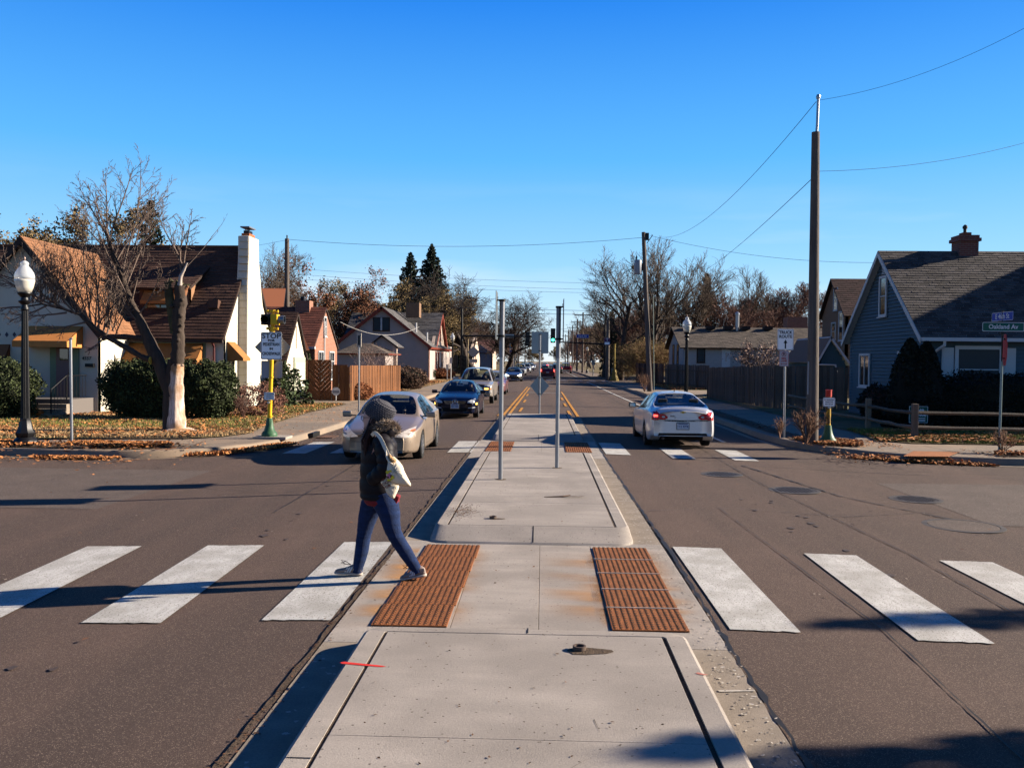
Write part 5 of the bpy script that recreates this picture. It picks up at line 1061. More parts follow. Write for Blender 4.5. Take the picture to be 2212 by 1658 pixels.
SUV = dict(PICK, key='suv', L=4.65, W=1.84, R=.35, yf=1.38, yr=-1.36, H=1.7, wr=.64, zu=.26, fz=.3, rz=.34,
    top=[(2.32, .74), (2.27, .88), (2.05, .95), (1.5, 1.02), (1.05, 1.08), (.6, 1.38), (.2, 1.62), (-.3, 1.68), (-1.3, 1.66), (-1.85, 1.60), (-2.1, 1.30), (-2.22, 1.08), (-2.32, .9)],
    belt=[(2.32, .68), (2.15, .82), (1.5, .92), (1.0, .98), (-1.2, 1.06), (-2.1, 1.06), (-2.25, 1.0), (-2.32, .85)],
    wid=[(2.32, .74), (2.27, .82), (2.1, .92), (1.8, .98), (1.3, 1.0), (-1.6, 1.0), (-2.0, .96), (-2.2, .91), (-2.32, .85)],
    cowl=1.05, rf=.2, rr=-1.88, trunk=-2.16, pillars=[(-.40, -.52), (-1.25, -1.36)], doors=(.9, -.45, -1.3), ms=1.1, my=.85,
    front=[('2headlight', [(.50, .82), (.66, .87), (.80, .90)], [(.48, .74), (.66, .73), (.82, .76)], 'lamp', .01), ('grille', [(-.44, .82), (0, .82), (.44, .82)], [(-.42, .68), (0, .68), (.42, .68)], 'black', .008), ('grille_bar', [(-.4, .77), (.4, .77)], [(-.4, .75), (.4, .75)], 'chrome', .016), ('lower_intake', [(-.6, .5), (.6, .5)], [(-.5, .38), (.5, .38)], 'well', .008)],
    rear=[('2tail_lamp', [(.68, 1.12), (.82, 1.08)], [(.70, .86), (.84, .86)], 'brake', .01), ('rear_bumper', [(-.75, .6), (.75, .6)], [(-.75, .42), (.75, .42)], 'black', .01), ('high_brake_light', [(-.14, 1.63), (.14, 1.63)], [(-.14, 1.585), (.14, 1.585)], 'brake', .03), ('number_plate', [(-.17, .84), (.17, .84)], [(-.17, .70), (.17, .70)], 'clear', .02)])
cA = car('champagne sedan stopped with headlights on, directly behind the walking woman', 'car', accord_p, SEDAN, (-3.40, 20.2, hz(-3.4)), PI, front_lamps='dim')
cM = car('silver sedan driving away with red tail lights at the right crosswalk', 'car', paint('paint_silver', (.80, .81, .84), .5, .38), dict(MALIBU, mirror_black=1), (3.46, 23.95, hz(3.5)), 0, plate_txt=(-1, .60, '112 XYK'), rims=rimd)
cB = car('dark blue sedan with chrome star grille queued behind the champagne sedan', 'car', paint('paint_navy', (.004, .006, .022), .0, .25, .22), MERC, (-3.16, 33.9, hz(-3.2)), PI, plate_txt=(1, .475, '587 KBL'), front_lamps='clear')
cP = car('grey pickup truck with amber lamps behind the dark blue sedan', 'pickup truck', paint('paint_pewter', (.42, .38, .35)), PICK, (-3.30, 45.0, hz(-3.3)), PI, name='pickup_truck', front_lamps='clear')
# badges
for c_ in (cA, cM, cB, cP): c_.scale = (.93, .94, .955)
def hang(cr_, b_, name_, m_, x, z, dy, off=.02, **k):
    p_ = CATS[id(cr_)][0](x, z, dy); o = b_.build(name_, m_, cr_, **k); o.location = (x, p_.y+dy*off, z); return o
b = MB(); n = 24; b.tube([(.105*math.cos(2*PI*i/n), 0, .105*math.sin(2*PI*i/n)) for i in range(n+1)], .010, 6)
for k in range(3): a = R_(90+120*k); b.tube([(0, 0, 0), (.1*math.cos(a), 0, .1*math.sin(a))], [.018, .004], 6)
hang(cB, b, 'star_emblem', chrome, 0, .632, 1, .035)
b = MB(); b.tube([(0, 0, 0), (0, 0, .05)], .004, 5); b.tube([(.025*math.cos(2*PI*i/12), 0, .075+.025*math.sin(2*PI*i/12)) for i in range(13)], .004, 5); o = b.build('hood_ornament', chrome, cB); o.location = (0, 2.1, .80)
b = MB(); b.slab([(-.075, 0, -.012), (-.03, 0, -.012), (-.028, 0, -.028), (.03, 0, -.028), (.03, 0, -.012), (.078, 0, -.012), (.07, 0, .014), (.028, 0, .014), (.026, 0, .028), (-.028, 0, .028), (-.028, 0, .014), (-.07, 0, .014)], .012, (0, -1, 0)); hang(cM, b, 'cross_emblem', mat('gold_badge', (.55, .38, .1), .35, metal=.7), 0, .955, -1, .012)
bt_ = mat('badge_grey', (.2, .2, .22), .3, metal=.8); p_ = CATS[id(cM)][0](-.25, .87, -1)
text(cM, 'Malibu', .05, (-.27, p_.y-.008, .855), FRONT, bt_, name='badge', off=.002); text(cM, 'LT', .04, (-.2, p_.y-.008, .81), FRONT, bt_, name='badge', off=.002)
b = MB(); b.slab([(-.03, 0, 0), (.05, 0, 0), (-.05, 0, .06)], .012, (1, 0, 0)); b = MB(); b.add([(-.012, .06, 0), (.012, .06, 0), (.006, -.08, 0), (-.006, -.08, 0), (0, -.07, .055)], [(0, 1, 4), (1, 2, 4), (2, 3, 4), (3, 0, 4)]); o = b.build('roof_aerial', trimm, cM); o.location = (.0, -.82, 1.438)
b = MB(); b.lathe([(.035, 0), (.035, .12)], 10, (0, 0, 0), 'y'); o = b.build('exhaust_pipe', MATS['rusty_pipe'], cM); o.location = (-.5, -2.33, .27)
b = MB(); b.box((0, 0, 0), (.30, .02, .02)); hang(cA, b, 'plate_bracket', trimm, 0, .36, 1, .01)
# far traffic
FAR = [('dark grey sedan with both headlights shining, coming through the intersection', 'sedan', SEDAN, (.05, .05, .055), (-2.95, 91.0), 'lit', 'off', PI), ('white suv following the dark grey sedan', 'suv', SUV, (.72, .73, .74), (-3.25, 129), 'off', 'off', PI), ('second pale suv right behind the white one', 'suv', SUV, (.5, .55, .6), (-2.9, 156), 'off', 'off', PI),
       ('blue hatchback in the far oncoming column', 'suv', SUV, (.03, .08, .32), (-2.75, 190), 'lit', 'off', PI), ('small silver car in the far oncoming column', 'car', SEDAN, (.5, .52, .55), (-2.6, 222), 'off', 'off', PI), ('dark pickup cresting behind the far oncoming cars', 'pickup truck', PICK, (.03, .04, .06), (-5.2, 250), 'off', 'off', PI),
       ('dark red suv braking, seen from behind in the centre of the street', 'suv', SUV, (.22, .012, .03), (.60, 104.3), 'off', 'lit', 0), ('black car right of the red suv, waiting further on', 'suv', SUV, (.015, .017, .02), (2.4, 146), 'off', 'off', 0), ('bright red pickup ahead on the right of the braking suv', 'pickup truck', PICK, (.45, .02, .02), (4.0, 152), 'off', 'off', 0), ('silver minivan far ahead in the right lane', 'minivan', SUV, (.45, .48, .52), (.75, 232), 'off', 'off', 0), ('farthest dark car ahead in the right lane', 'car', SUV, (.05, .04, .04), (3.1, 212), 'off', 'off', 0), ('maroon car half hidden behind the grey pickup', 'car', SEDAN, (.2, .08, .09), (-3.15, 56.5), 'off', 'off', PI)]
for i, (lb, ct, sp_, c_, (x, y), fl, tl, rz_) in enumerate(FAR):
    car(lb, ct, paint('paint_far_%d' % i, c_, .3), sp_, (x, y, hz(x)), rz_, front_lamps=fl, tail=tl, detail=False, name={'suv': 'suv', 'pickup truck': 'pickup_truck'}.get(ct, 'car'))
# ------------------------------------------------------------------ houses
stucco = mat('cream_stucco', (.72, .66, .54), .9, var=.05, vscale=2, bump=.5, bscale=60); stuccog = mat('grey_pink_stucco', (.46, .39, .36), .9, var=.07, vscale=1.5, bump=.4, bscale=50)
shA = mat('brown_shingle', (.10, .050, .033), .9, isl=.22, bump=.3, bscale=60); shG = mat('grey_shingle', (.105, .10, .10), .9, isl=.35, bump=.3, bscale=60); shD = mat('umber_shingle', (.12, .095, .075), .9, isl=.38, bump=.3, bscale=60); shR = mat('red_brown_shingle', (.17, .055, .035), .9, isl=.3)
trimbr = mat('dark_brown_trim', (.035, .02, .015), .7); trimgreen = mat('sage_green_trim', (.22, .28, .18), .7); awn = mat('orange_awning', (.42, .17, .045), .8, var=.12, vscale=5, stretch=(6, 1, 1)); redtrim = mat('brick_red_trim', (.30, .055, .03), .7); whitetrim = mat('white_trim', (.62, .62, .62), .6)
paneg = mat('window_pane', (.012, .016, .02), .06, spec=.8, coat=.5); panel_ = mat('pane_light', (.03, .045, .055), .4, spec=.15)
brickr = brickmat('red_brick', (.38, .12, .055), (.28, .085, .04), (.34, .26, .2)); brickk = brickmat('dark_red_brick', (.20, .05, .035), (.15, .04, .03), (.2, .15, .12)); brickb = brickmat('tan_brick', (.26, .13, .06), (.22, .105, .045), (.2, .14, .09))
bluesid = mat('blue_siding', (.072, .125, .165), .75, var=.06, vscale=4); bluedk = mat('teal_siding', (.045, .10, .12), .8, var=.05, vscale=3); whitesid = mat('white_siding', (.42, .41, .40), .8, var=.05, vscale=4)
def shingles(name, parent, A, B, C, D, m, course=.16, tab=.32, th=.018):
    """tabs laid over the roof plane A(eave left) B(eave right) C(ridge right) D(ridge left)"""
    A, B, C, D = map(Vector, (A, B, C, D)); n_ = (B-A).cross(D-A).normalized()
    if n_.z < 0: n_ = -n_
    rows = max(1, int(((A+B)/2-(C+D)/2).length/course)); b = MB(); r = random.Random(int(abs(A.x*13+A.y*7)*10))
    U = (B-A).normalized()
    for i in range(rows):
        f0, f1 = i/rows, (i+1.0)/rows; P0, P1, Q0, Q1 = A.lerp(D, f0), B.lerp(C, f0), A.lerp(D, f1), B.lerp(C, f1); W_ = (P1-P0).length; 
        if W_ < .05: continue
        k = max(1, round(W_/tab)); off = .5 if i % 2 else 0
        for j in range(-1, k+1):
            u0, u1 = max(0, (j+off)/k), min(1, (j+off+.965)/k)
            if u1-u0 < .05/k: continue
            dz = n_*(th*r.uniform(.9, 1.5)); a, c, d, e = P0.lerp(P1, u0), P0.lerp(P1, u1), Q0.lerp(Q1, u1), Q0.lerp(Q1, u0)
            lift = n_*.006; b.add([a+dz, c+dz, d+lift, e+lift, a+lift*.2, c+lift*.2], [(0, 1, 2, 3), (4, 5, 1, 0), (4, 0, 3), (5, 2, 1)])
    o = b.build(name, m, parent); o['kind'] = 'stuff'; return o
def roofplane(parent, A, B, C, D, m, t=.10, fascia=None, name='roof', shingle=True, course=.16, tab=.32):
    A, B, C, D = map(Vector, (A, B, C, D)); poly_ = [A, B, C] if (C-D).length < .02 else [A, B, C, D]; n_ = (B-A).cross(C-A); n_ = n_ if n_.z > 0 else -n_
    b = MB(); b.slab(poly_, t, n_); o = b.build(name, fascia or trimbr, parent)
    if shingle: shingles('shingles', o, A, B, C, D, m, course, tab)
    else: b = MB(); q = n_.normalized()*.012; b.add([p_+q for p_ in poly_], [tuple(range(len(poly_)))]); b.build('roofing', m, o)
    return o
def walls(parent, polys, m, t=.2, name='wall'):
    out = []
    for P, nn in polys: b = MB(); b.slab(P, t, nn); out.append(b.build(name, m, parent))
    return out
def window(parent, c, w_, h_, face, frame=whitetrim, cols=1, rows=2, pane=None, fw=.07, sill=True, name='window', depth=.05):
    """face 'y' = looks to -Y, 'x' = looks to +X, 'X' = looks to -X; c = centre on the wall face"""
    rz = {'y': 0, 'x': PI/2, 'X': -PI/2}[face]
    o = MB(); x, z = w_/2, h_/2
    for a, c_ in (((-x-fw, -depth, z), (x+fw, 0, z+fw)), ((-x-fw, -depth, -z-fw), (x+fw, 0, -z)), ((-x-fw, -depth, -z), (-x, 0, z)), ((x, -depth, -z), (x+fw, 0, z))): o.bb(a, c_)
    f = o.build(name, frame, parent); f.location = c; f.rotation_euler = (0, 0, rz)
    for i in range(cols):
        for j in range(rows):
            b = MB(); x0 = -x+w_*i/cols+.01; x1 = -x+w_*(i+1)/cols-.01; z0 = -z+h_*j/rows+.01; z1_ = -z+h_*(j+1)/rows-.01; b.bb((x0, -.018, z0), (x1, -.004, z1_)); b.build('pane', pane or paneg, f)
    b = MB()
    for i in range(1, cols): b.bb((-x+w_*i/cols-.02, -.04, -z), (-x+w_*i/cols+.02, -.003, z))
    for j in range(1, rows): b.bb((-x, -.038, -z+h_*j/rows-.02), (x, -.003, -z+h_*j/rows+.02))
    if b.v: b.build('muntin', frame, f)
    if sill: b = MB(); b.bb((-x-fw-.03, -depth-.05, -z-fw-.04), (x+fw+.03, 0, -z-fw)); b.build('sill', frame, f)
    return f
def awning(parent, c, w_, h_, d, face, m=awn, val=.22, ends=True):
    rz = {'y': 0, 'x': PI/2, 'X': -PI/2}[face]; x = w_/2; b = MB()
    b.slab([(-x, 0, h_), (x, 0, h_), (x, -d, 0), (-x, -d, 0)], .02, (0, -1, 1)); o = b.build('awning', m, parent); o.location = c; o.rotation_euler = (0, 0, rz)
    b = MB(); b.bb((-x, -d-.02, -val), (x, -d, .0)); b.build('valance', m, o)
    for s_ in (-1, 1):
        b = MB(); b.slab([(s_*x, 0, h_), (s_*x, -d, 0), (s_*x, -d, -val), (s_*x, 0, -val)], .015, (s_, 0, 0)); b.build('awning_side', m, o)
    return o
# ---- cream stucco house with brown roof (left) ----
XW, YF = -12.3, 33.5
HA = thing('stucco_house', 'cream stucco house with steep brown roofs, orange awnings and a big white chimney', 'house', (0, 0, 0))
yb_ = 39.4; yr_ = 36.42; ze, zrg = 3.1, 6.7; xl = -27
walls(HA, [([(xl, YF, 0), (XW, YF, 0), (XW, YF, ze), (xl, YF, ze)], (0, -1, 0)), ([(XW, YF+.002, 0), (XW, yb_, 0), (XW, yb_, ze-.1), (XW, yr_, zrg-.15), (XW, YF+.002, ze-.12)], (1, 0, 0)), ([(xl, yb_, 0), (XW-.2, yb_, 0), (XW-.2, yb_, ze), (xl, yb_, ze)], (0, 1, 0)), ([(xl, YF+.2, 0), (xl, yb_, 0), (xl, yb_, ze-.1), (xl, yr_, zrg-.15), (xl, YF+.2, ze-.12)], (-1, 0, 0))], stucco)
sl = (zrg-ze)/(yr_-YF)
fr = roofplane(HA, (xl-.1, YF-.28, ze-.28*sl+.05), (XW+.10, YF-.28, ze-.28*sl+.05), (XW+.10, yr_, zrg), (xl-.1, yr_, zrg), shA); roofplane(HA, (XW+.10, yb_+.3, ze-.25), (xl-.1, yb_+.3, ze-.25), (xl-.1, yr_+.002, zrg), (XW+.10, yr_+.002, zrg), shA, shingle=False)
b = MB(); b.tube([(xl, yr_, zrg+.03), (XW+.1, yr_, zrg+.03)], .06, 6); b.build('ridge_cap', shA, HA)
b = MB(); b.bb((XW-.9, YF-.42, 2.66), (XW+.1, YF-.31, 2.78)); b.bb((-15.8, YF-.42, 2.66), (XW-.9, YF-.31, 2.78)); b.build('gutter', trimbr, HA); b = MB(); b.tube([(XW-.35, YF-.06, .2), (XW-.35, YF-.06, 2.5), (XW-.35, YF-.3, 2.7)], .045, 8); b.build('downspout', mat('maroon_pipe', (.12, .03, .03), .6), HA)
# bare tan base board under eave, picture windows under awning
b = MB(); b.bb((-16.55, YF-.07, .6), (-13.0, YF-.003, 2.68)); b.build('window_surround', trimgreen, HA)
for x0, x1 in ((-16.4, -15.5), (-15.45, -14.1), (-14.05, -13.15)):
    window(HA, ((x0+x1)/2, YF-.075, 1.5), x1-x0-.16, 1.7, 'y', trimgreen, 2 if x1-x0 < 1 else 3, 4, None, .05, False)
awning(HA, (-14.72, YF-.09, 2.05), 3.3, .58, .62, 'y')
window(HA, (XW+.002, 34.2, 1.95), .62, 1.0, 'x', trimgreen, 1, 2, None, .09); awning(HA, (XW+.05, 34.2, 2.1), .85, .62, .6, 'x', val=.12)
# chimney: tapering stucco stack on the gable
ch = MB(); xo, xi = XW+.42, XW-.1
prof_ = [(0, 35.05, 37.5, .40), (2.0, 35.08, 37.42, .39), (4.2, 35.14, 37.12, .38), (5.0, 35.18, 36.9, .37), (5.9, 35.30, 36.7, .36), (6.1, 35.33, 36.64, .36), (7.05, 35.35, 36.6, .36)]
vs = []; rr = random.Random(4)
for z, y0, y1, o_ in prof_: vs += [(xi, y0, z), (XW+o_, y0, z), (XW+o_, y1, z), (xi, y1, z)]
k = len(prof_); ch.add(vs, [(4*i+j, 4*i+(j+1) % 4, 4*i+4+(j+1) % 4, 4*i+4+j) for i in range(k-1) for j in range(4)]+[(4*k-4, 4*k-3, 4*k-2, 4*k-1)])
chm = ch.build('chimney', stucco, HA, bevel=.05)
b = MB()
for z in np.arange(.5, 6.9, .30): b.bb((XW-.02, 35.035+z*.02 if z < 5 else 35.165+(z-5.2)*.1, z), (XW+.355, 36.4, z+.014))
b.build('block_joint', mat('stucco_joint', (.5, .42, .27), .9), chm)
b = MB(); b.bb((XW-.02, 35.55, 7.05), (XW+.30, 36.25, 7.17)); b.build('flue_base', mat('terracotta', (.42, .13, .05), .8), chm); b = MB(); b.bb((XW+.03, 35.65, 7.17), (XW+.25, 36.1, 7.30)); b.build('flue', blackm, chm); b = MB(); b.bb((XW-.06, 35.5, 7.40), (XW+.32, 36.3, 7.45))
for q in (35.7, 36.1): b.tube([(XW+.1, q, 7.3), (XW+.1, q, 7.42)], .03, 5)
b.build('flue_cap', MATS['galv_dull'], chm)
# dormer
zt0 = ze+(34.55-YF)*sl
dz1 = 4.85
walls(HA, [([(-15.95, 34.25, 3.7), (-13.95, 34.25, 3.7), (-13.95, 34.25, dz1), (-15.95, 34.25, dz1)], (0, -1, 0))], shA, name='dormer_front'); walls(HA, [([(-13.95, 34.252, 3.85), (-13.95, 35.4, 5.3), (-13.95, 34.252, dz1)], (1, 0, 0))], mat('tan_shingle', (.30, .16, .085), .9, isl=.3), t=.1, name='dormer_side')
roofplane(HA, (-16.15, 33.95, 4.80), (-13.80, 33.95, 4.80), (-13.62, 36.0, 6.0), (-16.2, 36.0, 6.0), shA, t=.08)
window(HA, (-15.1, 34.245, 4.08), 1.05, .42, 'y', trimgreen, 2, 1, None, .06); awning(HA, (-15.05, 34.2, 4.3), 1.35, .42, .35, 'y', val=.13)
b = MB(); b.box((-12.95, 34.25, 4.18), (.40, .3, .34), M=Matrix.Rotation(-.2, 3, 'X')); b.build('roof_vent', shA, HA)
# entry gable
YE = 31.0; ax, az = -18.6, 6.35; ex = 2.95; ez = 2.95
walls(HA, [([(-21.2, YE, 0), (-15.95, YE, 0), (-15.95, YE, 3.15), (ax, YE, az-.12), (-21.2, YE, 3.15)], (0, -1, 0)), ([(-15.95, YE+.002, 0), (-15.95, YF, 0), (-15.95, YF, 3.1), (-15.95, YE+.002, 3.1)], (1, 0, 0))], stucco)
s2 = (az-ez)/ex
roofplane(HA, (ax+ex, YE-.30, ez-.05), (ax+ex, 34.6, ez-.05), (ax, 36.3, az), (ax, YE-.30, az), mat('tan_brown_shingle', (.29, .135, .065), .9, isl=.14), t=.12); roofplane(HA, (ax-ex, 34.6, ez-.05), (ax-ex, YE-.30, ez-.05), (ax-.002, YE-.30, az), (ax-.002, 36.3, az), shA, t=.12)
b = MB()
for s_ in (-1, 1): b.slab([(ax, YE-.33, az-.02), (ax+s_*(ex+.02), YE-.33, ez-.1), (ax+s_*(ex-.12), YE-.33, ez-.22), (ax, YE-.33, az-.30)], .05, (0, -1, 0))
b.build('verge_board', trimbr, HA)
b = MB()
for x_ in (-19.0, -19.28, -18.72, -19.56): b.slab([(x_-.07, YE-.004, 2.85), (x_, YE-.004, 2.95), (x_+.07, YE-.004, 2.85), (x_, YE-.004, 2.75)], .02, (0, -1, 0))
b.build('diamond_tile', mat('slate_tile', (.06, .06, .09), .7), HA)
dr = MB(); dr.bb((-17.66, YE-.07, .55), (-16.62, YE-.003, 2.75)); dr.build('door_frame', trimgreen, HA); dr = MB(); dr.bb((-17.42, YE-.10, .62), (-16.86, YE-.07, 2.62)); dd = dr.build('door', mat('mauve_door', (.24, .15, .14), .7), HA)
b = MB(); b.bb((-17.28, YE-.115, 1.95), (-16.98, YE-.10, 2.35)); b.build('pane', paneg, dd); b = MB(); b.lathe([(.03, 0), (.03, -.06)], 8, (-16.91, YE-.1, 1.5), 'y'); b.build('handle', chrome, dd)
aw = awning(HA, (-17.45, YE-.02, 2.62), 1.95, .55, 1.05, 'y', mat('amber_awning', (.66, .25, .065), .8, var=.1, vscale=5)); awning(HA, (-20.1, YE-.02, 1.55), 1.9, .95, .6, 'y', mat('dark_orange_awning', (.26, .10, .04), .8)); window(HA, (-20.1, YE-.004, 1.3), 1.6, 1.1, 'y', trimgreen, 2, 2)
o = text(HA, '4557', .17, (-16.36, YE-.02, 2.02), FRONT, blacktxt, name='house_number', off=.003, shear=.2); b = MB(); b.bb((-16.36, YE-.12, 1.72), (-16.06, YE-.003, 1.84)); b.build('mailbox', blackm, HA)
# lit little wall with bell-cast edge right of the entry
walls(HA, [([(-15.94, 32.2, .1), (-15.3, 32.2, .1), (-15.6, 32.2, 1.4), (-15.94, 32.2, 2.2)], (0, -1, 0))], stucco, name='buttress')
# steps and rails
for i in range(4): b = MB(); b.bb((-18.6, YE-1.5-.32*i, .0), (-16.1, YE-1.5-.32*i+.32+(1.5 if i == 0 else 0)-.003, .62-.15*i)); b.build('step', conc2 if i else mat('stoop', (.16, .14, .13), .9), HA)
for x_ in (-18.5, -16.3):
    b = MB(); b.tube([(x_, YE-.1, 1.42), (x_, YE-1.45, 1.42), (x_, YE-2.4, .98)], .022, 6); b.tube([(x_, YE-1.45, .62), (x_, YE-1.45, 1.46)], .026, 6); b.tube([(x_, YE-2.4, .1), (x_, YE-2.4, 1.0)], .026, 6)
    for k in range(7): b.tube([(x_, YE-.2-.2*k, .68), (x_, YE-.2-.2*k, 1.42)], .010, 4)
    for k in range(4): b.tube([(x_, YE-1.6-.2*k, .55-.1*k), (x_, YE-1.6-.2*k, 1.36-.09*k)], .010, 4)
    b.build('stair_rail', blackm, HA)
b = MB(); b.tube([(-17.7, YE-1.45, 1.42), (-18.5, YE-1.45, 1.42)], .02, 6)
for k in range(6): b.tube([(-18.5+.14*k, YE-1.45, .66), (-18.5+.14*k, YE-1.45, 1.42)], .010, 4)
b.build('stair_rail', blackm, HA)
struct(poly('front_walk', [(-18.5, 21), (-17.3, 21), (-17.1, 28.3), (-18.3, 28.3)], .088, concw))
pumpk = mat('pumpkin_orange', (.55, .12, .01), .6)
for (x_, y_, z_, s_, lb) in ((-16.9, 28.6, .08, .30, 'large pumpkin at the foot of the stair rail'), (-18.1, 28.1, .08, .2, 'small pumpkin on the bottom step by the lamp post')):
    t = thing('pumpkin', lb, 'pumpkin', (x_, y_, z_), 0, 'pumpkins on the steps'); b = MB(); n = 20; vs = []
    pr = [(.02, .05), (.6, .0), (.95, .3), (1, .6), (.9, .95), (.5, 1.15), (.1, 1.08)]
    for r_, z in pr:
        for j in range(n): q = 1+.07*abs(math.sin(j*PI*8/n)); vs.append((r_*q*s_*math.cos(2*PI*j/n), r_*q*s_*math.sin(2*PI*j/n), z*s_*.75))
    b.add(vs, [(i*n+j, i*n+(j+1) % n, (i+1)*n+(j+1) % n, (i+1)*n+j) for i in range(len(pr)-1) for j in range(n)]); b.build('rind', pumpk, t, smooth=True); b = MB(); b.tube([(0, 0, .8*s_), (.1*s_, 0, 1.05*s_)], [.08*s_, .05*s_], 6); b.build('stalk', mat('stalk', (.1, .09, .03), .8), t)
# ---- cream garage behind ----
GA = thing('stucco_garage', 'cream garage with brown shingle roof and white door behind the big chimney', 'garage', (0, 0, 0))
y0, y1, ya = 41.5, 45.3, 43.5; zg, za2 = 2.05, 4.4
walls(GA, [([(-20, y0, 0), (XW, y0, 0), (XW, y0, zg), (-20, y0, zg)], (0, -1, 0)), ([(XW, y0+.002, 0), (XW, y1, 0), (XW, y1, zg), (XW, ya, za2-.1), (XW, y0+.002, zg)], (1, 0, 0)), ([(-20, y1, 0), (XW-.2, y1, 0), (XW-.2, y1, zg), (-20, y1, zg)], (0, 1, 0))], stucco)
roofplane(GA, (-20, y0-.25, zg-.25), (XW+.12, y0-.25, zg-.25), (XW+.12, ya, za2), (-20, ya, za2), shA); roofplane(GA, (XW+.12, y1+.2, zg-.25), (-20, y1+.2, zg-.25), (-20, ya+.002, za2), (XW+.12, ya+.002, za2), shA, shingle=False)
b = MB(); b.bb((XW+.001, 43.0, .08), (XW+.06, 45.0, 2.15)); b.build('door_frame', mat('pale_green', (.45, .50, .36), .7), GA); 
for k in range(4): b = MB(); b.bb((XW+.04, 43.15, .1+.45*k), (XW+.08, 44.75, .1+.45*k+.435)); b.build('door_panel', mat('door_cream', (.7, .66, .55), .7), GA)
b = MB(); b.bb((XW+.002, 43.42, 2.6), (XW+.03, 43.56, 3.7)); b.build('gable_slit', mat('slit', (.45, .38, .28), .8), GA)
b = MB(); b.tube([(XW-.6, y0-.08, .1), (XW-.6, y0-.08, 1.9)], .05, 6); b.build('downspout', trimbr, GA)
# ---- red brick house ----
HC = thing('brick_house', 'red brick house with rusty brown roof behind the board fence', 'house', (0, 0, 0))
yc0, yc1, yca = 46.9, 52.2, 49.35
walls(HC, [([(-22, yc0, 0), (XW, yc0, 0), (XW, yc0, 2.9), (-22, yc0, 2.9)], (0, -1, 0)), ([(XW, yc0+.002, 0), (XW, yc1, 0), (XW, yc1, 2.9), (XW, yca, 5.0), (XW, yc0+.002, 2.9)], (1, 0, 0))], brickr)
roofplane(HC, (-22, yc0-.3, 2.7), (XW+.08, yc0-.3, 2.7), (XW+.08, yca, 5.0), (-22, yca, 5.0), shR, shingle=True, course=.2, tab=.4); roofplane(HC, (XW+.08, yc1+.2, 2.7), (-22, yc1+.2, 2.7), (-22, yca+.002, 5.0), (XW+.08, yca+.002, 5.0), shR, shingle=False)
window(HC, (XW+.002, 49.2, 3.9), .5, 1.0, 'x', whitetrim, 1, 2); window(HC, (XW+.002, 48.3, 1.7), 1.0, 1.5, 'x', whitetrim, 2, 3); window(HC, (XW+.002, 50.8, 1.7), 1.0, 1.5, 'x', whitetrim, 2, 3); window(HC, (-13.6, yc0-.003, 1.8), .9, 1.3, 'y', whitetrim, 2, 3)
b = MB(); b.tube([(XW+.08, 48.9, 0), (XW+.08, 48.9, 2.9), (XW+.08, 49.0, 4.2)], .04, 6); b.build('drain_pipe', whitetrim, HC)
b = MB(); b.bb((-13.9, yca-.4, 4.6), (-13.1, yca+.4, 5.35)); b.build('chimney', brickr, HC); b = MB(); b.bb((-13.7, yca-.1, 5.35), (-13.5, yca+.1, 5.6)); b.build('flue', blackm, HC)
b = MB(); b.bb((-13.2, 45.9, 2.6), (-12.0, 46.1, 2.72)); b.build('gutter', whitetrim, HC)
roofplane(HC, (-18, 44.9, 2.5), (-12.0, 44.9, 2.5), (-12.9, 46.6, 3.6), (-18, 46.6, 3.6), mat('rust_roof', (.30, .10, .045), .9, isl=.2), shingle=False)
HX = thing('far_brick_house', 'orange roof end of a house just showing beside the white chimney', 'house', (0, 0, 0)); q0, q1, q2 = atY(545, 668, 56), atY(612, 668, 56), atY(566, 650, 58)
roofplane(HX, (q0.x-4, 56, q0.z), (q1.x, 56, q1.z), (q2.x+1, 60, q2.z+1.0), (q0.x-4, 60, q2.z+1.0), mat('orange_roof', (.45, .15, .06), .9), shingle=False); walls(HX, [([(q0.x-4, 56.4, 0), (q1.x-.4, 56.4, 0), (q1.x-.4, 56.4, q0.z), (q0.x-4, 56.4, q0.z)], (0, -1, 0))], brickr)
# ---- grey-pink stucco house with red trim ----
HD = thing('gabled_house', 'pinkish grey stucco house with red trim and grey roof beyond the board fence', 'house', (0, 0, 0))
YD = 84; ap = atY(*zb(1405, 585), YD); le = atY(*zb(905, 960), YD); re = atY(*zb(1895, 985), YD); xr = re.x+.1; xl_ = 2*ap.x-xr
walls(HD, [([(xl_, YD, 0), (xr, YD, 0), (xr, YD, re.z), (ap.x, YD, ap.z-.15), (xl_, YD, re.z)], (0, -1, 0)), ([(xr, YD+.002, 0), (xr, 107, 0), (xr, 107, re.z), (xr, YD+.002, re.z)], (1, 0, 0))], stuccog)
roofplane(HD, (re.x+.5, YD-.4, re.z-.35), (re.x+.5, 103, re.z-.35), (ap.x, 103, ap.z), (ap.x, YD-.4, ap.z), shG, t=.25, fascia=redtrim, course=.25, tab=.5); roofplane(HD, (2*ap.x-re.x-.5, 103, re.z-.35), (2*ap.x-re.x-.5, YD-.4, re.z-.35), (ap.x-.002, YD-.4, ap.z), (ap.x-.002, 103, ap.z), shG, t=.25, fascia=redtrim, shingle=False)
wt, wb_ = atY(*zb(1305, 700), YD), atY(*zb(1492, 852), YD)
window(HD, ((wt.x+wb_.x)/2, YD-.003, (wt.z+wb_.z)/2), wb_.x-wt.x-.2, wt.z-wb_.z-.2, 'y', trimbr, 2, 1, panel_, .08); 
b = MB(); b.bb(((wt.x+wb_.x)/2-.08, YD-.08, wb_.z+.05), ((wt.x+wb_.x)/2+.08, YD-.055, wt.z-.05)); b.build('mullion', whitetrim, HD)
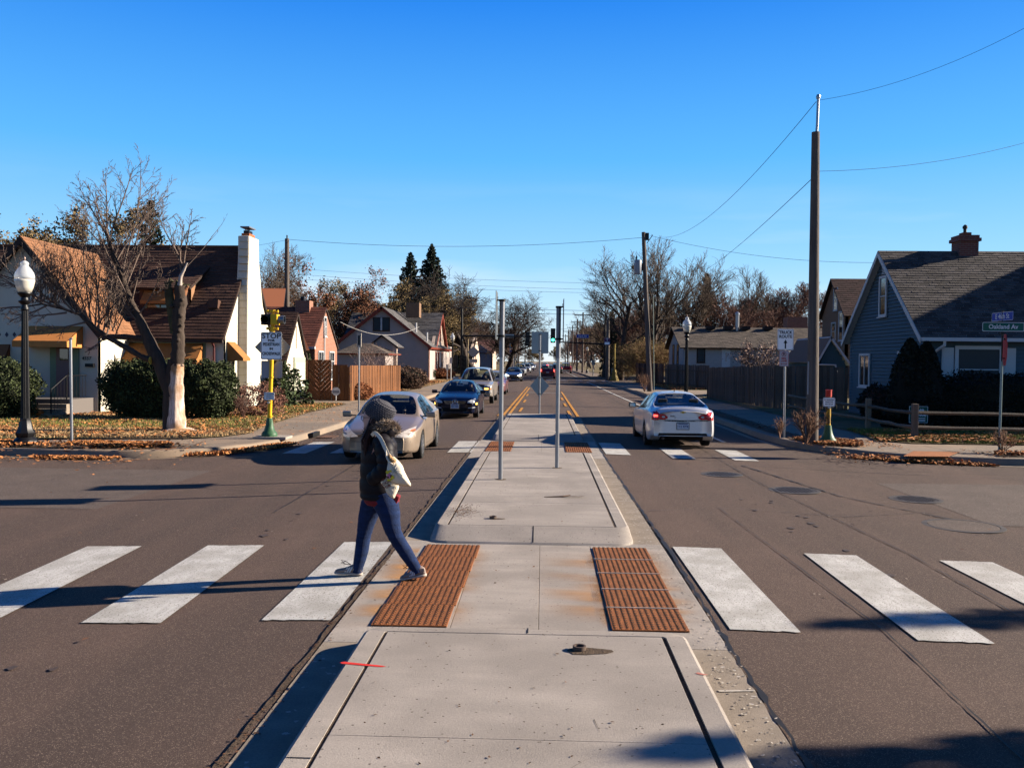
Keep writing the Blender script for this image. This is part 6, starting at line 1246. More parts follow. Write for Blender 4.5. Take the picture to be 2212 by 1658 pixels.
# cross gable with lit end
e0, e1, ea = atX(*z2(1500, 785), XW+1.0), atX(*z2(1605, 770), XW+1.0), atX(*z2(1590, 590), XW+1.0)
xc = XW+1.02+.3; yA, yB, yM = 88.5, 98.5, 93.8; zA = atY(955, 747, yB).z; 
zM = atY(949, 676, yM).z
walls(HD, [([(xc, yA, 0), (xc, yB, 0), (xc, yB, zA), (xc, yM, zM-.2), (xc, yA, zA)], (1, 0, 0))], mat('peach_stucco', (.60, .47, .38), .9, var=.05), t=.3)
roofplane(HD, (ap.x-5, yA-.3, zA-.3), (xc+.3, yA-.3, zA-.3), (xc+.3, yM, zM), (ap.x-5, yM, zM), shG, t=.25, fascia=redtrim, course=.3, tab=.5); roofplane(HD, (xc+.3, yB+.3, zA-.3), (ap.x-5, yB+.3, zA-.3), (ap.x-5, yM+.01, zM), (xc+.3, yM+.01, zM), shG, t=.25, fascia=redtrim, shingle=False)
for y_ in (90, 92.2, 95.5): window(HD, (xc+.003, y_, 2.0), .8, 1.6, 'x', redtrim, 1, 2, None, .12)
window(HD, (xc+.003, yM, 4.9), .5, 1.4, 'x', redtrim, 1, 2, None, .1); b = MB(); b.bb((ap.x+1.2, 91, zM-.6), (ap.x+2.6, 92.4, zM+.9)); b.build('chimney', brickb, HD)
for (px, py) in ((zb(1775, 800)), (zb(1893, 905))): q = atY(px, py, 85.5); b = MB(); b.tube([(q.x, 85.5, q.z-.6), (q.x, 85.5, q.z+.35)], .09, 6); b.build('roof_pipe', whitetrim, HD)
b = MB(); b.tube([(xr+.1, YD-.1, .1), (xr+.1, YD-.1, re.z-.2)], .06, 6); b.build('downspout', redtrim, HD)
# small garage in front of it
HG = thing('small_garage', 'low garage with hipped grey roof in front of the pinkish house', 'garage', (0, 0, 0)); Yg = 72
A_ = atY(*zb(895, 1090), Yg); B_ = atY(*zb(1480, 1105), Yg); T_ = atY(*zb(1200, 985), Yg+3); zz2 = A_.z
b = MB(); b.bb((A_.x+.3, Yg, 0), (B_.x-.3, Yg+6, zz2)); b.build('wall', stuccog, HG)
roofplane(HG, (A_.x, Yg-.3, zz2), (B_.x, Yg-.3, zz2), (T_.x+.6, Yg+3, T_.z), (T_.x-.6, Yg+3, T_.z), shD, fascia=redtrim, shingle=True, course=.25, tab=.5); roofplane(HG, (B_.x, Yg-.3, zz2), (B_.x, Yg+6.3, zz2), (T_.x+.6, Yg+3, T_.z), (T_.x+.601, Yg+3, T_.z), shD, fascia=redtrim, shingle=False); roofplane(HG, (A_.x, Yg+6.3, zz2), (A_.x, Yg-.3, zz2), (T_.x-.6, Yg+3, T_.z), (T_.x-.601, Yg+3, T_.z), shD, fascia=redtrim, shingle=False)
q0, q1, q2 = atY(*zb(1270, 1000), 76), atY(*zb(1575, 1015), 76), atY(*zb(1405, 905), 76)
HP = thing('garden_pavilion', 'small gabled porch roof on pale posts beside the pinkish house', 'porch', (0, 0, 0)); b = MB(); b.slab([(q0.x, 76, q0.z), (q1.x, 76, q1.z), (q2.x, 76, q2.z)], .1, (0, -1, 0)); b.build('gable', stuccog, HP)
roofplane(HP, (q1.x+.1, 75.7, q1.z-.1), (q1.x+.1, 79, q1.z-.1), (q2.x, 79, q2.z+.1), (q2.x, 75.7, q2.z+.1), shG, shingle=False, fascia=trimbr); roofplane(HP, (q0.x-.1, 79, q0.z-.1), (q0.x-.1, 75.7, q0.z-.1), (q2.x-.002, 75.7, q2.z+.1), (q2.x-.002, 79, q2.z+.1), shG, shingle=False, fascia=trimbr)
for x_ in (q0.x+.3, q1.x-.25): b = MB(); b.box((x_, 76.1, q0.z/2), (.35, .35, q0.z)); b.build('porch_post', MATS['peach_stucco'], HP)
# ---- two more stucco houses further down on the left ----
HE = thing('far_house', 'stucco house with tall umber roof and pointed lit gable past the cross street', 'house', (0, 0, 0))
ex_ = -12.3; xg = atY(1035, 720, 150).x; yv = 150
ae = atY(1035, 720, yv); 
walls(HE, [([(ae.x-14, yv-8, 0), (ae.x-.5, yv-8, 0), (ae.x-.5, yv-8, 4), (ae.x-14, yv-8, 4)], (0, -1, 0)), ([(ae.x-.5, yv-8, 0), (ae.x-.5, yv+9, 0), (ae.x-.5, yv+9, 2.5), (ae.x-.5, yv, ae.z), (ae.x-.5, yv-8, 4)], (1, 0, 0))], MATS['peach_stucco'], t=.3)
roofplane(HE, (ae.x-14, yv-8.3, 3.6), (ae.x-.2, yv-8.3, 3.6), (ae.x-.2, yv, ae.z+.1), (ae.x-14, yv, ae.z+.1), mat('umber_plain', (.085, .055, .045), .9), shingle=False)
for x_ in (-11, -8, -4.5): window(HE, (ae.x+x_+1, yv-8.01, 2.1), 1.5, 1.8, 'y', trimbr, 1, 2, None, .15)
for y_ in (yv-5, yv-1): window(HE, (ae.x-.49, y_, 2.4), .8, 1.6, 'x', redtrim, 1, 2, None, .1)
HF = thing('far_house', 'bluish walled house with rose roof and board fence further down on the left', 'house', (0, 0, 0)); yv = 190; af = atY(1069, 737, yv); al = atY(1038, 727, yv)
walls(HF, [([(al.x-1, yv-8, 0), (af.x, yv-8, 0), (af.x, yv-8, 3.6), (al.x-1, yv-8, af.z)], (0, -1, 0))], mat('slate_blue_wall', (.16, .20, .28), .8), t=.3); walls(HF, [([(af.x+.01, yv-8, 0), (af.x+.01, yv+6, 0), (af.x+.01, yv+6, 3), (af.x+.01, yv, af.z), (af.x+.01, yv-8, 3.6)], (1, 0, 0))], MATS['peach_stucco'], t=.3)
roofplane(HF, (al.x-3, yv-8.2, 3.6), (af.x+.3, yv-8.2, 3.6), (af.x+.3, yv, af.z+.5), (al.x-3, yv, af.z+.5), mat('rose_roof', (.17, .07, .06), .9), shingle=False)
# ---- blue clapboard house (right) ----
HB = thing('clapboard_house', 'blue clapboard house with dark grey shingle roof and brick chimney', 'house', (0, 0, 0))
xB = 12.8; y0, ya, y1 = 30.0, 33.6, 37.1; ze = 3.3; zr_ = 6.35
walls(HB, [([(xB+.03, y0+.003, 0), (xB+.03, y0+.003, ze-.1), (xB+.03, ya, zr_-.25), (xB+.03, y1, ze-.1), (xB+.03, y1, 0)], (-1, 0, 0)), ([(xB+.03, y0+.03, 0), (20.5, y0+.03, 0), (20.5, y0+.03, ze-.1), (xB+.03, y0+.03, ze-.1)], (0, -1, 0)), ([(xB, y1, 0), (20.5, y1, 0), (20.5, y1, ze-.1), (xB, y1, ze-.1)], (0, 1, 0))], bluesid)
z = .15
while z < zr_-.35:   # boards on the gable, each lapped over the one below
    f = max(0, (z+.05-ze+.1)/(zr_-ze)); ya0, ya1 = y0+(ya-y0)*f, y1-(y1-ya)*f
    if ya1-ya0 > .2: b = MB(); b.add([(xB+.03, ya0, z), (xB-.02, ya0, z), (xB+.025, ya0, z+.122), (xB+.03, ya1, z), (xB-.02, ya1, z), (xB+.025, ya1, z+.122)], [(0, 1, 4, 3), (1, 2, 5, 4), (0, 2, 1), (3, 4, 5)]); b.build('clapboard', bluesid, HB)
    z += .13
z = .15
while z < ze-.2:
    b = MB(); b.add([(xB, y0+.03, z), (xB, y0-.02, z), (xB, y0+.025, z+.122), (20.5, y0+.03, z), (20.5, y0-.02, z), (20.5, y0+.025, z+.122)], [(0, 1, 4, 3), (1, 2, 5, 4), (0, 2, 1), (3, 4, 5)]); b.build('clapboard', bluesid, HB); z += .13
sB = (zr_-ze)/(ya-y0)
roofplane(HB, (xB-.25, y0-.35, ze-.30), (20.5, y0-.35, ze-.30), (20.5, ya, zr_), (xB-.25, ya, zr_), mat('warm_grey_shingle', (.092, .078, .071), .9, isl=.4, bump=.3, bscale=60), t=.10, fascia=whitetrim, course=.145, tab=.30); roofplane(HB, (20.5, y1+.35, ze-.30), (xB-.25, y1+.35, ze-.30), (xB-.25, ya+.002, zr_), (20.5, ya+.002, zr_), shG, t=.10, fascia=whitetrim, shingle=False)
b = MB()
b.slab([(xB-.27, ya, zr_-.03), (xB-.27, y0-.38, ze-.33), (xB-.27, y0-.30, ze-.48), (xB-.27, ya, zr_-.22)], .03, (-1, 0, 0)); b.slab([(xB-.27, ya, zr_-.03), (xB-.27, y1+.38, ze-.33), (xB-.27, y1+.30, ze-.48), (xB-.27, ya, zr_-.22)], .03, (-1, 0, 0)); b.build('barge_board', whitetrim, HB)
b = MB(); b.bb((xB-.25, y0-.48, ze-.42), (20.5, y0-.36, ze-.30)); b.build('gutter', whitetrim, HB)
b = MB(); b.tube([(xB+.5, y0-.40, ze-.4), (xB+.5, y0-.4, ze-.55), (xB+.28, y0-.08, ze-.8), (xB+.28, y0-.08, ze-1.6)], .055, 8); b.build('downspout', whitetrim, HB)
window(HB, (xB-.022, 33.55, 4.65), .55, 1.35, 'X', whitetrim, 1, 2, None, .09); window(HB, (xB-.022, 35.3, 1.85), .95, 1.15, 'X', whitetrim, 2, 1, None, .09); window(HB, (xB-.022, 31.5, 1.6), .85, 1.7, 'X', whitetrim, 1, 2, None, .12)
b = MB()
for k in range(6): b.bb((xB-.03, 33.35, 5.48+.06*k), (xB-.008, 33.75, 5.51+.06*k))
b.build('attic_louvre', whitetrim, HB)
window(HB, (14.6, y0-.022, 1.95), 1.35, 1.35, 'y', whitetrim, 1, 2, panel_, .12)
for x_ in (13.58, 15.62):
    b = MB(); b.bb((x_-.2, y0-.04, 1.2), (x_+.2, y0-.022, 2.68)); sh_ = b.build('shutter', whitetrim, HB)
    for k in range(14): b = MB(); b.bb((x_-.16, y0-.055, 1.27+.1*k), (x_+.16, y0-.04, 1.34+.1*k)); b.build('slat', whitetrim, sh_)
b = MB(); b.bb((16.5, y0-.12, 0), (18.3, y0-.025, ze-.3)); b.build('brick_front', brickr, HB)
b = MB(); b.bb((15.45, 33.35, 6.0), (16.15, 34.0, 6.70)); b.bb((15.38, 33.28, 6.70), (16.22, 34.07, 6.82)); b.bb((15.43, 33.33, 6.82), (16.17, 34.02, 6.93)); cm = b.build('chimney', brickk, HB)
b = MB(); b.bb((15.65, 33.5, 6.93), (15.95, 33.85, 7.05)); b.build('flue', mat('terracotta_dark', (.2, .07, .04), .8), cm); b = MB(); b.lathe([(.06, 7.05), (.06, 7.2), (.09, 7.22), (.09, 7.3), (.03, 7.36)], 10, (15.8, 33.7, 0)); b.build('flue_cap', blackm, cm, auto=40)
# ---- teal garage, grey-roofed garage, white house, tan brick house (right, further back) ----
def gablehouse(name, lb, cat, px_l, px_r, py_e, px_a, py_a, Y_, depth, wallm, roofm, fas, boards=None, course=.2, over=.25):
    """gable facing the camera"""
    l_, r_, a_ = atY(px_l, py_e[0], Y_), atY(px_r, py_e[1], Y_), atY(px_a, py_a, Y_); H_ = thing(name, lb, cat, (0, 0, 0))
    walls(H_, [([(l_.x+over, Y_+.2, 0), (r_.x-over, Y_+.2, 0), (r_.x-over, Y_+.2, r_.z), (a_.x, Y_+.2, a_.z-.12), (l_.x+over, Y_+.2, l_.z)], (0, -1, 0)), ([(l_.x+over, Y_+.2, 0), (l_.x+over, Y_+depth, 0), (l_.x+over, Y_+depth, l_.z), (l_.x+over, Y_+.2, l_.z)], (-1, 0, 0))], wallm)
    roofplane(H_, (r_.x, Y_, r_.z), (r_.x, Y_+depth, r_.z), (a_.x, Y_+depth, a_.z), (a_.x, Y_, a_.z), roofm, fascia=fas, course=course, tab=.36); roofplane(H_, (l_.x, Y_+depth, l_.z), (l_.x, Y_, l_.z), (a_.x-.002, Y_, a_.z), (a_.x-.002, Y_+depth, a_.z), roofm, fascia=fas, shingle=False)
    z = .2
    while z < a_.z-.5 and boards:
        f = max(0, (z+.1-min(l_.z, r_.z))/(a_.z-min(l_.z, r_.z))); xa, xb2 = l_.x+over+(a_.x-l_.x-over)*f+.02, r_.x-over-(r_.x-over-a_.x)*f-.02; b = MB(); b.add([(xa, Y_+.2, z), (xa, Y_+.17, z), (xa, Y_+.195, z+.26), (xb2, Y_+.2, z), (xb2, Y_+.17, z), (xb2, Y_+.195, z+.26)], [(0, 1, 4, 3), (1, 2, 5, 4), (0, 2, 1), (3, 4, 5)]); b.build('clapboard', wallm, H_); z += .26
    return H_, l_, r_, a_
H1, l_, r_, a_ = gablehouse('teal_garage', 'small teal garage with white barge boards left of the blue house', 'garage', 1764, 1840, (782, 787), 1796, 726, 46, 6, bluedk, mat('tan_roof', (.20, .13, .10), .9, isl=.3), whitetrim, True)
b = MB(); q0, q1 = atY(1768, 787, 45.9), atY(1806, 788, 45.9); b.tube([(q0.x, 46, q0.z), (q1.x, 46, q1.z), (q1.x+.3, 46, q1.z-1.2)], .05, 6); b.build('door_rail', whitetrim, H1)
H2 = thing('grey_garage', 'low garage with pale grey roof between the bush and the tall pole', 'garage', (0, 0, 0)); Y2 = 52
A_, B_, C_, D_ = atY(1737, 805, Y2), atY(1800, 806, Y2), atY(1800, 757, Y2+3.5), atY(1702, 757, Y2+3.5); roofplane(H2, A_, B_, C_, D_, mat('pale_roof', (.16, .165, .16), .9), shingle=False, fascia=whitetrim)
walls(H2, [([(A_.x+.2, Y2+.2, 0), (B_.x, Y2+.2, 0), (B_.x, Y2+.2, A_.z), (A_.x+.2, Y2+.2, A_.z)], (0, -1, 0)), ([(A_.x+.2, Y2+.2, 0), (D_.x-.3, Y2+7, 0), (D_.x-.3, Y2+7, A_.z), (D_.x+.2, Y2+3.5, D_.z-.1), (A_.x+.2, Y2+.2, A_.z-.05)], (-1, 0, 0))], mat('grey_wall', (.28, .27, .26), .8))
HW = thing('white_house', 'long white clapboard house with brown shingle roof behind the grey fence', 'house', (0, 0, 0))
Yw = 78; c0 = atY(*zr(1035, 610), Yw); ev = atY(*zr(1035, 400), Yw); rg = atY(*zr(925, 150), Yw+5); xw = c0.x; xe = atY(1900, 760, Yw).x; zR = rg.z; eL = ev.z
ywr = rg.x  # ridge end lies over the gable, whose plane follows the street
Yr = Yw+5.0; Yb2 = Yw+10
xg = atY(*zr(1035, 500), Yw).x
gx = lambda y: xg
pk = atX(*zr(930, 150), xg); bk = atX(*zr(845, 400), xg)
walls(HW, [([(xg, Yw, 0), (xe, Yw, 0), (xe, Yw, eL), (xg, Yw, eL)], (0, -1, 0)), ([(xg, Yw+.003, 0), (xg, Yw+.003, eL), (xg, pk.y, pk.z-.1), (xg, bk.y, bk.z), (xg, bk.y, 0)], (-1, 0, 0))], whitesid)
roofplane(HW, (xg-.4, Yw-.5, eL-.1), (xe, Yw-.5, eL-.1), (xe, pk.y, pk.z), (xg-.4, pk.y, pk.z), shD, course=.24, tab=.5, fascia=trimbr); roofplane(HW, (xe, bk.y+.5, bk.z-.2), (xg-.4, bk.y+.5, bk.z-.2), (xg-.4, pk.y+.003, pk.z), (xe, pk.y+.003, pk.z), shD, shingle=False, fascia=trimbr)
z = .3
while z < eL-.2:
    b = MB(); b.bb((xg-.02, Yw-.03, z), (xe, Yw-.002, z+.5)); b.build('clapboard', whitesid, HW); z += .515
for (pa, pb2, rw, cl_) in ((zr(1208, 420), zr(1303, 605), 2, trimbr), (zr(1780, 440), zr(1870, 600), 2, trimbr)):
    q0, q1 = atY(*pa, Yw), atY(*pb2, Yw); window(HW, ((q0.x+q1.x)/2, Yw-.035, (q0.z+q1.z)/2), q1.x-q0.x-.1, q0.z-q1.z-.1, 'y', cl_, 1, rw, panel_, .09)
q0, q1 = atY(*zr(1525, 430), Yw), atY(*zr(1632, 625), Yw); b = MB(); b.bb((q0.x, Yw-.09, .1), (q1.x, Yw-.032, q0.z)); dd = b.build('door', whitetrim, HW); b = MB(); b.bb((q0.x+.35, Yw-.1, q1.z+.2), (q1.x-.35, Yw-.09, q0.z-.3)); b.build('pane', paneg, dd)
for k in (zr(905, 500), zr(960, 500)): q = atX(*k, xg); window(HW, (xg-.004, q.y, q.z), .8, 1.7, 'X', trimbr, 1, 2, None, .08)
for px in (1105, 1375, 1605, 1825, 2115): q = atY(*zr(px, 165), pk.y-.6); b = MB(); b.box((q.x, pk.y-.7, pk.z-.05), (.8, .7, .3)); b.build('roof_vent', trimbr, HW)
q = atY(*zr(1725, 130), pk.y-.8); b = MB(); b.tube([(q.x, pk.y-.8, pk.z-.5), (q.x, pk.y-.8, pk.z+1.15)], .17, 10); b.lathe([(.22, pk.z+1.15), (.22, pk.z+1.3), (.05, pk.z+1.45)], 10, (q.x, pk.y-.8, 0)); b.build('flue_pipe', galv, HW)
q = atY(1718, 697, pk.y+2); b = MB(); b.box((q.x, pk.y+2, pk.z+.1), (1.9, 1.5, 2.0)); b.build('chimney', brickr, HW)
HT = thing('tan_brick_house', 'tall tan brick house with dark brown roof behind the blue house', 'house', (0, 0, 0)); xT = 24
ap_ = atX(*z5(392, 462), xT); fe = atX(*z5(462, 655), xT); be = atX(*z5(325, 680), xT)
walls(HT, [([(xT, fe.y, 0), (xT, fe.y, fe.z), (xT, ap_.y, ap_.z-.1), (xT, be.y, be.z), (xT, be.y, 0)], (-1, 0, 0)), ([(xT, fe.y, 0), (xT+12, fe.y, 0), (xT+12, fe.y, fe.z), (xT, fe.y, fe.z)], (0, -1, 0))], brickb)
roofplane(HT, (xT-.3, fe.y-.4, fe.z-.3), (xT+12, fe.y-.4, fe.z-.3), (xT+12, ap_.y, ap_.z), (xT-.3, ap_.y, ap_.z), mat('dark_red_roof', (.07, .035, .03), .9, isl=.3), course=.25, tab=.5); roofplane(HT, (xT+12, be.y+.3, be.z-.2), (xT-.3, be.y+.3, be.z-.2), (xT-.3, ap_.y+.003, ap_.z), (xT+12, ap_.y+.003, ap_.z), MATS['dark_red_roof'], shingle=False)
for k, w_, h_ in ((z5(402, 580), .8, 1.7), (z5(433, 735), .9, 2.2), (z5(390, 765), .9, 1.3)): q = atX(*k, xT); window(HT, (xT-.004, q.y, q.z), w_, h_, 'X', whitetrim, 1, 2, None, .1)
b = MB(); b.tube([(xT+.6, fe.y-.1, .1), (xT+.6, fe.y-.1, fe.z-.3)], .08, 6); b.build('downspout', whitetrim, HT)
# ------------------------------------------------------------------ fences
def board_fence(name, lb, A, B, h0, h1, m, bw=.14, gap=.006, th=.02, jag=.02, face=-1, rails=True, z0=.06, posts=2.4, group='board fences'):
    t = thing(name, lb, 'fence', (0, 0, 0), 0, group); A, B = Vector((*A, 0)), Vector((*B, 0)); d = (B-A); Lh = d.length; u = d/Lh; nrm = Vector((-u.y, u.x, 0))*(-1); n = int(Lh/(bw+gap)); an = math.atan2(u.y, u.x); meshes = []
    rr = random.Random(int(Lh*100))
    for k in range(6):
        b = MB(); hh = h0+rr.uniform(-jag, jag); b.bb((0, -th/2, 0), (bw, th/2, hh)); o = b.build('board', m, t); meshes.append(o)
    for i in range(n):
        src = meshes[rr.randrange(6)]; o = src if (i < 6 and False) else src.copy()
        col.objects.link(o); o.parent = t; p_ = A+u*(i*(bw+gap)); off = nrm*(rr.uniform(-.006, .006)+(0.02 if i % 2 else 0)); o.location = (p_.x+off.x, p_.y+off.y, z0); o.rotation_euler = (rr.uniform(-.008, .008), rr.uniform(-.008, .008), an); o.scale = (1, 1, 1+(h1/h0-1)*i/n)
    for o in meshes: bpy.data.objects.remove(o)
    if rails:
        for z in (.35, h0-.35): b = MB(); c = (A+B)/2-nrm*.06; b.box((c.x, c.y, z), (Lh, .05, .09), rz=an); b.build('rail', m, t)
        k = 0
        while k <= Lh: p_ = A+u*k-nrm*.1; b = MB(); b.box((p_.x, p_.y, h0/2), (.1, .1, h0)); b.build('post', m, t); k += posts
    return t
def woodmat(name, c, isl=.0):
    m = mat(name, c, .85, var=.30, vscale=3, stretch=(9, 9, .5), bump=.4, bscale=20)
    n = m.node_tree.nodes; l = m.node_tree.links.new; oi = n.new('ShaderNodeObjectInfo'); r = n.new('ShaderNodeMapRange'); r.inputs[3].default_value = .70; r.inputs[4].default_value = 1.3; l(oi.outputs['Random'], r.inputs[0])
    b_ = n['Principled BSDF']; src = b_.inputs['Base Color'].links[0].from_socket; v = n.new('ShaderNodeVectorMath'); v.operation = 'SCALE'; l(src, v.inputs[0]); l(r.outputs[0], v.inputs['Scale']); l(v.outputs[0], b_.inputs['Base Color']); return m
cedar = woodmat('cedar_boards', (.215, .085, .03)); greyw = woodmat('grey_boards', (.13, .095, .075)); redw = woodmat('reddish_boards', (.12, .058, .042)); railw = woodmat('rail_wood', (.16, .12, .085))
gt = thing('wooden_gate', 'orange brown double gate of diagonal boards beside the cream garage', 'gate', (0, 0, 0)); Yf_ = 42.4
g0, g1 = atZ(664, 862, .06), atZ(715, 862, .06); gx0, gx1, gz = atY(664, 860, Yf_).x, atY(716, 860, Yf_).x, 1.98
for s_ in (0, 1):
    xa = gx0+(gx1-gx0)/2*s_; xb2 = xa+(gx1-gx0)/2-.02; wd_ = xb2-xa; bw = .15; sl_ = (1 if s_ == 0 else -1)
    k = -wd_-.1
    while k < gz:
        # board running diagonally down towards the middle seam
        pts = []
        def at(x): return (k+(wd_-(x-xa) if s_ == 0 else (x-xa))*1.0)
        P = [(xa, at(xa)), (xb2, at(xb2)), (xb2, at(xb2)+bw*1.38), (xa, at(xa)+bw*1.38)]
        # clip to the leaf height
        def clip(P, zl, keep):
            o = []
            for i in range(len(P)):
                a, c = P[i], P[(i+1) % len(P)]; ia, ic = keep(a[1]), keep(c[1])
                if ia: o.append(a)
                if ia != ic: f = (zl-a[1])/(c[1]-a[1]); o.append((a[0]+(c[0]-a[0])*f, zl))
            return o
        P = clip(clip(P, .02, lambda z: z >= .02), gz, lambda z: z <= gz)
        if len(P) >= 3: b = MB(); b.slab([(x, Yf_, z+.06) for x, z in P], .022, (0, -1, 0)); b.build('board', cedar, gt)
        k += bw*1.42+.008
    b = MB(); b.bb((xa-.01, Yf_-.03, .05), (xa+.05, Yf_-.022, gz+.06)); b.build('leaf_edge', cedar, gt)
b = MB(); b.bb((gx0-.1, Yf_, .05), (gx0-.03, Yf_+.1, 2.0)); b.build('post', cedar, gt)
f0 = atY(719, 860, 42.4).x; f1 = atY(756, 862, 42.4).x
board_fence('board_fence', 'short flat stretch of the orange brown fence right of the gate', (f0, 42.4), (f1, 42.35), 1.75, 1.75, cedar, jag=.004, z0=.06); 
board_fence('board_fence', 'sunlit orange brown fence running along the walk away from the camera', (f1+.02, 42.4), (-8.72, 53.6), 1.72, 1.66, cedar, bw=.15, gap=.01, jag=.008)
board_fence('board_fence', 'end return of the orange brown fence beside the clipped hedge', (-8.72, 53.65), (-9.8, 54.4), 1.68, 1.68, cedar, bw=.15)
board_fence('board_fence', 'grey weathered fence beside the right sidewalk, nearer one', (9.52, 50.7), (10.45, 39.9), 1.75, 1.95, greyw, bw=.115, gap=.008, jag=.006, z0=.05)
board_fence('board_fence', 'dark fence section between the tall pole and the blue house', (10.47, 39.9), (13.4, 38.6), 1.95, 1.9, greyw, bw=.14, jag=.03); board_fence('board_fence', 'grey board fence across the yard in front of the white house', (12.3, 65.3), (10.5, 76), 1.8, 1.85, greyw, bw=.17, gap=.01, jag=.05, z0=.05)
board_fence('board_fence', 'grey fence stretch behind the garages leading right', (9.54, 50.75), (18.5, 52.5), 1.75, 1.75, greyw, bw=.17, jag=.03)
board_fence('board_fence', 'reddish brown board fence by the big olive bush', (10.45, 76.1), (9.3, 88), 1.9, 1.95, redw, bw=.17, gap=.01, jag=.06, z0=.05)
rf_ = thing('split_rail_fence', 'low split rail fence along the lawn of the blue house', 'fence', (0, 0, 0)); PR = [(10.05, 31.2), (10.3, 28.1), (10.25, 24.5), (16.0, 24.4), (22, 24.3)]
for i, (x, y) in enumerate(PR): b = MB(); b.box((x, y, .52), (.15, .15, 1.0)); b.build('post', railw, rf_, bevel=.012)
for (x0, y0_), (x1, y1_) in list(zip(PR[:-1], PR[1:]))+[((10.0, 36), (10.05, 31.2))]:
    for z in (.38, .78):
        b = MB(); n = 6; q = random.Random(int(x0*100+z*10)); b.tube([(x0+(x1-x0)*k/n, y0_+(y1_-y0_)*k/n, z+q.uniform(-.015, .015)-.02*math.sin(PI*k/n)) for k in range(n+1)], [.055+q.uniform(-.008, .008) for _ in range(n+1)], 5); b.build('rail', railw, rf_)

HN = thing('shading_house', 'two storey house on the side street beyond the blue house', 'house', (0, 0, 0))  # unseen house, added and raised so its ridge shades the blue roof
walls(HN, [([(23, 29, 0), (29, 29, 0), (29, 29, 5.2), (26, 29, 9.1), (23, 29, 5.2)], (0, -1, 0)), ([(23, 29.003, 0), (23, 42, 0), (23, 42, 5.2), (23, 29.003, 5.2)], (-1, 0, 0)), ([(29, 29.003, 0), (29, 42, 0), (29, 42, 5.2), (29, 29.003, 5.2)], (1, 0, 0)), ([(23.2, 42, 0), (28.8, 42, 0), (28.8, 42, 5.2), (26, 42, 9.1), (23.2, 42, 5.2)], (0, 1, 0))], whitesid)
roofplane(HN, (29.4, 28.6, 4.9), (29.4, 42.4, 4.9), (26, 42.4, 9.3), (26, 28.6, 9.3), shG, shingle=False); roofplane(HN, (22.6, 42.4, 4.9), (22.6, 28.6, 4.9), (25.998, 28.6, 9.3), (25.998, 42.4, 9.3), shG, shingle=False)
for x_ in (24.5, 27.5):
    for z_ in (1.8, 4.4): window(HN, (x_, 28.996, z_), .9, 1.3, 'y', whitetrim, 1, 2)
# ------------------------------------------------------------------ trees, shrubs, hedges
barkd = mat('bark_dark', (.065, .048, .040), .95, var=.3, vscale=4); barkg = mat('bark_grey', (.07, .05, .038), .95, var=.3, vscale=5, stretch=(3, 3, .5), bump=.6, bscale=20); twigr = mat('twigs_reddish', (.19, .10, .075), .95); twigb = mat('twigs_brown', (.13, .095, .07), .95)
leafo = mat('leaves_olive_brown', (.22, .15, .06), .8, isl=.5); leafb = mat('leaves_russet', (.22, .085, .04), .8, isl=.5); leafg = mat('hedge_leaves', (.045, .060, .018), .8, isl=.55); needle = mat('spruce_needles', (.022, .036, .018), .8, isl=.5); needled = mat('arborvitae_foliage', (.008, .013, .007), .85, isl=.5); needlj = mat('juniper_needles', (.05, .075, .025), .8, isl=.5)
orleaf = mat('leaves_orange', (.36, .13, .05), .8, isl=.5); pinkl = mat('dried_pale_leaves', (.32, .21, .17), .85, isl=.45); yelleaf = mat('leaves_yellow_olive', (.24, .17, .04), .8, isl=.5)
def tube_mesh(segs, k=3):
    """segs: n x 8 (p0, p1, r0, r1) -> vertex and face arrays"""
    S_ = np.array(segs, dtype=float); n = len(S_); a, c = S_[:, :3], S_[:, 3:6]; d = c-a; l_ = np.linalg.norm(d, axis=1, keepdims=True); l_[l_ == 0] = 1; d = d/l_
    up = np.tile([0., 0, 1], (n, 1)); up[np.abs(d[:, 2]) > .9] = [1, 0, 0]; u = np.cross(d, up); u /= np.linalg.norm(u, axis=1, keepdims=True); v = np.cross(d, u)
    V = np.zeros((n, 2*k, 3))
    for j in range(k):
        an = 2*PI*j/k; o = u*math.cos(an)+v*math.sin(an); V[:, j] = a+o*S_[:, 6:7]; V[:, k+j] = c+o*S_[:, 7:8]
    base = (np.arange(n)*2*k)[:, None, None]; f = np.array([[j, (j+1) % k, k+(j+1) % k, k+j] for j in range(k)])[None]
    return V.reshape(-1, 3), (base+f).reshape(-1, 4)
def quick_mesh(name, V, F, m, parent=None, smooth=False):
    me = bpy.data.meshes.new(name); n = len(V); me.vertices.add(n); me.vertices.foreach_set('co', np.asarray(V, dtype=np.float32).ravel()); F = np.asarray(F, dtype=np.int32); k = F.shape[1]
    me.loops.add(F.size); me.loops.foreach_set('vertex_index', F.ravel()); me.polygons.add(len(F)); me.polygons.foreach_set('loop_start', np.arange(len(F), dtype=np.int32)*k); me.polygons.foreach_set('loop_total', np.full(len(F), k, dtype=np.int32))
    me.materials.append(m); me.update(calc_edges=True)
    if smooth: me.polygons.foreach_set('use_smooth', [True]*len(F))
    return link(name, me, parent)
def leafquads(P, size, r, flat=0.0):
    n = len(P); A = r.normal(size=(n, 3)); A /= np.linalg.norm(A, axis=1, keepdims=True); B = np.cross(A, r.normal(size=(n, 3))); B /= np.linalg.norm(B, axis=1, keepdims=True); s = (size*r.uniform(.5, 1.3, n))[:, None]
    V = np.stack([P-A*s, P-B*s*.55, P+A*s, P+B*s*.55], axis=1).reshape(-1, 3); return V, np.arange(4*n).reshape(n, 4)
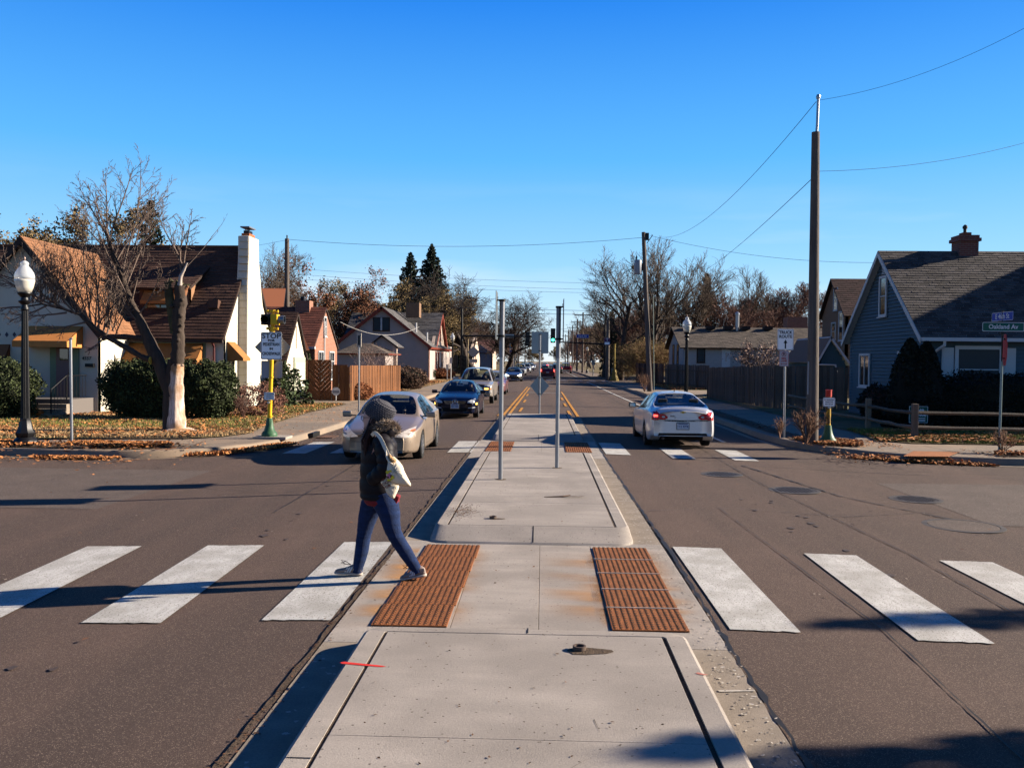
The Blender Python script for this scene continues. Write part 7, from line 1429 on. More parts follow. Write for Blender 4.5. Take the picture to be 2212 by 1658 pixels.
class Grower:
    def __init__(s, seed): s.r = random.Random(seed); s.big = []; s.small = []; s.tips = []; s.rmin = .006
    def branch(s, p, d, Ln, r0, lvl, mx, up=.12, wig=.22, nch=(7, 6, 5, 5), ang=(.5, .95), ratio=.62, r1f=.45, start=.25, thin=.5):
        r = s.r; n = 6 if lvl == 0 else 4 if lvl < mx-1 else 3; seg = Ln/n; pts = [p]; rr = [r0]
        px, py, pz = p; dx, dy, dz = d
        for i in range(n):
            dx += r.uniform(-wig, wig); dy += r.uniform(-wig, wig); dz += r.uniform(-wig, wig)*.7+up; l_ = math.sqrt(dx*dx+dy*dy+dz*dz); dx /= l_; dy /= l_; dz /= l_
            q = (px+dx*seg, py+dy*seg, pz+dz*seg); ra, rb_ = r0*(1-(1-r1f)*i/n), r0*(1-(1-r1f)*(i+1)/n)
            (s.big if ra > .03 else s.small).append((px, py, pz, *q, ra, rb_)); px, py, pz = q; pts.append(q); rr.append(rb_)
            if lvl == mx: s.tips.append(q)
        if lvl < mx:
            k = nch[min(lvl, len(nch)-1)]
            for j in range(k):
                f = start+(1-start)*(j+r.random())/k if lvl else start+(1-start)*((j+.5)/k)**.9; i = min(int(f*n), n-1); t = f*n-i; a, c = pts[i], pts[i+1]; q = tuple(a[m_]+(c[m_]-a[m_])*t for m_ in range(3))
                ddx, ddy, ddz = (c[0]-a[0])/seg, (c[1]-a[1])/seg, (c[2]-a[2])/seg; an = r.uniform(*ang); az = r.uniform(0, 2*PI)
                # perpendicular pair
                ux, uy, uz = (-ddy, ddx, 0) if abs(ddz) < .95 else (1, 0, 0); l_ = math.sqrt(ux*ux+uy*uy+uz*uz) or 1; ux /= l_; uy /= l_; uz /= l_
                vx, vy, vz = ddy*uz-ddz*uy, ddz*ux-ddx*uz, ddx*uy-ddy*ux; ca, sa = math.cos(az)*math.sin(an), math.sin(az)*math.sin(an); co = math.cos(an)
                nd = (ddx*co+ux*ca+vx*sa, ddy*co+uy*ca+vy*sa, ddz*co+uz*ca+vz*sa)
                s.branch(q, nd, Ln*ratio*r.uniform(.75, 1.15)*(1.1-.45*f if lvl else 1), max(rr[i]*thin*r.uniform(.8, 1.1), s.rmin), lvl+1, mx, up, wig, nch, ang, ratio, r1f, .12, thin)
        return pts
TREES = {}
def make_tree(key, seed, h, trunk=.3, mx=4, leaves=0, leafmat=None, leafsize=.09, twig=twigb, bark=barkd, spread=1.0, **kw):
    """returns a proto: crown + trunk meshes (unlinked parents)"""
    g = Grower(seed); g.rmin = kw.pop('rmin', .016); kw.setdefault('nch', (8, 6, 5, 5)); kw.setdefault('ratio', .60); start = kw.pop('first', .28)
    g.branch((0, 0, 0), (0, 0, 1), h*.62, trunk, 0, mx, start=start, **kw)
    big = np.array(g.big); sm = np.array(g.small); allz = np.array(g.tips)[:, 2].max(); k = h/allz
    for A_ in (big, sm): A_[:, 0] *= spread; A_[:, 1] *= spread; A_[:, 3] *= spread; A_[:, 4] *= spread; A_[:, :6] *= k
    tp = np.array(g.tips)*k; tp[:, :2] *= spread
    lf = None
    if leaves:
        r = np.random.RandomState(seed); idx = r.randint(0, len(tp), leaves); P = tp[idx]+r.normal(size=(leaves, 3))*.18; lf = leafquads(P, leafsize, r)
    return dict(big=tube_mesh(big, 5), small=tube_mesh(sm, 3), leaf=lf, bark=bark, twig=twig, leafmat=leafmat)
PROTO = {}
def place_tree(key, x, y, label, rz=0, s_=1.0, name='tree', cat='tree', group=None, z=0, sx=None):
    T = TREES[key]; t = thing(name, label, cat, (x, y, z), rz, group); t.scale = (sx or s_, sx or s_, s_)
    if key not in PROTO:
        a = quick_mesh('trunk', *T['big'], T['bark'], t); b = quick_mesh('crown', *T['small'], T['twig'], t); c = [a, b]
        if T['leaf'] is not None: c.append(quick_mesh('leaves', *T['leaf'], T['leafmat'], t))
        for o in c[1:]: o['kind'] = 'stuff'
        PROTO[key] = c
    else:
        for o in PROTO[key]: q = o.copy(); col.objects.link(q); q.parent = t
    return t
TREES['elm'] = make_tree('elm', 11, 15, .32, 4, nch=(11, 8, 7, 5), up=.10, ang=(.45, .9), spread=1.05)
TREES['elm2'] = make_tree('elm2', 23, 15, .30, 4, nch=(10, 8, 7, 5), up=.13, ang=(.35, .8), ratio=.64, twig=twigb)
TREES['red'] = make_tree('red', 31, 10, .20, 4, rmin=.022, nch=(12, 8, 7, 5), up=.16, ang=(.4, .9), twig=twigr, bark=barkd, spread=1.25, first=.15)
TREES['leafy'] = make_tree('leafy', 43, 11, .25, 4, nch=(10, 7, 6, 4), up=.08, leaves=30000, leafmat=leafo, leafsize=.10, spread=1.2, first=.2)
TREES['russet'] = make_tree('russet', 47, 11, .22, 4, nch=(8, 6, 5, 4), up=.10, leaves=9000, leafmat=leafb, leafsize=.10, spread=1.1, first=.25)
TREES['oak'] = make_tree('oak', 59, 17, .62, 4, rmin=.03, nch=(10, 8, 7, 6), up=.03, wig=.42, ang=(.7, 1.2), ratio=.72, spread=1.15, first=.35, twig=barkd)
TREES['bush'] = make_tree('bush', 61, 4.6, .05, 3, rmin=.012, nch=(20, 12, 9), up=.15, ang=(.4, 1.1), twig=mat('twigs_tan', (.25, .15, .075), .95), leaves=5000, leafmat=yelleaf, leafsize=.06, spread=1.7, first=.02, ratio=.75)
def at_px(px, base_y, Y_, top_py): """ground x and height for a tree whose top is seen at (px, top_py)"""; a = atY(px, top_py, Y_); return a.x, a.z
TL = [('elm', 588, 522, 78, 15, 'bare tree with dense twigs right behind the white chimney', .3), ('russet', 672, 566, 88, 11, 'bare tree with a few russet leaves above the cream garage', 1.0), ('russet', 735, 590, 96, 11, 'russet leafed tree between the garage and the pinkish house', 2.2),
      ('leafy', 60, 440, 58, 11, 'thin leafed tree behind the entry gable of the cream house', .4), ('leafy', -30, 455, 62, 11, 'leafy tree cut by the left edge of the picture', 1.4), ('leafy', 165, 455, 66, 11, 'brown leafed tree behind the ridge of the cream house', 3.0),
      ('leafy', 785, 612, 112, 11, 'olive brown tree left behind the pinkish grey house', .5), ('leafy', 850, 618, 118, 11, 'olive brown tree directly above the attic window', 2.0), ('leafy', 925, 622, 116, 11, 'brown leafed tree in front of the two spruces', 4.0), ('leafy', 945, 640, 132, 11, 'brown leafed tree at the right end of the grey roof', 5.1), ('leafy', 895, 640, 108, 11, 'short olive tree over the ridge of the pinkish house', 2.9),
      ('oak', 1028, 583, 114, 17, 'big gnarled oak leaning over the left signal mast', 1.1), ('oak', 1098, 632, 140, 17, 'second crooked oak over the far left side of the street', 2.9), ('elm2', 1000, 640, 160, 15, 'bare tree behind the diamond sign', .6),
      ('elm', 1345, 545, 100, 15, 'bare spreading tree left of the transformer pole', 2.5), ('elm2', 1425, 522, 98, 15, 'tall bare tree right behind the transformer pole', .9), ('elm', 1500, 560, 108, 15, 'bare tree with a nest above the white house', 4.1), ('elm2', 1612, 580, 116, 15, 'round topped bare tree over the middle of the white house', 3.3),
      ('elm', 1310, 630, 130, 15, 'slender bare tree right of the far utility poles', 5.0), ('red', 1475, 680, 112, 10, 'reddish twigged tree above the left end of the white house', .2), ('red', 1545, 672, 110, 10, 'reddish twigged tree above the roof vents', 1.7), ('red', 1620, 676, 116, 10, 'reddish twigged tree above the metal flue', 2.6), ('red', 1690, 664, 120, 10, 'reddish twigged tree left of the tall pole', 3.9), ('red', 1740, 655, 122, 10, 'reddish twigged tree seen behind the tall pole', 5.5), ('red', 1790, 668, 130, 10, 'reddish twigged tree between the tall pole and the tan brick house', .8), ('red', 1400, 690, 118, 10, 'reddish twigged tree above the red fence', 4.6), ('elm2', 1690, 640, 135, 15, 'low bare tree in front of the white cloud', 1.9),
      ('red', 1340, 712, 125, 10, 'brown twigged tree behind the right signal mast', 1.2)]
for key, px, py, Y_, h0, lb, rz in TL:
    a = atY(px, py, Y_); place_tree(key, a.x, Y_, lb, rz, a.z/h0*(1.3 if key == 'red' else 1.04), group='bare and autumn trees behind the houses', sx=a.z/h0*(1.5 if key == 'red' else 1.25 if key[:3] == 'elm' else 1.05))
# the trees that line the far street and close the view
k = 0
for side_, xs_, tops in ((-1, 10.5, None), (1, 10.5, None)):
    for i, Y_ in enumerate((140, 165, 190, 215, 240, 270, 300, 340, 390, 450, 520)):
        key = ('elm2', 'red', 'elm', 'red')[(i+(side_ > 0)) % 4]; s_ = {'elm2': .72, 'red': 1.05, 'elm': .68}[key]*(1+.12*math.sin(i*2.3)+.0011*(Y_-140))
        o = place_tree(key, side_*(xs_+3.5*abs(math.sin(i*1.7))+(6 if Y_ < 170 else 1)), Y_, '%s of the trees lining the far %s side of the street beyond the cross street' % (('nearest', 'second', 'third', 'fourth', 'fifth', 'sixth', 'seventh', 'eighth', 'ninth', 'tenth', 'farthest')[i], 'left' if side_ < 0 else 'right'), i*1.3, s_, group='street trees beyond the cross street')
for i, (x, Y_, key, s_) in enumerate(((-17, 150, 'red', 1.15), (-15, 178, 'red', 1.1), (-14, 205, 'leafy', 1.0), (-12, 255, 'red', 1.3), (-11, 310, 'red', 1.4), (16, 150, 'red', 1.15), (14, 180, 'leafy', .95), (13, 222, 'red', 1.2), (12, 262, 'red', 1.3), (11, 318, 'red', 1.4), (-26, 175, 'red', 1.1), (-30, 230, 'leafy', 1.0), (-24, 290, 'red', 1.3), (24, 170, 'red', 1.1), (27, 215, 'leafy', 1.0), (25, 270, 'elm', .8), (30, 330, 'red', 1.3), (-28, 360, 'elm', .9), (-9, 640, 'leafy', 1.2), (9, 650, 'leafy', 1.2), (-3, 760, 'leafy', 1.0))):
    place_tree(key, x, Y_, ('%s distant tree %s the far end of the street' % (('first', 'second', 'third', 'fourth', 'fifth', 'sixth', 'seventh', 'eighth', 'ninth', 'tenth', 'eleventh', 'twelfth', 'thirteenth', 'fourteenth', 'fifteenth', 'sixteenth', 'seventeenth', 'eighteenth', 'nineteenth', 'twentieth', 'last')[i], 'left of' if x < 0 else 'right of')), i*.9, s_, group='distant trees left of the street' if x < 0 else 'distant trees right of the street')
# far wooded horizon
def wood_mass():
    r = np.random.RandomState(5); n = 26000; X = r.uniform(-420, 420, n); X = X[np.abs(X) > 15]; n = len(X); Y_ = r.uniform(250, 420, n); Z = r.uniform(0, 1, n)**.7*(9+2.5*np.sin(X*.07)+1.5*np.sin(X*.23)); V, F = leafquads(np.stack([X, Y_, Z], 1), .9, r); o = quick_mesh('far_woods', V, F, mat('far_wood_twigs', (.11, .075, .06), .95, isl=.4)); o['kind'] = 'stuff'
    n = 9000; X = r.uniform(-200, 200, n); X = X[np.abs(X) > 12]; n = len(X); Y_ = r.uniform(128, 150, n); Z = r.uniform(0, 1, n)*(4.5+1.2*np.sin(X*.3)); V, F = leafquads(np.stack([X, Y_+30*(np.abs(X) > 40), Z], 1), .35, r); o = quick_mesh('far_undergrowth', V, F, mat('far_brush', (.095, .062, .045), .95, isl=.4)); o['kind'] = 'stuff'
wood_mass()
# conifers
def conifer(name, lb, x, y, h, rad, seed, m=needle, dens=1.0, ragged=.25, z0=.6, cat='tree'):
    t = thing(name, lb, cat, (x, y, 0)); r = np.random.RandomState(seed); rr = random.Random(seed); b = MB(); b.tube([(0, 0, 0), (0, 0, h)], [h*.018, .02], 7); b.build('trunk', barkd, t); segs = []; P = []
    n = int(h*9*dens)
    for i in range(n):
        f = (i+.5)/n; z = z0+(h-z0)*f; L_ = rad*(1-f)**.85*rr.uniform(1-ragged, 1+ragged*.5)+.12; a = i*2.399+rr.uniform(-.3, .3); drop = -.28*(1-f)+.25*f
        ex, ey, ez = math.cos(a)*L_, math.sin(a)*L_, z+drop*L_; segs.append((0, 0, z, ex, ey, ez, .03, .008)); m_ = int(26*L_*dens)+5
        u = r.uniform(.12, 1, m_)**.8; P.append(np.stack([u*ex+r.normal(size=m_)*.10*L_**.4*(1.1-u), u*ey+r.normal(size=m_)*.10*L_**.4*(1.1-u)*1.6, z+drop*L_*u-np.abs(r.normal(size=m_))*.16*(L_**.5)], 1))
    P = np.concatenate(P); V, F = leafquads(P, .17 if h > 7 else .10, r); o = quick_mesh('needles', V, F, m, t); o['kind'] = 'stuff'; o = quick_mesh('limbs', *tube_mesh(segs, 3), barkd, t); o['kind'] = 'stuff'; return t
a = atY(933, 527, 130); conifer('spruce_tree', 'taller pointed spruce above the pinkish house', a.x, 130, a.z, 5.8, 3, dens=1.9, ragged=.45); a = atY(887, 545, 128); conifer('spruce_tree', 'shorter ragged spruce left of the taller one', a.x, 128, a.z, 5.6, 8, ragged=.6, dens=1.7)
a = atY(325, 432, 62); conifer('spruce_tree', 'dark spruce behind the roof of the cream house', a.x, 62, a.z, 3.3, 5, dens=1.2, ragged=.4); a = atY(1527, 590, 112); conifer('pine_tree', 'dark pine among the bare trees over the white house', a.x, 112, a.z, 2.6, 12, ragged=.6, z0=7); a = atY(1303, 660, 118); conifer('spruce_tree', 'dark spruce behind the corner utility pole', atY(1322, 660, 118).x, 118, atY(1322, 670, 118).z, 1.9, 14)
conifer('juniper_shrub', 'spreading green juniper in front of the cream garage', -11.2, 37.4, 2.0, 1.8, 21, m=needlj, dens=2.2, z0=.1, cat='shrub')
def arbor(lb, x, y, h, rad, seed):
    t = thing('arborvitae', lb, 'shrub', (x, y, 0), 0, 'dark arborvitae by the blue house'); r = np.random.RandomState(seed); n = 7000; f = r.uniform(0, 1, n)**1.15; a = r.uniform(0, 2*PI, n); R2 = rad*np.minimum(1, (1-f)**.62*1.25)*(.85+.1*np.sin(a*5+f*9))*r.uniform(.7, 1.05, n); V, F = leafquads(np.stack([np.cos(a)*R2, np.sin(a)*R2, .05+f*h], 1), .07, r); o = quick_mesh('foliage', V, F, needled, t); o['kind'] = 'stuff'
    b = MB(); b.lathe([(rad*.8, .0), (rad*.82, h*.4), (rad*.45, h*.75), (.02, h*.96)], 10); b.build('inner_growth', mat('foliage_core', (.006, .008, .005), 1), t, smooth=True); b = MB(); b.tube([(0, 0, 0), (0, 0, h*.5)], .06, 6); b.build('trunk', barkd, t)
k_ = 28.6; q = atY(1967, 735, k_); arbor('taller reddish tipped dark arborvitae at the corner of the blue house', q.x, k_, q.z, .85, 1); q = atY(2002, 742, k_-.3); arbor('dark arborvitae just right of the reddish tipped one', q.x, k_-.3, q.z, .8, 2)
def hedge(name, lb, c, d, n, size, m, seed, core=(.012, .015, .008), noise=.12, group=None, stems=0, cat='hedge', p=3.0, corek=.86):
    """clipped or loose shrub: leaves through a rounded block"""
    t = thing(name, lb, cat, c, 0, group); r = np.random.RandomState(seed); U = r.normal(size=(n, 3)); U /= (np.abs(U)**p).sum(1, keepdims=True)**(1/p); rad = r.uniform(.80, 1.04, n)[:, None]; lump = 1+noise*np.sin(U[:, 0:1]*7+seed)*np.cos(U[:, 2:3]*6+U[:, 1:2]*5); P = U*rad*lump*np.array(d)/2; P[:, 2] += d[2]/2; P = P[P[:, 2] > 0]; V, F = leafquads(P, size, r); o = quick_mesh('foliage', V, F, m, t); o['kind'] = 'stuff'
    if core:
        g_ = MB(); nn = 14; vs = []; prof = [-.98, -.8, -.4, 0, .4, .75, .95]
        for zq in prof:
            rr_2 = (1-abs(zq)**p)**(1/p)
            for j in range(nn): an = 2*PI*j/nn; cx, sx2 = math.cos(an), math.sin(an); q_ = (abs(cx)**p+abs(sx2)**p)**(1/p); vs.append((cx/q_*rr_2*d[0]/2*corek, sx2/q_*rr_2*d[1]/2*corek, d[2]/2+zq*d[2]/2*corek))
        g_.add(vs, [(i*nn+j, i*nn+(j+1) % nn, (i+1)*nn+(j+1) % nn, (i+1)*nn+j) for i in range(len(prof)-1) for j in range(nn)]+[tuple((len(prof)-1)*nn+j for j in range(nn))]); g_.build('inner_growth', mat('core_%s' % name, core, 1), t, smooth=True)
    return t
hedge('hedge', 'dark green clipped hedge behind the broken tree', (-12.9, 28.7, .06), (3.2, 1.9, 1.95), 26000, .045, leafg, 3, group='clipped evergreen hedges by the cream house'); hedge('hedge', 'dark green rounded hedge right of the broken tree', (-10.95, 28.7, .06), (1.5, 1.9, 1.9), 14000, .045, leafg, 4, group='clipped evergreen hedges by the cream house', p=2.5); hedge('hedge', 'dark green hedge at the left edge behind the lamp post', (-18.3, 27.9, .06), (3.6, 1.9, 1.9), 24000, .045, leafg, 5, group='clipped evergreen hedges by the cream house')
hedge('bare_shrub', 'tangled reddish brown shrub at the foot of the white chimney', (-9.95, 30.3, .06), (1.9, 1.6, 1.1), 5200, .035, mat('redbrown_twig_leaves', (.26, .12, .085), .9, isl=.5), 6, core=None, cat='shrub', p=2, noise=.3)
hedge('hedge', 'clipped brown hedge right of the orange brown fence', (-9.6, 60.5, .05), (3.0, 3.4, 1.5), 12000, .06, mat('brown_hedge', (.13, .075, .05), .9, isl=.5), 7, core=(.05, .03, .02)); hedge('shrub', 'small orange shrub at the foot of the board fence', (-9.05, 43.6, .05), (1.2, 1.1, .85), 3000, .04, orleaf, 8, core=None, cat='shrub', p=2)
hedge('shrub', 'low orange shrub beside the pinkish house corner', (-10.9, 92, .05), (3.5, 5, 1.2), 7000, .07, orleaf, 9, core=(.08, .03, .02), cat='shrub', p=2); hedge('shrub', 'low dark green shrub at the pinkish house wall', (-11.6, 88.3, .05), (1.6, 1.6, 1.3), 3000, .07, leafg, 10, cat='shrub', p=2)
hedge('shrub', 'dark ivy shrub between garage and brick house', (-12.6, 45.9, .05), (.9, .9, 2.6), 3500, .06, leafg, 13, cat='shrub', p=2)
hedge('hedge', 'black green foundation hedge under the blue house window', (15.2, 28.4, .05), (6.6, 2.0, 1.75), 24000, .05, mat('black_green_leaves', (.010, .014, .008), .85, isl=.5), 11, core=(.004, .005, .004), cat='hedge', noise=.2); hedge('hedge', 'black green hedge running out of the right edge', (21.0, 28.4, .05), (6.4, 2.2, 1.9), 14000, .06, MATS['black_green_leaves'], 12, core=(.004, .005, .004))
hedge('shrub', 'dark bush between the gable and the tall pole', (12.0, 31.8, .05), (1.2, 2.4, 1.3), 4000, .05, MATS['black_green_leaves'], 15, core=(.004, .005, .004), cat='shrub', p=2)
place_tree('bush', 10.6, 91, 'big olive brown bush at the end of the red fence', .4, 1.05, 'large_bush', 'bush', sx=1.15); place_tree('bush', 9.4, 98, 'second olive brown bush behind the first', 2, .95, 'large_bush', 'bush')
place_tree('bush', 14.0, 96, 'bush behind the reddish fence', 3, 1.0, 'large_bush', 'bush')
def twigbush(lb, x, y, h, sp_, seed, m=twigb, leaves=0, lm=None, n1=16, cat='shrub', name='bare_shrub', ls=.04, z=.05):
    g_ = Grower(seed); r = g_.r
    for i in range(n1): a = r.uniform(0, 2*PI); q = r.uniform(.1, .8)*sp_; g_.branch((0, 0, 0), (math.cos(a)*q, math.sin(a)*q, 1), h*.8, .014, 1, 3, up=.05, wig=.22, nch=(1, 6, 4), ang=(.3, .8), ratio=.5)
    t = thing(name, lb, cat, (x, y, z)); sm = np.array(g_.small); o = quick_mesh('twigs', *tube_mesh(sm, 3), m, t); o['kind'] = 'stuff'
    if leaves: rr = np.random.RandomState(seed); tp = np.array(g_.tips); P = tp[rr.randint(0, len(tp), leaves)]+rr.normal(size=(leaves, 3))*.08; V, F = leafquads(P, ls, rr); o = quick_mesh('leaves', V, F, lm, t); o['kind'] = 'stuff'
    return t
twigbush('twiggy dry shrub at the foot of the tall pole', 6.75, 22.6, .95, .8, 3, mat('dry_twigs', (.24, .13, .08), .9)); twigbush('thin weeds at the truck route sign', 6.5, 24.2, .6, .5, 5, MATS['dry_twigs'], n1=6); twigbush('dry weeds at the foot of the street name sign', 10.75, 20.9, .55, 1.2, 6, MATS['dry_twigs'], n1=12)
twigbush('dead flower shrub at the transformer pole', 6.9, 59.5, 1.3, .9, 7, MATS['dry_twigs'], n1=12); twigbush('round bush with pale dried leaves rising over the grey fence', 13.4, 54.5, 3.3, .75, 8, twigb, 2600, pinkl, 26, 'bush', 'dried_bush', .07)
twigbush('bare shrub showing above the board fence in front of the pinkish house', -12.2, 62, 3.3, 1.0, 9, mat('pale_twigs', (.30, .20, .17), .9), n1=26); twigbush('leafy weeds at the small ramp', -9.9, 28.8, .8, .7, 10, twigr, n1=14)
# ---- the broken tree on the left lawn ----
TY = 24.1
bt_base = atZ(384, 931, .08)
tr = thing('broken_tree', 'half dead tree with split pale barkless trunk and sawn limbs on the lawn', 'tree', (bt_base.x, bt_base.y, .07))
def T_(x, y, dy=0): q = atY(*z1(x, y), bt_base.y+dy); return Vector((q.x-bt_base.x, q.y-bt_base.y, q.z-.07))
mpx = bt_base.y/1897.6/2.368*.97316*1.0   # metres per zoomed pixel
def limb(name, pts, m, n=10, lumps=.10, dy=None):
    P = [T_(*p_[:2], (p_[3] if len(p_) > 3 else 0)) for p_ in pts]; R2 = [p_[2]*mpx*.88 for p_ in pts]; PP = []; RR = []; r = random.Random(len(pts)*3+int(pts[0][0]))
    for i in range(len(P)-1):
        for k in range(4): f = k/4; PP.append(P[i].lerp(P[i+1], f)); RR.append((R2[i]+(R2[i+1]-R2[i])*f)*(1+r.uniform(-lumps, lumps)))
    PP.append(P[-1]); RR.append(R2[-1]); b = MB(); b.tube(PP, RR, n*2)
    from mathutils import noise
    cl_ = PP; vs = []
    for i, v in enumerate(b.v): c_ = cl_[min(i//(n*2), len(cl_)-1)]; o_ = Vector(v)-c_; an = math.atan2(o_.y, o_.x); vs.append(tuple(c_+o_*(1+.16*noise.noise(Vector((an*3.1+len(pts), v[2]*1.1, 3)))+.22*lumps*5*noise.noise(Vector(v)*6))))
    b.v = vs; return b.build(name, m, tr, smooth=False, auto=60)
# pale heartwood on the sunny side is a shape of its own: the stripped wood runs from the ground to the first knot
def knots(n_, y0, y1):
    r = random.Random(12)
    for k in range(n_):
        y = r.uniform(y0, y1); q = T_(932+r.uniform(-30, 30), y, -.12); b = MB(); s_ = r.uniform(.04, .09); b.lathe([(0, -s_), (s_*.8, -s_*.6), (s_, 0), (s_*.7, s_*.6), (0, s_)], 9, tuple(q)); b.build('knot', barkg, tr, smooth=True)
bare = mat('stripped_wood', (.95, .75, .62), .85, var=.6, vscale=3, stretch=(14, 14, .8), bump=.9, bscale=30, var2=(.50, .28, .14), v2scale=2)
mossy = mat('mossy_bark', (.085, .075, .035), .95, var=.4, vscale=6, bump=.7, bscale=30)
limb('trunk', [(928, 1425, 66), (925, 1400, 58), (925, 1300, 48), (925, 1200, 46), (927, 1120, 42), (930, 1060, 38)], bare, 14, .05); limb('trunk_bark', [(893, 1425, 52), (890, 1380, 40), (890, 1280, 37), (893, 1180, 36), (905, 1090, 36), (915, 1040, 35)], barkg, 12, .05)
limb('upper_trunk', [(930, 1070, 38), (935, 1010, 40), (938, 940, 38), (936, 860, 36), (940, 780, 40), (950, 720, 36), (948, 650, 34)], barkg, 12, .12); limb('dead_stub', [(915, 900, 22), (900, 780, 26), (890, 700, 24), (882, 625, 19)], mossy, 10, .08); limb('broken_branch', [(945, 655, 15), (950, 600, 10), (968, 565, 8), (984, 528, 6)], mat('bleached_wood', (.5, .42, .36), .8), 8); limb('dead_stub', [(960, 700, 20), (975, 665, 15), (990, 652, 6)], mat('torn_wood', (.30, .13, .06), .9), 8, .25)
limb('main_limb', [(905, 1230, 38), (868, 1140, 38), (838, 1060, 36), (800, 980, 36), (765, 900, 32), (725, 810, 24), (690, 740, 20), (662, 660, 16), (640, 590, 14), (600, 500, 12), (575, 420, 10), (562, 365, 9)], barkg, 12, .07)
limb('sawn_limb', [(790, 1040, 18), (740, 1020, 16), (690, 990, 16), (620, 950, 16), (560, 915, 15), (500, 870, 12), (420, 800, 9), (330, 770, 7), (220, 745, 5), (130, 760, 4)], barkg, 10, .08); limb('sawn_limb', [(768, 935, 14), (730, 922, 14), (660, 915, 14), (570, 915, 13), (540, 930, 12)], barkg, 10, .08)
knots(9, 700, 1090)
for k_, (x0, y0, x1, y1) in enumerate(((935, 650, 928, 618), (955, 655, 962, 630), (900, 632, 893, 608), (975, 655, 1000, 640))): b = MB(); b.tube([T_(x0, y0, .05), T_(x1, y1, .05)], [.09, .012], 6); b.build('splinter', MATS['mossy_bark'], tr)
q = T_(792, 1041, -.2); b = MB(); b.lathe([(0, -.02), (.10, -.018), (.10, 0), (0, .01)], 12, tuple(q), 'x'); b.build('sawn_face', mat('lichen_yellow', (.55, .36, .05), .8), tr)
b = MB(); b.lathe([(.55, -.02), (.42, .05), (.3, .10), (.2, .1)], 12, (0.03, 0, 0)); b.build('root_flare', bare, tr, auto=60)
g_ = Grower(77); g_.rmin = .0065; r = g_.r
def sprout(x, y, tx, ty, L_, r0, mx=4, dy=0, dd=0, nch=(0, 7, 5, 3)):
    a = T_(x, y, dy); c = T_(tx, ty, dy+dd); d = (c-a); Ln = d.length; d.normalize(); g_.branch(tuple(a), tuple(d), Ln, r0, 1, mx, up=.03, wig=.13, nch=nch, ang=(.3, .85), ratio=.38, r1f=.3, thin=.5)
for (x, y, tx, ty, dd) in ((500, 870, 500, 500, .2), (520, 890, 555, 330, -.4), (480, 850, 420, 200, .3), (540, 910, 600, 400, .3), (470, 850, 350, 470, -.3), (430, 810, 300, 560, .2), (400, 800, 180, 600, -.5), (330, 770, 60, 620, .4), (300, 765, 0, 580, -.6), (220, 745, -60, 520, .3), (350, 790, 100, 830, .2), (450, 840, 200, 900, -.3), (560, 915, 640, 560, .5), (500, 880, 700, 620, -.4),
      (562, 370, 540, 60, .3), (575, 400, 700, 40, .2), (600, 480, 520, 150, -.5), (610, 520, 790, 120, .4), (640, 590, 850, 60, .5), (650, 620, 760, 250, -.6), (660, 660, 880, 190, .6), (690, 740, 800, 420, -.4), (670, 700, 500, 260, .5), (690, 740, 420, 350, -.5), (700, 770, 570, 500, .4), (725, 810, 860, 560, -.3), (640, 600, 930, 300, .2), (570, 400, 430, 130, .1), (600, 500, 330, 230, .3), (740, 850, 640, 760, -.3),
      (970, 560, 1180, 340, .2), (960, 545, 850, 260, .3), (965, 545, 990, 280, -.2), (955, 600, 900, 330, .1), (540, 930, 470, 1000, -.2), (380, 790, 200, 700, -.2), (250, 750, 60, 850, .2), (600, 930, 660, 720, -.2), (130, 760, -100, 760, .3), (660, 680, 540, 620, .5)):
    thin_ = (x, y) in ((970, 560),); sprout(x, y, tx, ty, 0, .028 if not thin_ else .016, 4 if not thin_ else 3, 0, dd, (0, 10, 5, 3) if not thin_ else (0, 3, 2))
for i in range(85):
    x = r.uniform(120, 620); y = 740+max(0, (x-330))*.62*.9; sprout(x, y, x+r.uniform(-140, 120), y-r.uniform(120, 330), 0, .013, 3, 0, r.uniform(-.6, .6), (0, 7, 3))
o = quick_mesh('branches', *tube_mesh(np.array(g_.small+g_.big), 4), mat('tree_twig_bark', (.18, .13, .105), .95), tr); o['kind'] = 'stuff'
# two unseen spruces added on the sunny side to cast shade into the frame
for i, (x, y, h) in enumerate(((16.9, 10.3, 6.2), (12.6, 6.95, 5.25))): conifer('spruce_tree', ('young pointed spruce beside the near right corner', 'small spruce nearest the camera on the right')[i], x, y, h, (.85, .6)[i], 40+i, dens=2.0)
# birds' nests in the bare trees
for (px, py, Y_, lb) in ((1371, 578, 99, 'dark nest high in the bare tree left of the transformer pole'), (1530-0, 598, 107, ''), (1529-0, 596, 107, '')):
    if lb: q = atY(px, py, Y_); t = thing('bird_nest', lb, 'nest', (q.x, Y_, q.z)); b = MB(); b.lathe([(.05, -.25), (.35, -.1), (.42, .1), (.2, .25)], 8); b.build('nest_body', barkd, t)

stuff(scatter('curled_leaves', 900, area(LA, True), leafm, .085, .10, .05)); stuff(scatter('curled_leaves', 500, area(LR, True), leafm, .085, .11, .05)); stuff(scatter('curled_leaves', 300, gauss(-20, -8, 19.6, .6), leafd, .075, .07, .05))
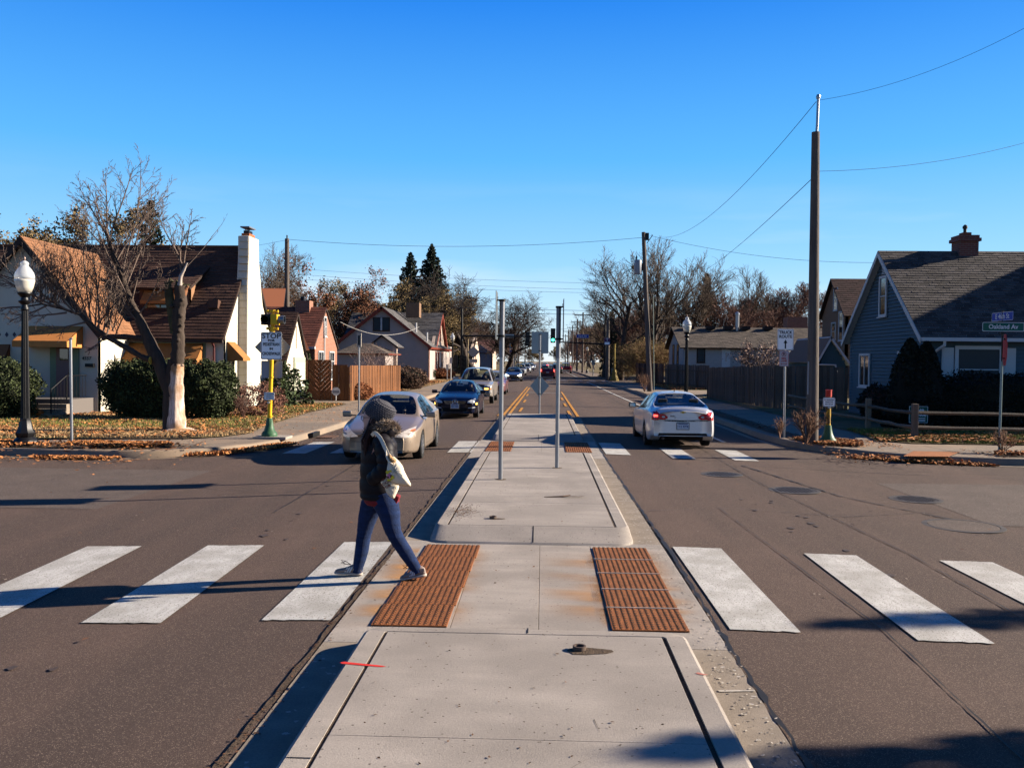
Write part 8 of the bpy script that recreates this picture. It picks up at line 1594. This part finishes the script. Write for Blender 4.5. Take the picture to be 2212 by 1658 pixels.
# oil drips, a long sealed crack and grit in the lanes
oil = mat('oil_drip', (.075, .053, .044), .7, var=.3, vscale=20)
def drips(n, fx, fy, r0, r1, m, seed, nm='oil_drip'):
    r = random.Random(seed); b = MB()
    for _ in range(n):
        x, y = fx(r), fy(r); rad = r.uniform(r0, r1); k = 9; b.add([(x+rad*math.cos(2*PI*i/k)*r.uniform(.7, 1.2), y+1.5*rad*math.sin(2*PI*i/k)*r.uniform(.7, 1.2), hz(x)+.0045) for i in range(k)], [tuple(range(k))])
    o = b.build(nm, m); o['kind'] = 'stuff'
drips(46, lambda r: r.gauss(-3.4, .25), lambda r: r.uniform(4, 40), .012, .05, oil, 3); drips(50, lambda r: r.gauss(3.4, .25), lambda r: r.uniform(3, 30), .012, .05, oil, 4)
drips(60, lambda r: r.uniform(-6, 8), lambda r: r.uniform(4.5, 18), .005, .014, mat('pale_grit', (.35, .28, .22), .9), 6, 'grit')
for pts in ([(-6.2, 14.6), (-4.4, 13.9), (-2.6, 14.3), (-1.7, 14.1)], [(1.5, 12.4), (2.8, 12.9), (4.3, 12.5), (6.1, 13.3)]): struct(strip(pts, .008, .007, 'asphalt_crack', tar, .9))
# hairline cracks in the island slabs
for pts, z in (([(-1.0, 15.0), (-.5, 15.15), (.1, 15.0)], .1525), ([(.1, 4.1), (.35, 4.4), (.3, 4.75)], .1525)):
    o = strip(pts, .0035, z, 'slab_crack', mat('crack_brown', (.12, .095, .075), .9), .9); struct(o)
# ------------------------------------------------------------------ people
skinm = mat('skin', (.75, .42, .32), .55); denim = mat('denim', (.008, .027, .10), .9, var=.35, vscale=9, bump=.7, bscale=60, stretch=(1, 1, 4)); jacketm = mat('black_down_jacket', (.010, .008, .012), .55, spec=.12, var=.2, vscale=8); hairm = mat('dark_hair', (.05, .018, .014), .5, var=.4, vscale=12, stretch=(8, 8, 1))
knit = mat('grey_knit', (.07, .068, .08), .95, var=.3, vscale=30); furm = mat('fur_trim', (.42, .32, .24), .9, isl=.8); furd = mat('fur_dark', (.07, .055, .05), .9, isl=.6); shoem = mat('taupe_suede', (.30, .23, .20), .85, var=.15, vscale=20); solem = mat('shoe_sole', (.55, .45, .38), .8); stripem = mat('shoe_stripe', (.7, .68, .66), .6); redshirt = mat('dark_red_shirt', (.20, .012, .02), .8); canvas = mat('cream_canvas', (.86, .76, .60), .85, var=.06, vscale=12, bump=.4, bscale=90)
def skin_fig(name, nodes, edges, root, m, parent, levels=2):
    """one continuous surface grown round a jointed skeleton: nodes = [(pos, radius or (rx, ry))]"""
    me = bpy.data.meshes.new(name); me.from_pydata([tuple(n[0]) for n in nodes], edges, []); o = bpy.data.objects.new(name, me); col.objects.link(o)
    sk = o.modifiers.new('s', 'SKIN'); sk.use_smooth_shade = True; ss = o.modifiers.new('ss', 'SUBSURF'); ss.levels = ss.render_levels = levels
    ly = me.skin_vertices[0].data if me.skin_vertices else None
    if ly is None:
        bpy.context.view_layer.objects.active = o; bm = bmesh.new(); bm.from_mesh(me); bm.verts.layers.skin.verify(); bm.to_mesh(me); bm.free(); ly = me.skin_vertices[0].data
    for i, n in enumerate(nodes):
        r = n[1]; ly[i].radius = r if hasattr(r, '__len__') else (r, r); ly[i].use_root = (i == root)
    dg = bpy.context.evaluated_depsgraph_get(); dg.update(); ev = bpy.data.meshes.new_from_object(o.evaluated_get(dg)); bpy.data.objects.remove(o); ev.materials.clear(); ev.materials.append(m); ev.name = name
    return link(name, ev, parent)
def loft(name, rings, m, parent, n=28, cap=True, smooth=True, fn=None, sub=0):
    """rings: (centre, ax (half width vector), ay (half depth vector))"""
    b = MB(); vs = []
    for i, (c, a, d) in enumerate(rings):
        for j in range(n): an = 2*PI*j/n; k = fn(i, an) if fn else 1; vs.append(Vector(c)+Vector(a)*math.cos(an)*k+Vector(d)*math.sin(an)*k)
    q = len(rings); b.add(vs, [(i*n+j, i*n+(j+1) % n, (i+1)*n+(j+1) % n, (i+1)*n+j) for i in range(q-1) for j in range(n)]+([tuple(range(n))[::-1], tuple((q-1)*n+j for j in range(n))] if cap else []))
    return b.build(name, m, parent, smooth=smooth)
def spline(P, k=4):
    """P: list of tuples of equal length -> smoothly interpolated"""
    P = [tuple(p) for p in P]; out = []
    for i in range(len(P)-1):
        p0, p1, p2, p3 = P[max(i-1, 0)], P[i], P[i+1], P[min(i+2, len(P)-1)]
        for s_ in range(k):
            t = s_/k; out.append(tuple(.5*((2*b_)+(-a+c)*t+(2*a-5*b_+4*c-d)*t*t+(-a+3*b_-3*c+d)*t**3) for a, b_, c, d in zip(p0, p1, p2, p3)))
    out.append(P[-1]); return out
PY = 8.32; F0 = Vector((-1.5, PY, 0))
W = thing('person', 'woman walking left in a black down jacket, jeans and grey knit hat with glasses', 'person', (F0.x, PY, 0))
def J(x, y, dy=0.0): q = atY(x, y, PY+dy); return q-F0
# legs: near (left) leg trails, far (right) leg leads
hipL, kneeL, ankL = J(833, 1092, -.09), J(849, 1152, -.12), J(900, 1232, -.10); hipR, kneeR, ankR = J(806, 1092, .09), J(787, 1152, .10), J(772, 1232, .08)
ankL.z = max(ankL.z, .10); ankR.z = max(ankR.z, .09)
pel = J(820, 1075); waist = J(820, 1040); chest = J(820, 985); neck = J(816, 938); headc = J(812, 905); 
# body, one continuous surface (mostly under the clothes)
nod = [(pel, .10), (waist, .11), (chest, .13), (neck-Vector((0, 0, .03)), .06), (neck+Vector((-.005, 0, .05)), .052), (headc+Vector((-.01, 0, -.03)), .08), (headc+Vector((-.005, 0, .05)), .085), (hipL, .07), (kneeL, .055), (ankL, .04), (hipR, .07), (kneeR, .055), (ankR, .04)]
shL = J(822, 952, -.17); elL = J(828, 1012, -.24); wrL = J(812, 1034, -.11); shR = J(818, 952, .17); elR = J(826, 1012, .22); wrR = J(812, 1036, .11)
nod += [(shL, .055), (elL, .04), (wrL, .03), (shR, .055), (elR, .04), (wrR, .03)]
# hands tucked towards the pockets: palm and five short bent fingers each
edg = [(0, 1), (1, 2), (2, 3), (3, 4), (4, 5), (5, 6), (0, 7), (7, 8), (8, 9), (0, 10), (10, 11), (11, 12), (2, 13), (13, 14), (14, 15), (2, 16), (16, 17), (17, 18)]
for wi, wv, s_ in ((15, wrL, -1), (18, wrR, 1)):
    d = Vector((-.75, .25*-s_, -.5)).normalized(); pm = len(nod); nod.append((wv+d*.06, (.036, .018))); edg.append((wi, pm))
body = skin_fig('body', nod, edg, 0, skinm, W)
for wv, s_ in ((wrL, -1), (wrR, 1)):
    d = Vector((-.75, .25*-s_, -.5)).normalized(); up = Vector((.5, 0, -.8)).normalized(); b = MB()
    for k, ln in enumerate((.062, .074, .07, .056)): p0 = wv+d*.085+up*(-.027+.018*k); b.tube([p0, p0+d*ln*.5, p0+d*ln*.8+Vector((0, -.012*s_, -.015)), p0+d*ln*.9+Vector((0, -.02*s_, -.035))], [.009, .0085, .008, .006], 8)
    p0 = wv+d*.03-up*.03; b.tube([p0, p0-up*.025+d*.025, p0-up*.03+d*.055], [.011, .010, .008], 8); b.build('fingers', skinm, W, smooth=True)
# jeans: each leg a tapered, creased loft; hips joined above
def legtube(name, pts, rad, seed):
    P = spline([tuple(p)+(r,) for p, r in zip(pts, rad)], 10); rr = random.Random(seed); rings = []
    for i, p in enumerate(P):
        c = Vector(p[:3]); q = Vector(P[min(i+1, len(P)-1)][:3])-Vector(P[max(i-1, 0)][:3]); q.normalize(); a = q.cross(Vector((0, 1, 0))).normalized(); d = a.cross(q).normalized(); near = math.exp(-((i-20)/4.5)**2)+math.exp(-((i-39)/3)**2)*1.2+math.exp(-((i-3)/4)**2); w_ = 1+.035*near*math.sin(i*2.4)+rr.uniform(-.006, .006)
        rings.append((c, a*p[3]*w_, d*p[3]*.96*w_))
    return loft(name, rings, denim, W, 24, fn=lambda i, an: 1+.012*math.sin(i*1.1+an*2))
legtube('jeans_leg', [J(828, 1072, -.06), J(840, 1105, -.10), J(851, 1150, -.12), J(878, 1195, -.11), J(899, 1228, -.10), J(903, 1236, -.10)], [.130, .106, .074, .064, .050, .050], 1)
legtube('jeans_leg', [J(812, 1072, .05), J(797, 1108, .09), J(787, 1150, .10), J(781, 1190, .09), J(773, 1226, .08), J(772, 1235, .08)], [.125, .098, .072, .066, .050, .050], 2)
# shoes
def shoe(ank, heel, toe, w_=.048):
    u = (toe-heel); L_ = u.length; u.normalize(); s_ = Vector((0, 1, 0)); n_ = s_.cross(u).normalized(); n_ = n_ if n_.z > 0 else -n_; rings = []
    t = bpy.data.objects.new('shoe', None)
    for f, hw_, h_ in ((-.02, .012, .03), (0, .030, .062), (.08, .036, .082), (.22, .037, .088), (.38, .038, .080), (.5, .041, .062), (.66, .047, .046), (.82, .046, .036), (.94, .034, .028), (1.0, .012, .018)):
        c = heel+u*(L_*f); rings.append((c+n_*(h_/2+.016), s_*hw_, n_*h_/2))
    o = loft('shoe', rings, shoem, W, 18)
    R2 = [(r_[0]*1, r_[1], r_[2]) for r_ in rings]; so = loft('sole', [(heel+u*(L_*f)+n_*.012, s_*(hw_+.004), n_*.015) for f, hw_, h_ in ((-.03, .012, 0), (0, .032, 0), (.1, .038, 0), (.4, .038, 0), (.66, .048, 0), (.85, .047, 0), (.97, .032, 0), (1.02, .01, 0))], solem, o, 14)
    b = MB()
    for k in range(3):
        f = .40+.085*k; q = heel+u*(L_*f); b.slab([q+n_*.03-s_*.0455, q+n_*.03+u*.014-s_*.0455, q+n_*.078+u*(-.022+.014)-s_*.034, q+n_*.078+u*(-.022)-s_*.034], .004, (0, -1, 0))
    b.build('stripe', stripem, o)
    b = MB(); hc = heel+n_*.05; b.slab([hc-u*.002-s_*.034, hc+u*.05-s_*.039, hc+u*.045+n_*.03-s_*.037, hc+n_*.03-u*.0-s_*.03], .004, (0, -1, 0)); b.build('heel_patch', mat('heel_tan', (.5, .33, .22), .7), o)
    lc = heel+u*(L_*.42)+n_*.095; b = MB(); rr = random.Random(2)
    for k in range(2): a = lc; b.tube([a, a+u*.05+n_*.03, a+u*.10+n_*(.01+.03*k)+s_*.01, a+u*.06+n_*.005, a], .0035, 5)
    b.build('lace', mat('lace_brown', (.08, .05, .05), .8), o)
    return o
hl = J(920, 1243, -.10); tl_ = J(866, 1259, -.10); tl_.z = .012; hl.z = max(hl.z, .03); shoe(ankL, hl, tl_)
hr = J(781, 1251, .08); hr.z = .012; tr_ = J(724, 1247, .08); tr_.z = .02; shoe(ankR, hr, tr_)
# jacket: quilted loft, hem below the hips
prof = [(820, 1076, .172, .205), (819, 1066, .180, .212), (818, 1040, .178, .208), (818, 1010, .172, .205), (819, 985, .170, .208), (821, 962, .160, .205), (822, 948, .130, .17), (819, 938, .085, .11), (815, 930, .07, .085)]
P = spline(prof, 6)
def quilt(i, an):
    ph = (i % 7)/7.0; return 1+.055*math.sin(PI*ph)**.6-.03+.006*math.sin(an*6+i)
rings = [(J(p[0], p[1]), Vector((p[2], 0, 0)), Vector((0, p[3]*.86, 0))) for p in P]
loft('jacket', rings, jacketm, W, 40, fn=quilt)
def sleeve(name, pts, rad, seed):
    P = spline([tuple(p)+(r,) for p, r in zip(pts, rad)], 7); rings = []
    for i, p in enumerate(P):
        q = Vector(P[min(i+1, len(P)-1)][:3])-Vector(P[max(i-1, 0)][:3]); q.normalize(); a = q.cross(Vector((0, 1, 0))).normalized(); d = a.cross(q).normalized(); w_ = 1+.13*abs(math.sin(PI*i/6))**.6-.09
        rings.append((Vector(p[:3]), a*p[3]*w_, d*p[3]*w_))
    return loft(name, rings, jacketm, W, 22)
sleeve('sleeve', [J(822, 950, -.13), J(829, 965, -.19), J(834, 990, -.235), J(833, 1010, -.245), J(818, 1026, -.22), J(802, 1036, -.18)], [.085, .092, .088, .082, .078, .062], 1)
sleeve('sleeve', [J(820, 950, .13), J(822, 965, .18), J(822, 990, .21), J(818, 1012, .21), J(806, 1028, .19), J(796, 1036, .17)], [.085, .09, .084, .08, .074, .06], 2)
loft('shirt_hem', [(J(826, 1088), Vector((.150, 0, 0)), Vector((0, .16, 0))), (J(825, 1082), Vector((.168, 0, 0)), Vector((0, .178, 0))), (J(823, 1070), Vector((.165, 0, 0)), Vector((0, .175, 0)))], redshirt, W, 24)
b = MB(); q = J(856, 1078, -.08); b.box(q, (.05, .12, .09), M=Matrix.Rotation(.4, 3, 'Y')); b.build('shirt_corner', redshirt, W, bevel=.015)
b = MB(); q = J(783, 1010, 0); b.tube([J(782, 1074, -.02), J(781, 1010, -.03), J(786, 955, -.03)], [.006, .006, .006], 6); b.build('zip', mat('zip_grey', (.2, .2, .2), .4, metal=.7), W)
# hood at the back with fur rim
loft('hood', [(J(832, 946), Vector((.03, 0, 0)), Vector((0, .04, 0))), (J(838, 942), Vector((.085, 0, .02)), Vector((0, .13, 0))), (J(843, 934), Vector((.095, 0, .03)), Vector((0, .15, 0))), (J(843, 925), Vector((.085, 0, .04)), Vector((0, .14, 0))), (J(838, 919), Vector((.05, 0, .03)), Vector((0, .09, 0)))], jacketm, W, 24)
def fur(name, path, rad, n, m, L_=.05, seed=1):
    r = np.random.RandomState(seed); P = np.array([tuple(p) for p in spline(path, 8)]); i = r.randint(0, len(P), n); c = P[i]+r.normal(size=(n, 3))*rad*.45; d = c-P[i]; d += r.normal(size=(n, 3))*.012; d /= np.linalg.norm(d, axis=1, keepdims=True); e = c+d*L_*r.uniform(.5, 1.2, n)[:, None]; w_ = np.cross(d, r.normal(size=(n, 3))); w_ /= np.linalg.norm(w_, axis=1, keepdims=True); V = np.stack([c-w_*.0028, c+w_*.0028, e], 1).reshape(-1, 3)
    o = quick_mesh(name, V, np.arange(3*n).reshape(n, 3), m, W); o['kind'] = 'stuff'; b = MB(); b.tube([tuple(p) for p in P], rad*.7, 10); b.build(name+'_band', furd, W, smooth=True); return o
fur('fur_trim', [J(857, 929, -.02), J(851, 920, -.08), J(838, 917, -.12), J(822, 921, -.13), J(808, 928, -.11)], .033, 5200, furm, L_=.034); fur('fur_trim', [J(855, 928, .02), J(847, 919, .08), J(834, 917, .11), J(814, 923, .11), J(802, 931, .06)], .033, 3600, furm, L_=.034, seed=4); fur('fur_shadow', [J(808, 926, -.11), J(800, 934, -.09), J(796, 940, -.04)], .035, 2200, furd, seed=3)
# head: face, hair, hat, glasses.  She looks left and a little away from the camera
HC_ = J(806, 905); fdir = Vector((-1, .28, -.04)).normalized(); fs = fdir.cross(Vector((0, 0, 1))).normalized(); fu = fs.cross(fdir)
def Hd(f, s_, u): return HC_+fdir*f+fs*s_+fu*u
rings = []
for u, c, a, d in ((-.115, .035, .028, .030), (-.105, .038, .045, .042), (-.085, .030, .066, .058), (-.05, .012, .082, .068), (-.015, .004, .092, .073), (.02, 0, .096, .075), (.06, -.004, .095, .074), (.095, -.008, .075, .06), (.115, -.01, .035, .03)): rings.append((Hd(c, 0, u), fdir*a, fs*d))
hd = loft('head', rings, skinm, W, 26)
b = MB(); b.add([tuple(Hd(.088, 0, .022)), tuple(Hd(.088, .014, -.022)), tuple(Hd(.088, -.014, -.022)), tuple(Hd(.116, 0, -.020)), tuple(Hd(.09, 0, -.032))], [(0, 1, 3), (0, 3, 2), (1, 4, 3), (2, 3, 4)]); b.build('nose', skinm, hd, smooth=True)
b = MB(); b.tube([Hd(.078, -.022, -.058), Hd(.092, 0, -.056), Hd(.078, .022, -.058)], [.004, .008, .004], 8); b.build('mouth', mat('lips', (.45, .16, .14), .5), hd, smooth=True)
for s_ in (-1, 1):
    b = MB(); b.lathe([(0, -.012), (.010, -.006), (.012, 0), (.010, .006), (0, .012)], 10, tuple(Hd(.078, s_*.032, .016))); b.build('eye', mat('eye_white', (.7, .68, .66), .2), hd, smooth=True); b = MB(); b.lathe([(.0, -.006), (.006, 0), (0, .006)], 8, tuple(Hd(.090, s_*.032, .016))); b.build('iris', blackp, hd, smooth=True)
    b = MB(); b.lathe([(.0, -.03), (.014, -.02), (.018, .01), (.008, .03)], 10, tuple(Hd(-.01, s_*.075, -.01))); b.build('ear', skinm, hd, smooth=True)
    b = MB(); b.tube([Hd(.098+.0*math.cos(k*PI/8), s_*.032+.024*math.cos(k*PI/8), .014+.019*math.sin(k*PI/8)) for k in range(17)], .0028, 6); b.tube([Hd(.096, s_*.056, .02), Hd(.0, s_*.08, .02)], .0028, 6); b.build('glasses_frame', blackp, hd)
b = MB(); b.tube([Hd(.1, -.01, .018), Hd(.1, .01, .018)], .0025, 6); b.build('glasses_bridge', blackp, hd)
rings = [(J(811, 882, -.0), Vector((.105, 0, .03)), Vector((0, .105, 0)))]
HT_ = [(-.035, .105, .005), (-.02, .118, .0), (.01, .126, -.004), (.045, .129, -.012), (.08, .122, -.022), (.11, .105, -.032), (.13, .07, -.04), (.142, .03, -.044)]
ax_ = Vector((.52, -.05, .86)).normalized(); bx = ax_.cross(Vector((0, 1, 0))).normalized(); by = bx.cross(ax_); hc = J(815, 896)
hat = loft('knit_hat', [(hc+ax_*u+Vector((.028, 0, 0))*min(1, max(u, 0)*9), bx*a, by*a*.92) for u, a, c in HT_], knit, W, 36, fn=lambda i, an: 1+.02*math.sin(an*14+i*1.5))
# knit stitches: small raised loops in rows
b = MB(); r = random.Random(9)
for ui in range(11):
    u = -.03+ui*.0155; a = lerp_tab([(x[0], x[1]) for x in HT_], u)
    for k in range(30):
        an = 2*PI*(k+(ui % 2)*.5)/30; c = hc+ax_*u+Vector((.028, 0, 0))*min(1, max(u, 0)*9)+bx*a*math.cos(an)+by*a*.92*math.sin(an); nn_ = (bx*math.cos(an)+by*math.sin(an)); tt = nn_.cross(ax_).normalized()
        b.tube([c-tt*.009-ax_*.005, c+nn_*.006, c+tt*.009-ax_*.005], [.003, .0058, .003], 4)
o = b.build('stitch', mat('knit_light', (.12, .115, .135), .95), hat); o['kind'] = 'stuff'
hr_r = [(J(812, 900, -.06), .045), (J(807, 915, -.085), .040), (J(801, 930, -.09), .036), (J(793, 945, -.11), .032), (J(790, 960, -.13), .026), (J(788, 975, -.14), .014), (J(788, 984, -.145), .004)]
P = spline([tuple(p)+(q,) for p, q in hr_r], 5); loft('hair', [(Vector(p[:3]), Vector((p[3]*.75, 0, 0)), Vector((0, p[3]*.6, .0))) for p in P], hairm, W, 16, fn=lambda i, an: 1+.12*math.sin(an*7+i*.3))
b = MB(); r = random.Random(6)
for k in range(26):
    o_ = Vector((r.uniform(-.04, .03), r.uniform(-.03, .03), 0)); b.tube([J(809, 902, -.07)+o_, J(802, 925, -.10)+o_*1.1, J(791, 950, -.135)+o_*1.2, J(788+r.uniform(-4, 5), 975+r.uniform(-8, 10), -.15)+o_*.8], [.006, .006, .005, .001], 4)
o = b.build('hair_strands', hairm, W); o['kind'] = 'stuff'
# tote bag, hanging from the near shoulder: a thing of its own
B = thing('tote_bag', 'cream canvas tote bag with yellow and pink print on the walking woman\'s shoulder', 'bag', (F0.x, PY, 0))
def K(x, y, dy): q = z8(x, y); return J(q[0], q[1], dy)
def cushion(name, outline, dy, th, m, bul=1.0, n=5):
    O = [K(x, y, dy) for x, y in outline]; c = sum(O, Vector())/len(O); b = MB(); k = len(O); vs = []
    for side_ in (-1, 1):
        for q in range(n+1):
            f = q/n; h_ = th/2*math.sqrt(max(0, 1-(1-f)**2)) ; r_ = random.Random(5)
            for i, p in enumerate(O): v_ = p.lerp(c, f); vs.append(v_+Vector((0, side_*(h_+.006*math.sin(i*2.1+q)*f), 0)))
    for si in range(2):
        o_ = si*(n+1)*k
        for q in range(n):
            for i in range(k): b_ = (o_+q*k+i, o_+q*k+(i+1) % k, o_+(q+1)*k+(i+1) % k, o_+(q+1)*k+i); b.f.append(b_ if si else b_[::-1]); b.m.append(0)
    b.v = [tuple(v_) for v_ in vs]; bm = bmesh.new(); o = b.build(name, m, B, smooth=True); bm.from_mesh(o.data); bmesh.ops.remove_doubles(bm, verts=bm.verts, dist=.0008); bm.to_mesh(o.data); bm.free(); return o
def dens(P, k=4): return [tuple(q) for q in spline(P+[P[0]], k)][:-1]
cushion('bag_lower', dens([(870, 1120), (800, 1180), (750, 1235), (830, 1340), (900, 1470), (1000, 1560), (1050, 1480), (1100, 1345), (1040, 1250), (950, 1150)], 3), -.25, .07, canvas)
cushion('bag_upper', dens([(905, 870), (935, 800), (1010, 850), (1090, 920), (1160, 1010), (1185, 1090), (1240, 1200), (1300, 1335), (1180, 1345), (1010, 1310), (930, 1220), (880, 1160), (880, 1040), (900, 960)], 3), -.305, .11, canvas)
cushion('bag_mouth', dens([(915, 850), (935, 805), (1020, 870), (1060, 915), (1010, 985), (985, 970), (935, 910)], 3), -.335, .07, mat('canvas_inside', (.50, .31, .15), .9))
b = MB(); P1 = [K(640, 500, -.19), K(690, 455, -.225), K(760, 510, -.265), (K(810, 590, -.30)), K(850, 680, -.325), K(890, 760, -.335), K(925, 830, -.335), K(1000, 860, -.34)]
P2 = spline([tuple(p) for p in P1], 5); vs = []
for i, p in enumerate(P2):
    q = (Vector(P2[min(i+1, len(P2)-1)])-Vector(P2[max(i-1, 0)])).normalized(); w_ = q.cross(Vector((0, 1, 0))).normalized()*.0165; vs += [Vector(p)-w_, Vector(p)+w_, Vector(p)+w_+Vector((0, .006, 0)), Vector(p)-w_+Vector((0, .006, 0))]
b.add(vs, [(4*i+a, 4*i+(a+1) % 4, 4*i+4+(a+1) % 4, 4*i+4+a) for i in range(len(P2)-1) for a in range(4)]); b.build('strap', canvas, B, smooth=False)
b = MB(); P2 = spline([tuple(K(880, 740, -.33)), tuple(K(893, 860, -.35)), tuple(K(930, 930, -.365)), tuple(K(990, 980, -.365)), tuple(K(1015, 975, -.36))], 4); b.tube(P2, .009, 6); b.build('strap', canvas, B, smooth=True)
yp, pk_, br_ = mat('print_yellow', (.75, .62, .05), .8), mat('print_pink', (.75, .25, .42), .8), mat('print_brown', (.22, .07, .05), .8)
def blob(x, y, rx, ry, m, dy=-.365, name='print_mark'): b = MB(); n = 12; r = random.Random(int(x)); c = K(x, y, dy); b.add([c]+[c+Vector((math.cos(2*PI*k/n)*rx*r.uniform(.6, 1.2), 0, math.sin(2*PI*k/n)*ry*r.uniform(.6, 1.2))) for k in range(n)], [(0, 1+k, 1+(k+1) % n) for k in range(n)]); b.build(name, m, B)
for x, y, rx, ry, m in ((905, 1110, .014, .022, yp), (945, 1095, .018, .012, yp), (985, 1190, .022, .02, yp), (930, 1240, .022, .012, yp), (970, 1225, .014, .012, yp), (935, 1170, .022, .022, pk_), (915, 1195, .010, .012, br_), (955, 1150, .010, .010, whitetxt)): blob(x, y, rx, ry, m, -.362 if y < 1215 else -.358)
for i, s_ in enumerate(('IF I', 'LOOK', 'FOR')): c = K(850+i*25, 1230+62*i, -.292); text(B, s_, .036, c, (PI/2, R_(-28), 0), br_, off=.001)
# drivers
def driver(cr_, lb, hairc, top_c, glasses=False, hat_=False):
    S_ = .94; M_ = Matrix.Rotation(cr_.rotation_euler.z, 4, 'Z'); lx = -.37; sy = (cr_['sy'] if 'sy' in cr_ else 0)
    sy = SY[cr_.name]; o0 = Vector(cr_.location); t = thing('person', lb, 'person', o0, cr_.rotation_euler.z); t.scale = (S_,)*3; hz_ = HZ[cr_.name]
    n = [((lx, sy-.12, .70+hz_), .13), ((lx, sy-.15, .90+hz_), .12), ((lx, sy-.18, 1.06+hz_), .13), ((lx, sy-.17, 1.14+hz_), .055), ((lx, sy-.15, 1.25+hz_), .075), ((lx, sy-.15, 1.32+hz_), .07), ((lx-.17, sy-.14, 1.04+hz_), .055), ((lx-.20, sy+.08, .90+hz_), .042), ((lx-.13, sy+.36, 1.02+hz_), .034), ((lx+.17, sy-.14, 1.04+hz_), .055), ((lx+.20, sy+.08, .90+hz_), .042), ((lx+.13, sy+.36, 1.02+hz_), .034), ((lx-.1, sy+.3, .66+hz_), .075), ((lx+.1, sy+.3, .66+hz_), .075)]
    n = [(Vector(a), r_) for a, r_ in n]; skin_fig('body', n, [(0, 1), (1, 2), (2, 3), (3, 4), (4, 5), (2, 6), (6, 7), (7, 8), (2, 9), (9, 10), (10, 11), (0, 12), (0, 13)], 0, skinm, t, 2)
    b = MB(); b.lathe([(.15, .62), (.165, .80), (.17, .95), (.19, 1.04), (.15, 1.10), (.07, 1.15)], 18, (0, 0, 0)); o = b.build('top', mat('top_'+lb[:6], top_c, .8), t, smooth=True); o.location = (lx, sy-.16, hz_); o.scale = (1.15, .8, 1)
    b = MB(); b.lathe([(.088, -.02), (.098, .03), (.090, .08), (.05, .115), (.01, .125)], 16, (0, 0, 0)); o = b.build('hair', mat('hair_'+lb[:6], hairc, .7), t, smooth=True); o.location = (lx, sy-.17, 1.28+hz_)
    if glasses: b = MB(); b.box((lx, sy-.065, 1.295+hz_), (.13, .02, .035)); b.build('sunglasses', blackp, t, bevel=.006)
    return t
SY = {cA.name: .22-.6, cB.name: .15-.6, cP.name: .58-.6}; HZ = {cA.name: 0, cB.name: 0, cP.name: .16}
driver(cA, 'driver with sunglasses at the wheel of the champagne sedan', (.03, .02, .02), (.015, .015, .02), True)
driver(cB, 'driver behind the wheel of the dark blue sedan', (.05, .03, .02), (.04, .04, .05)); driver(cP, 'driver in the grey pickup truck cab', (.04, .03, .02), (.03, .05, .08))
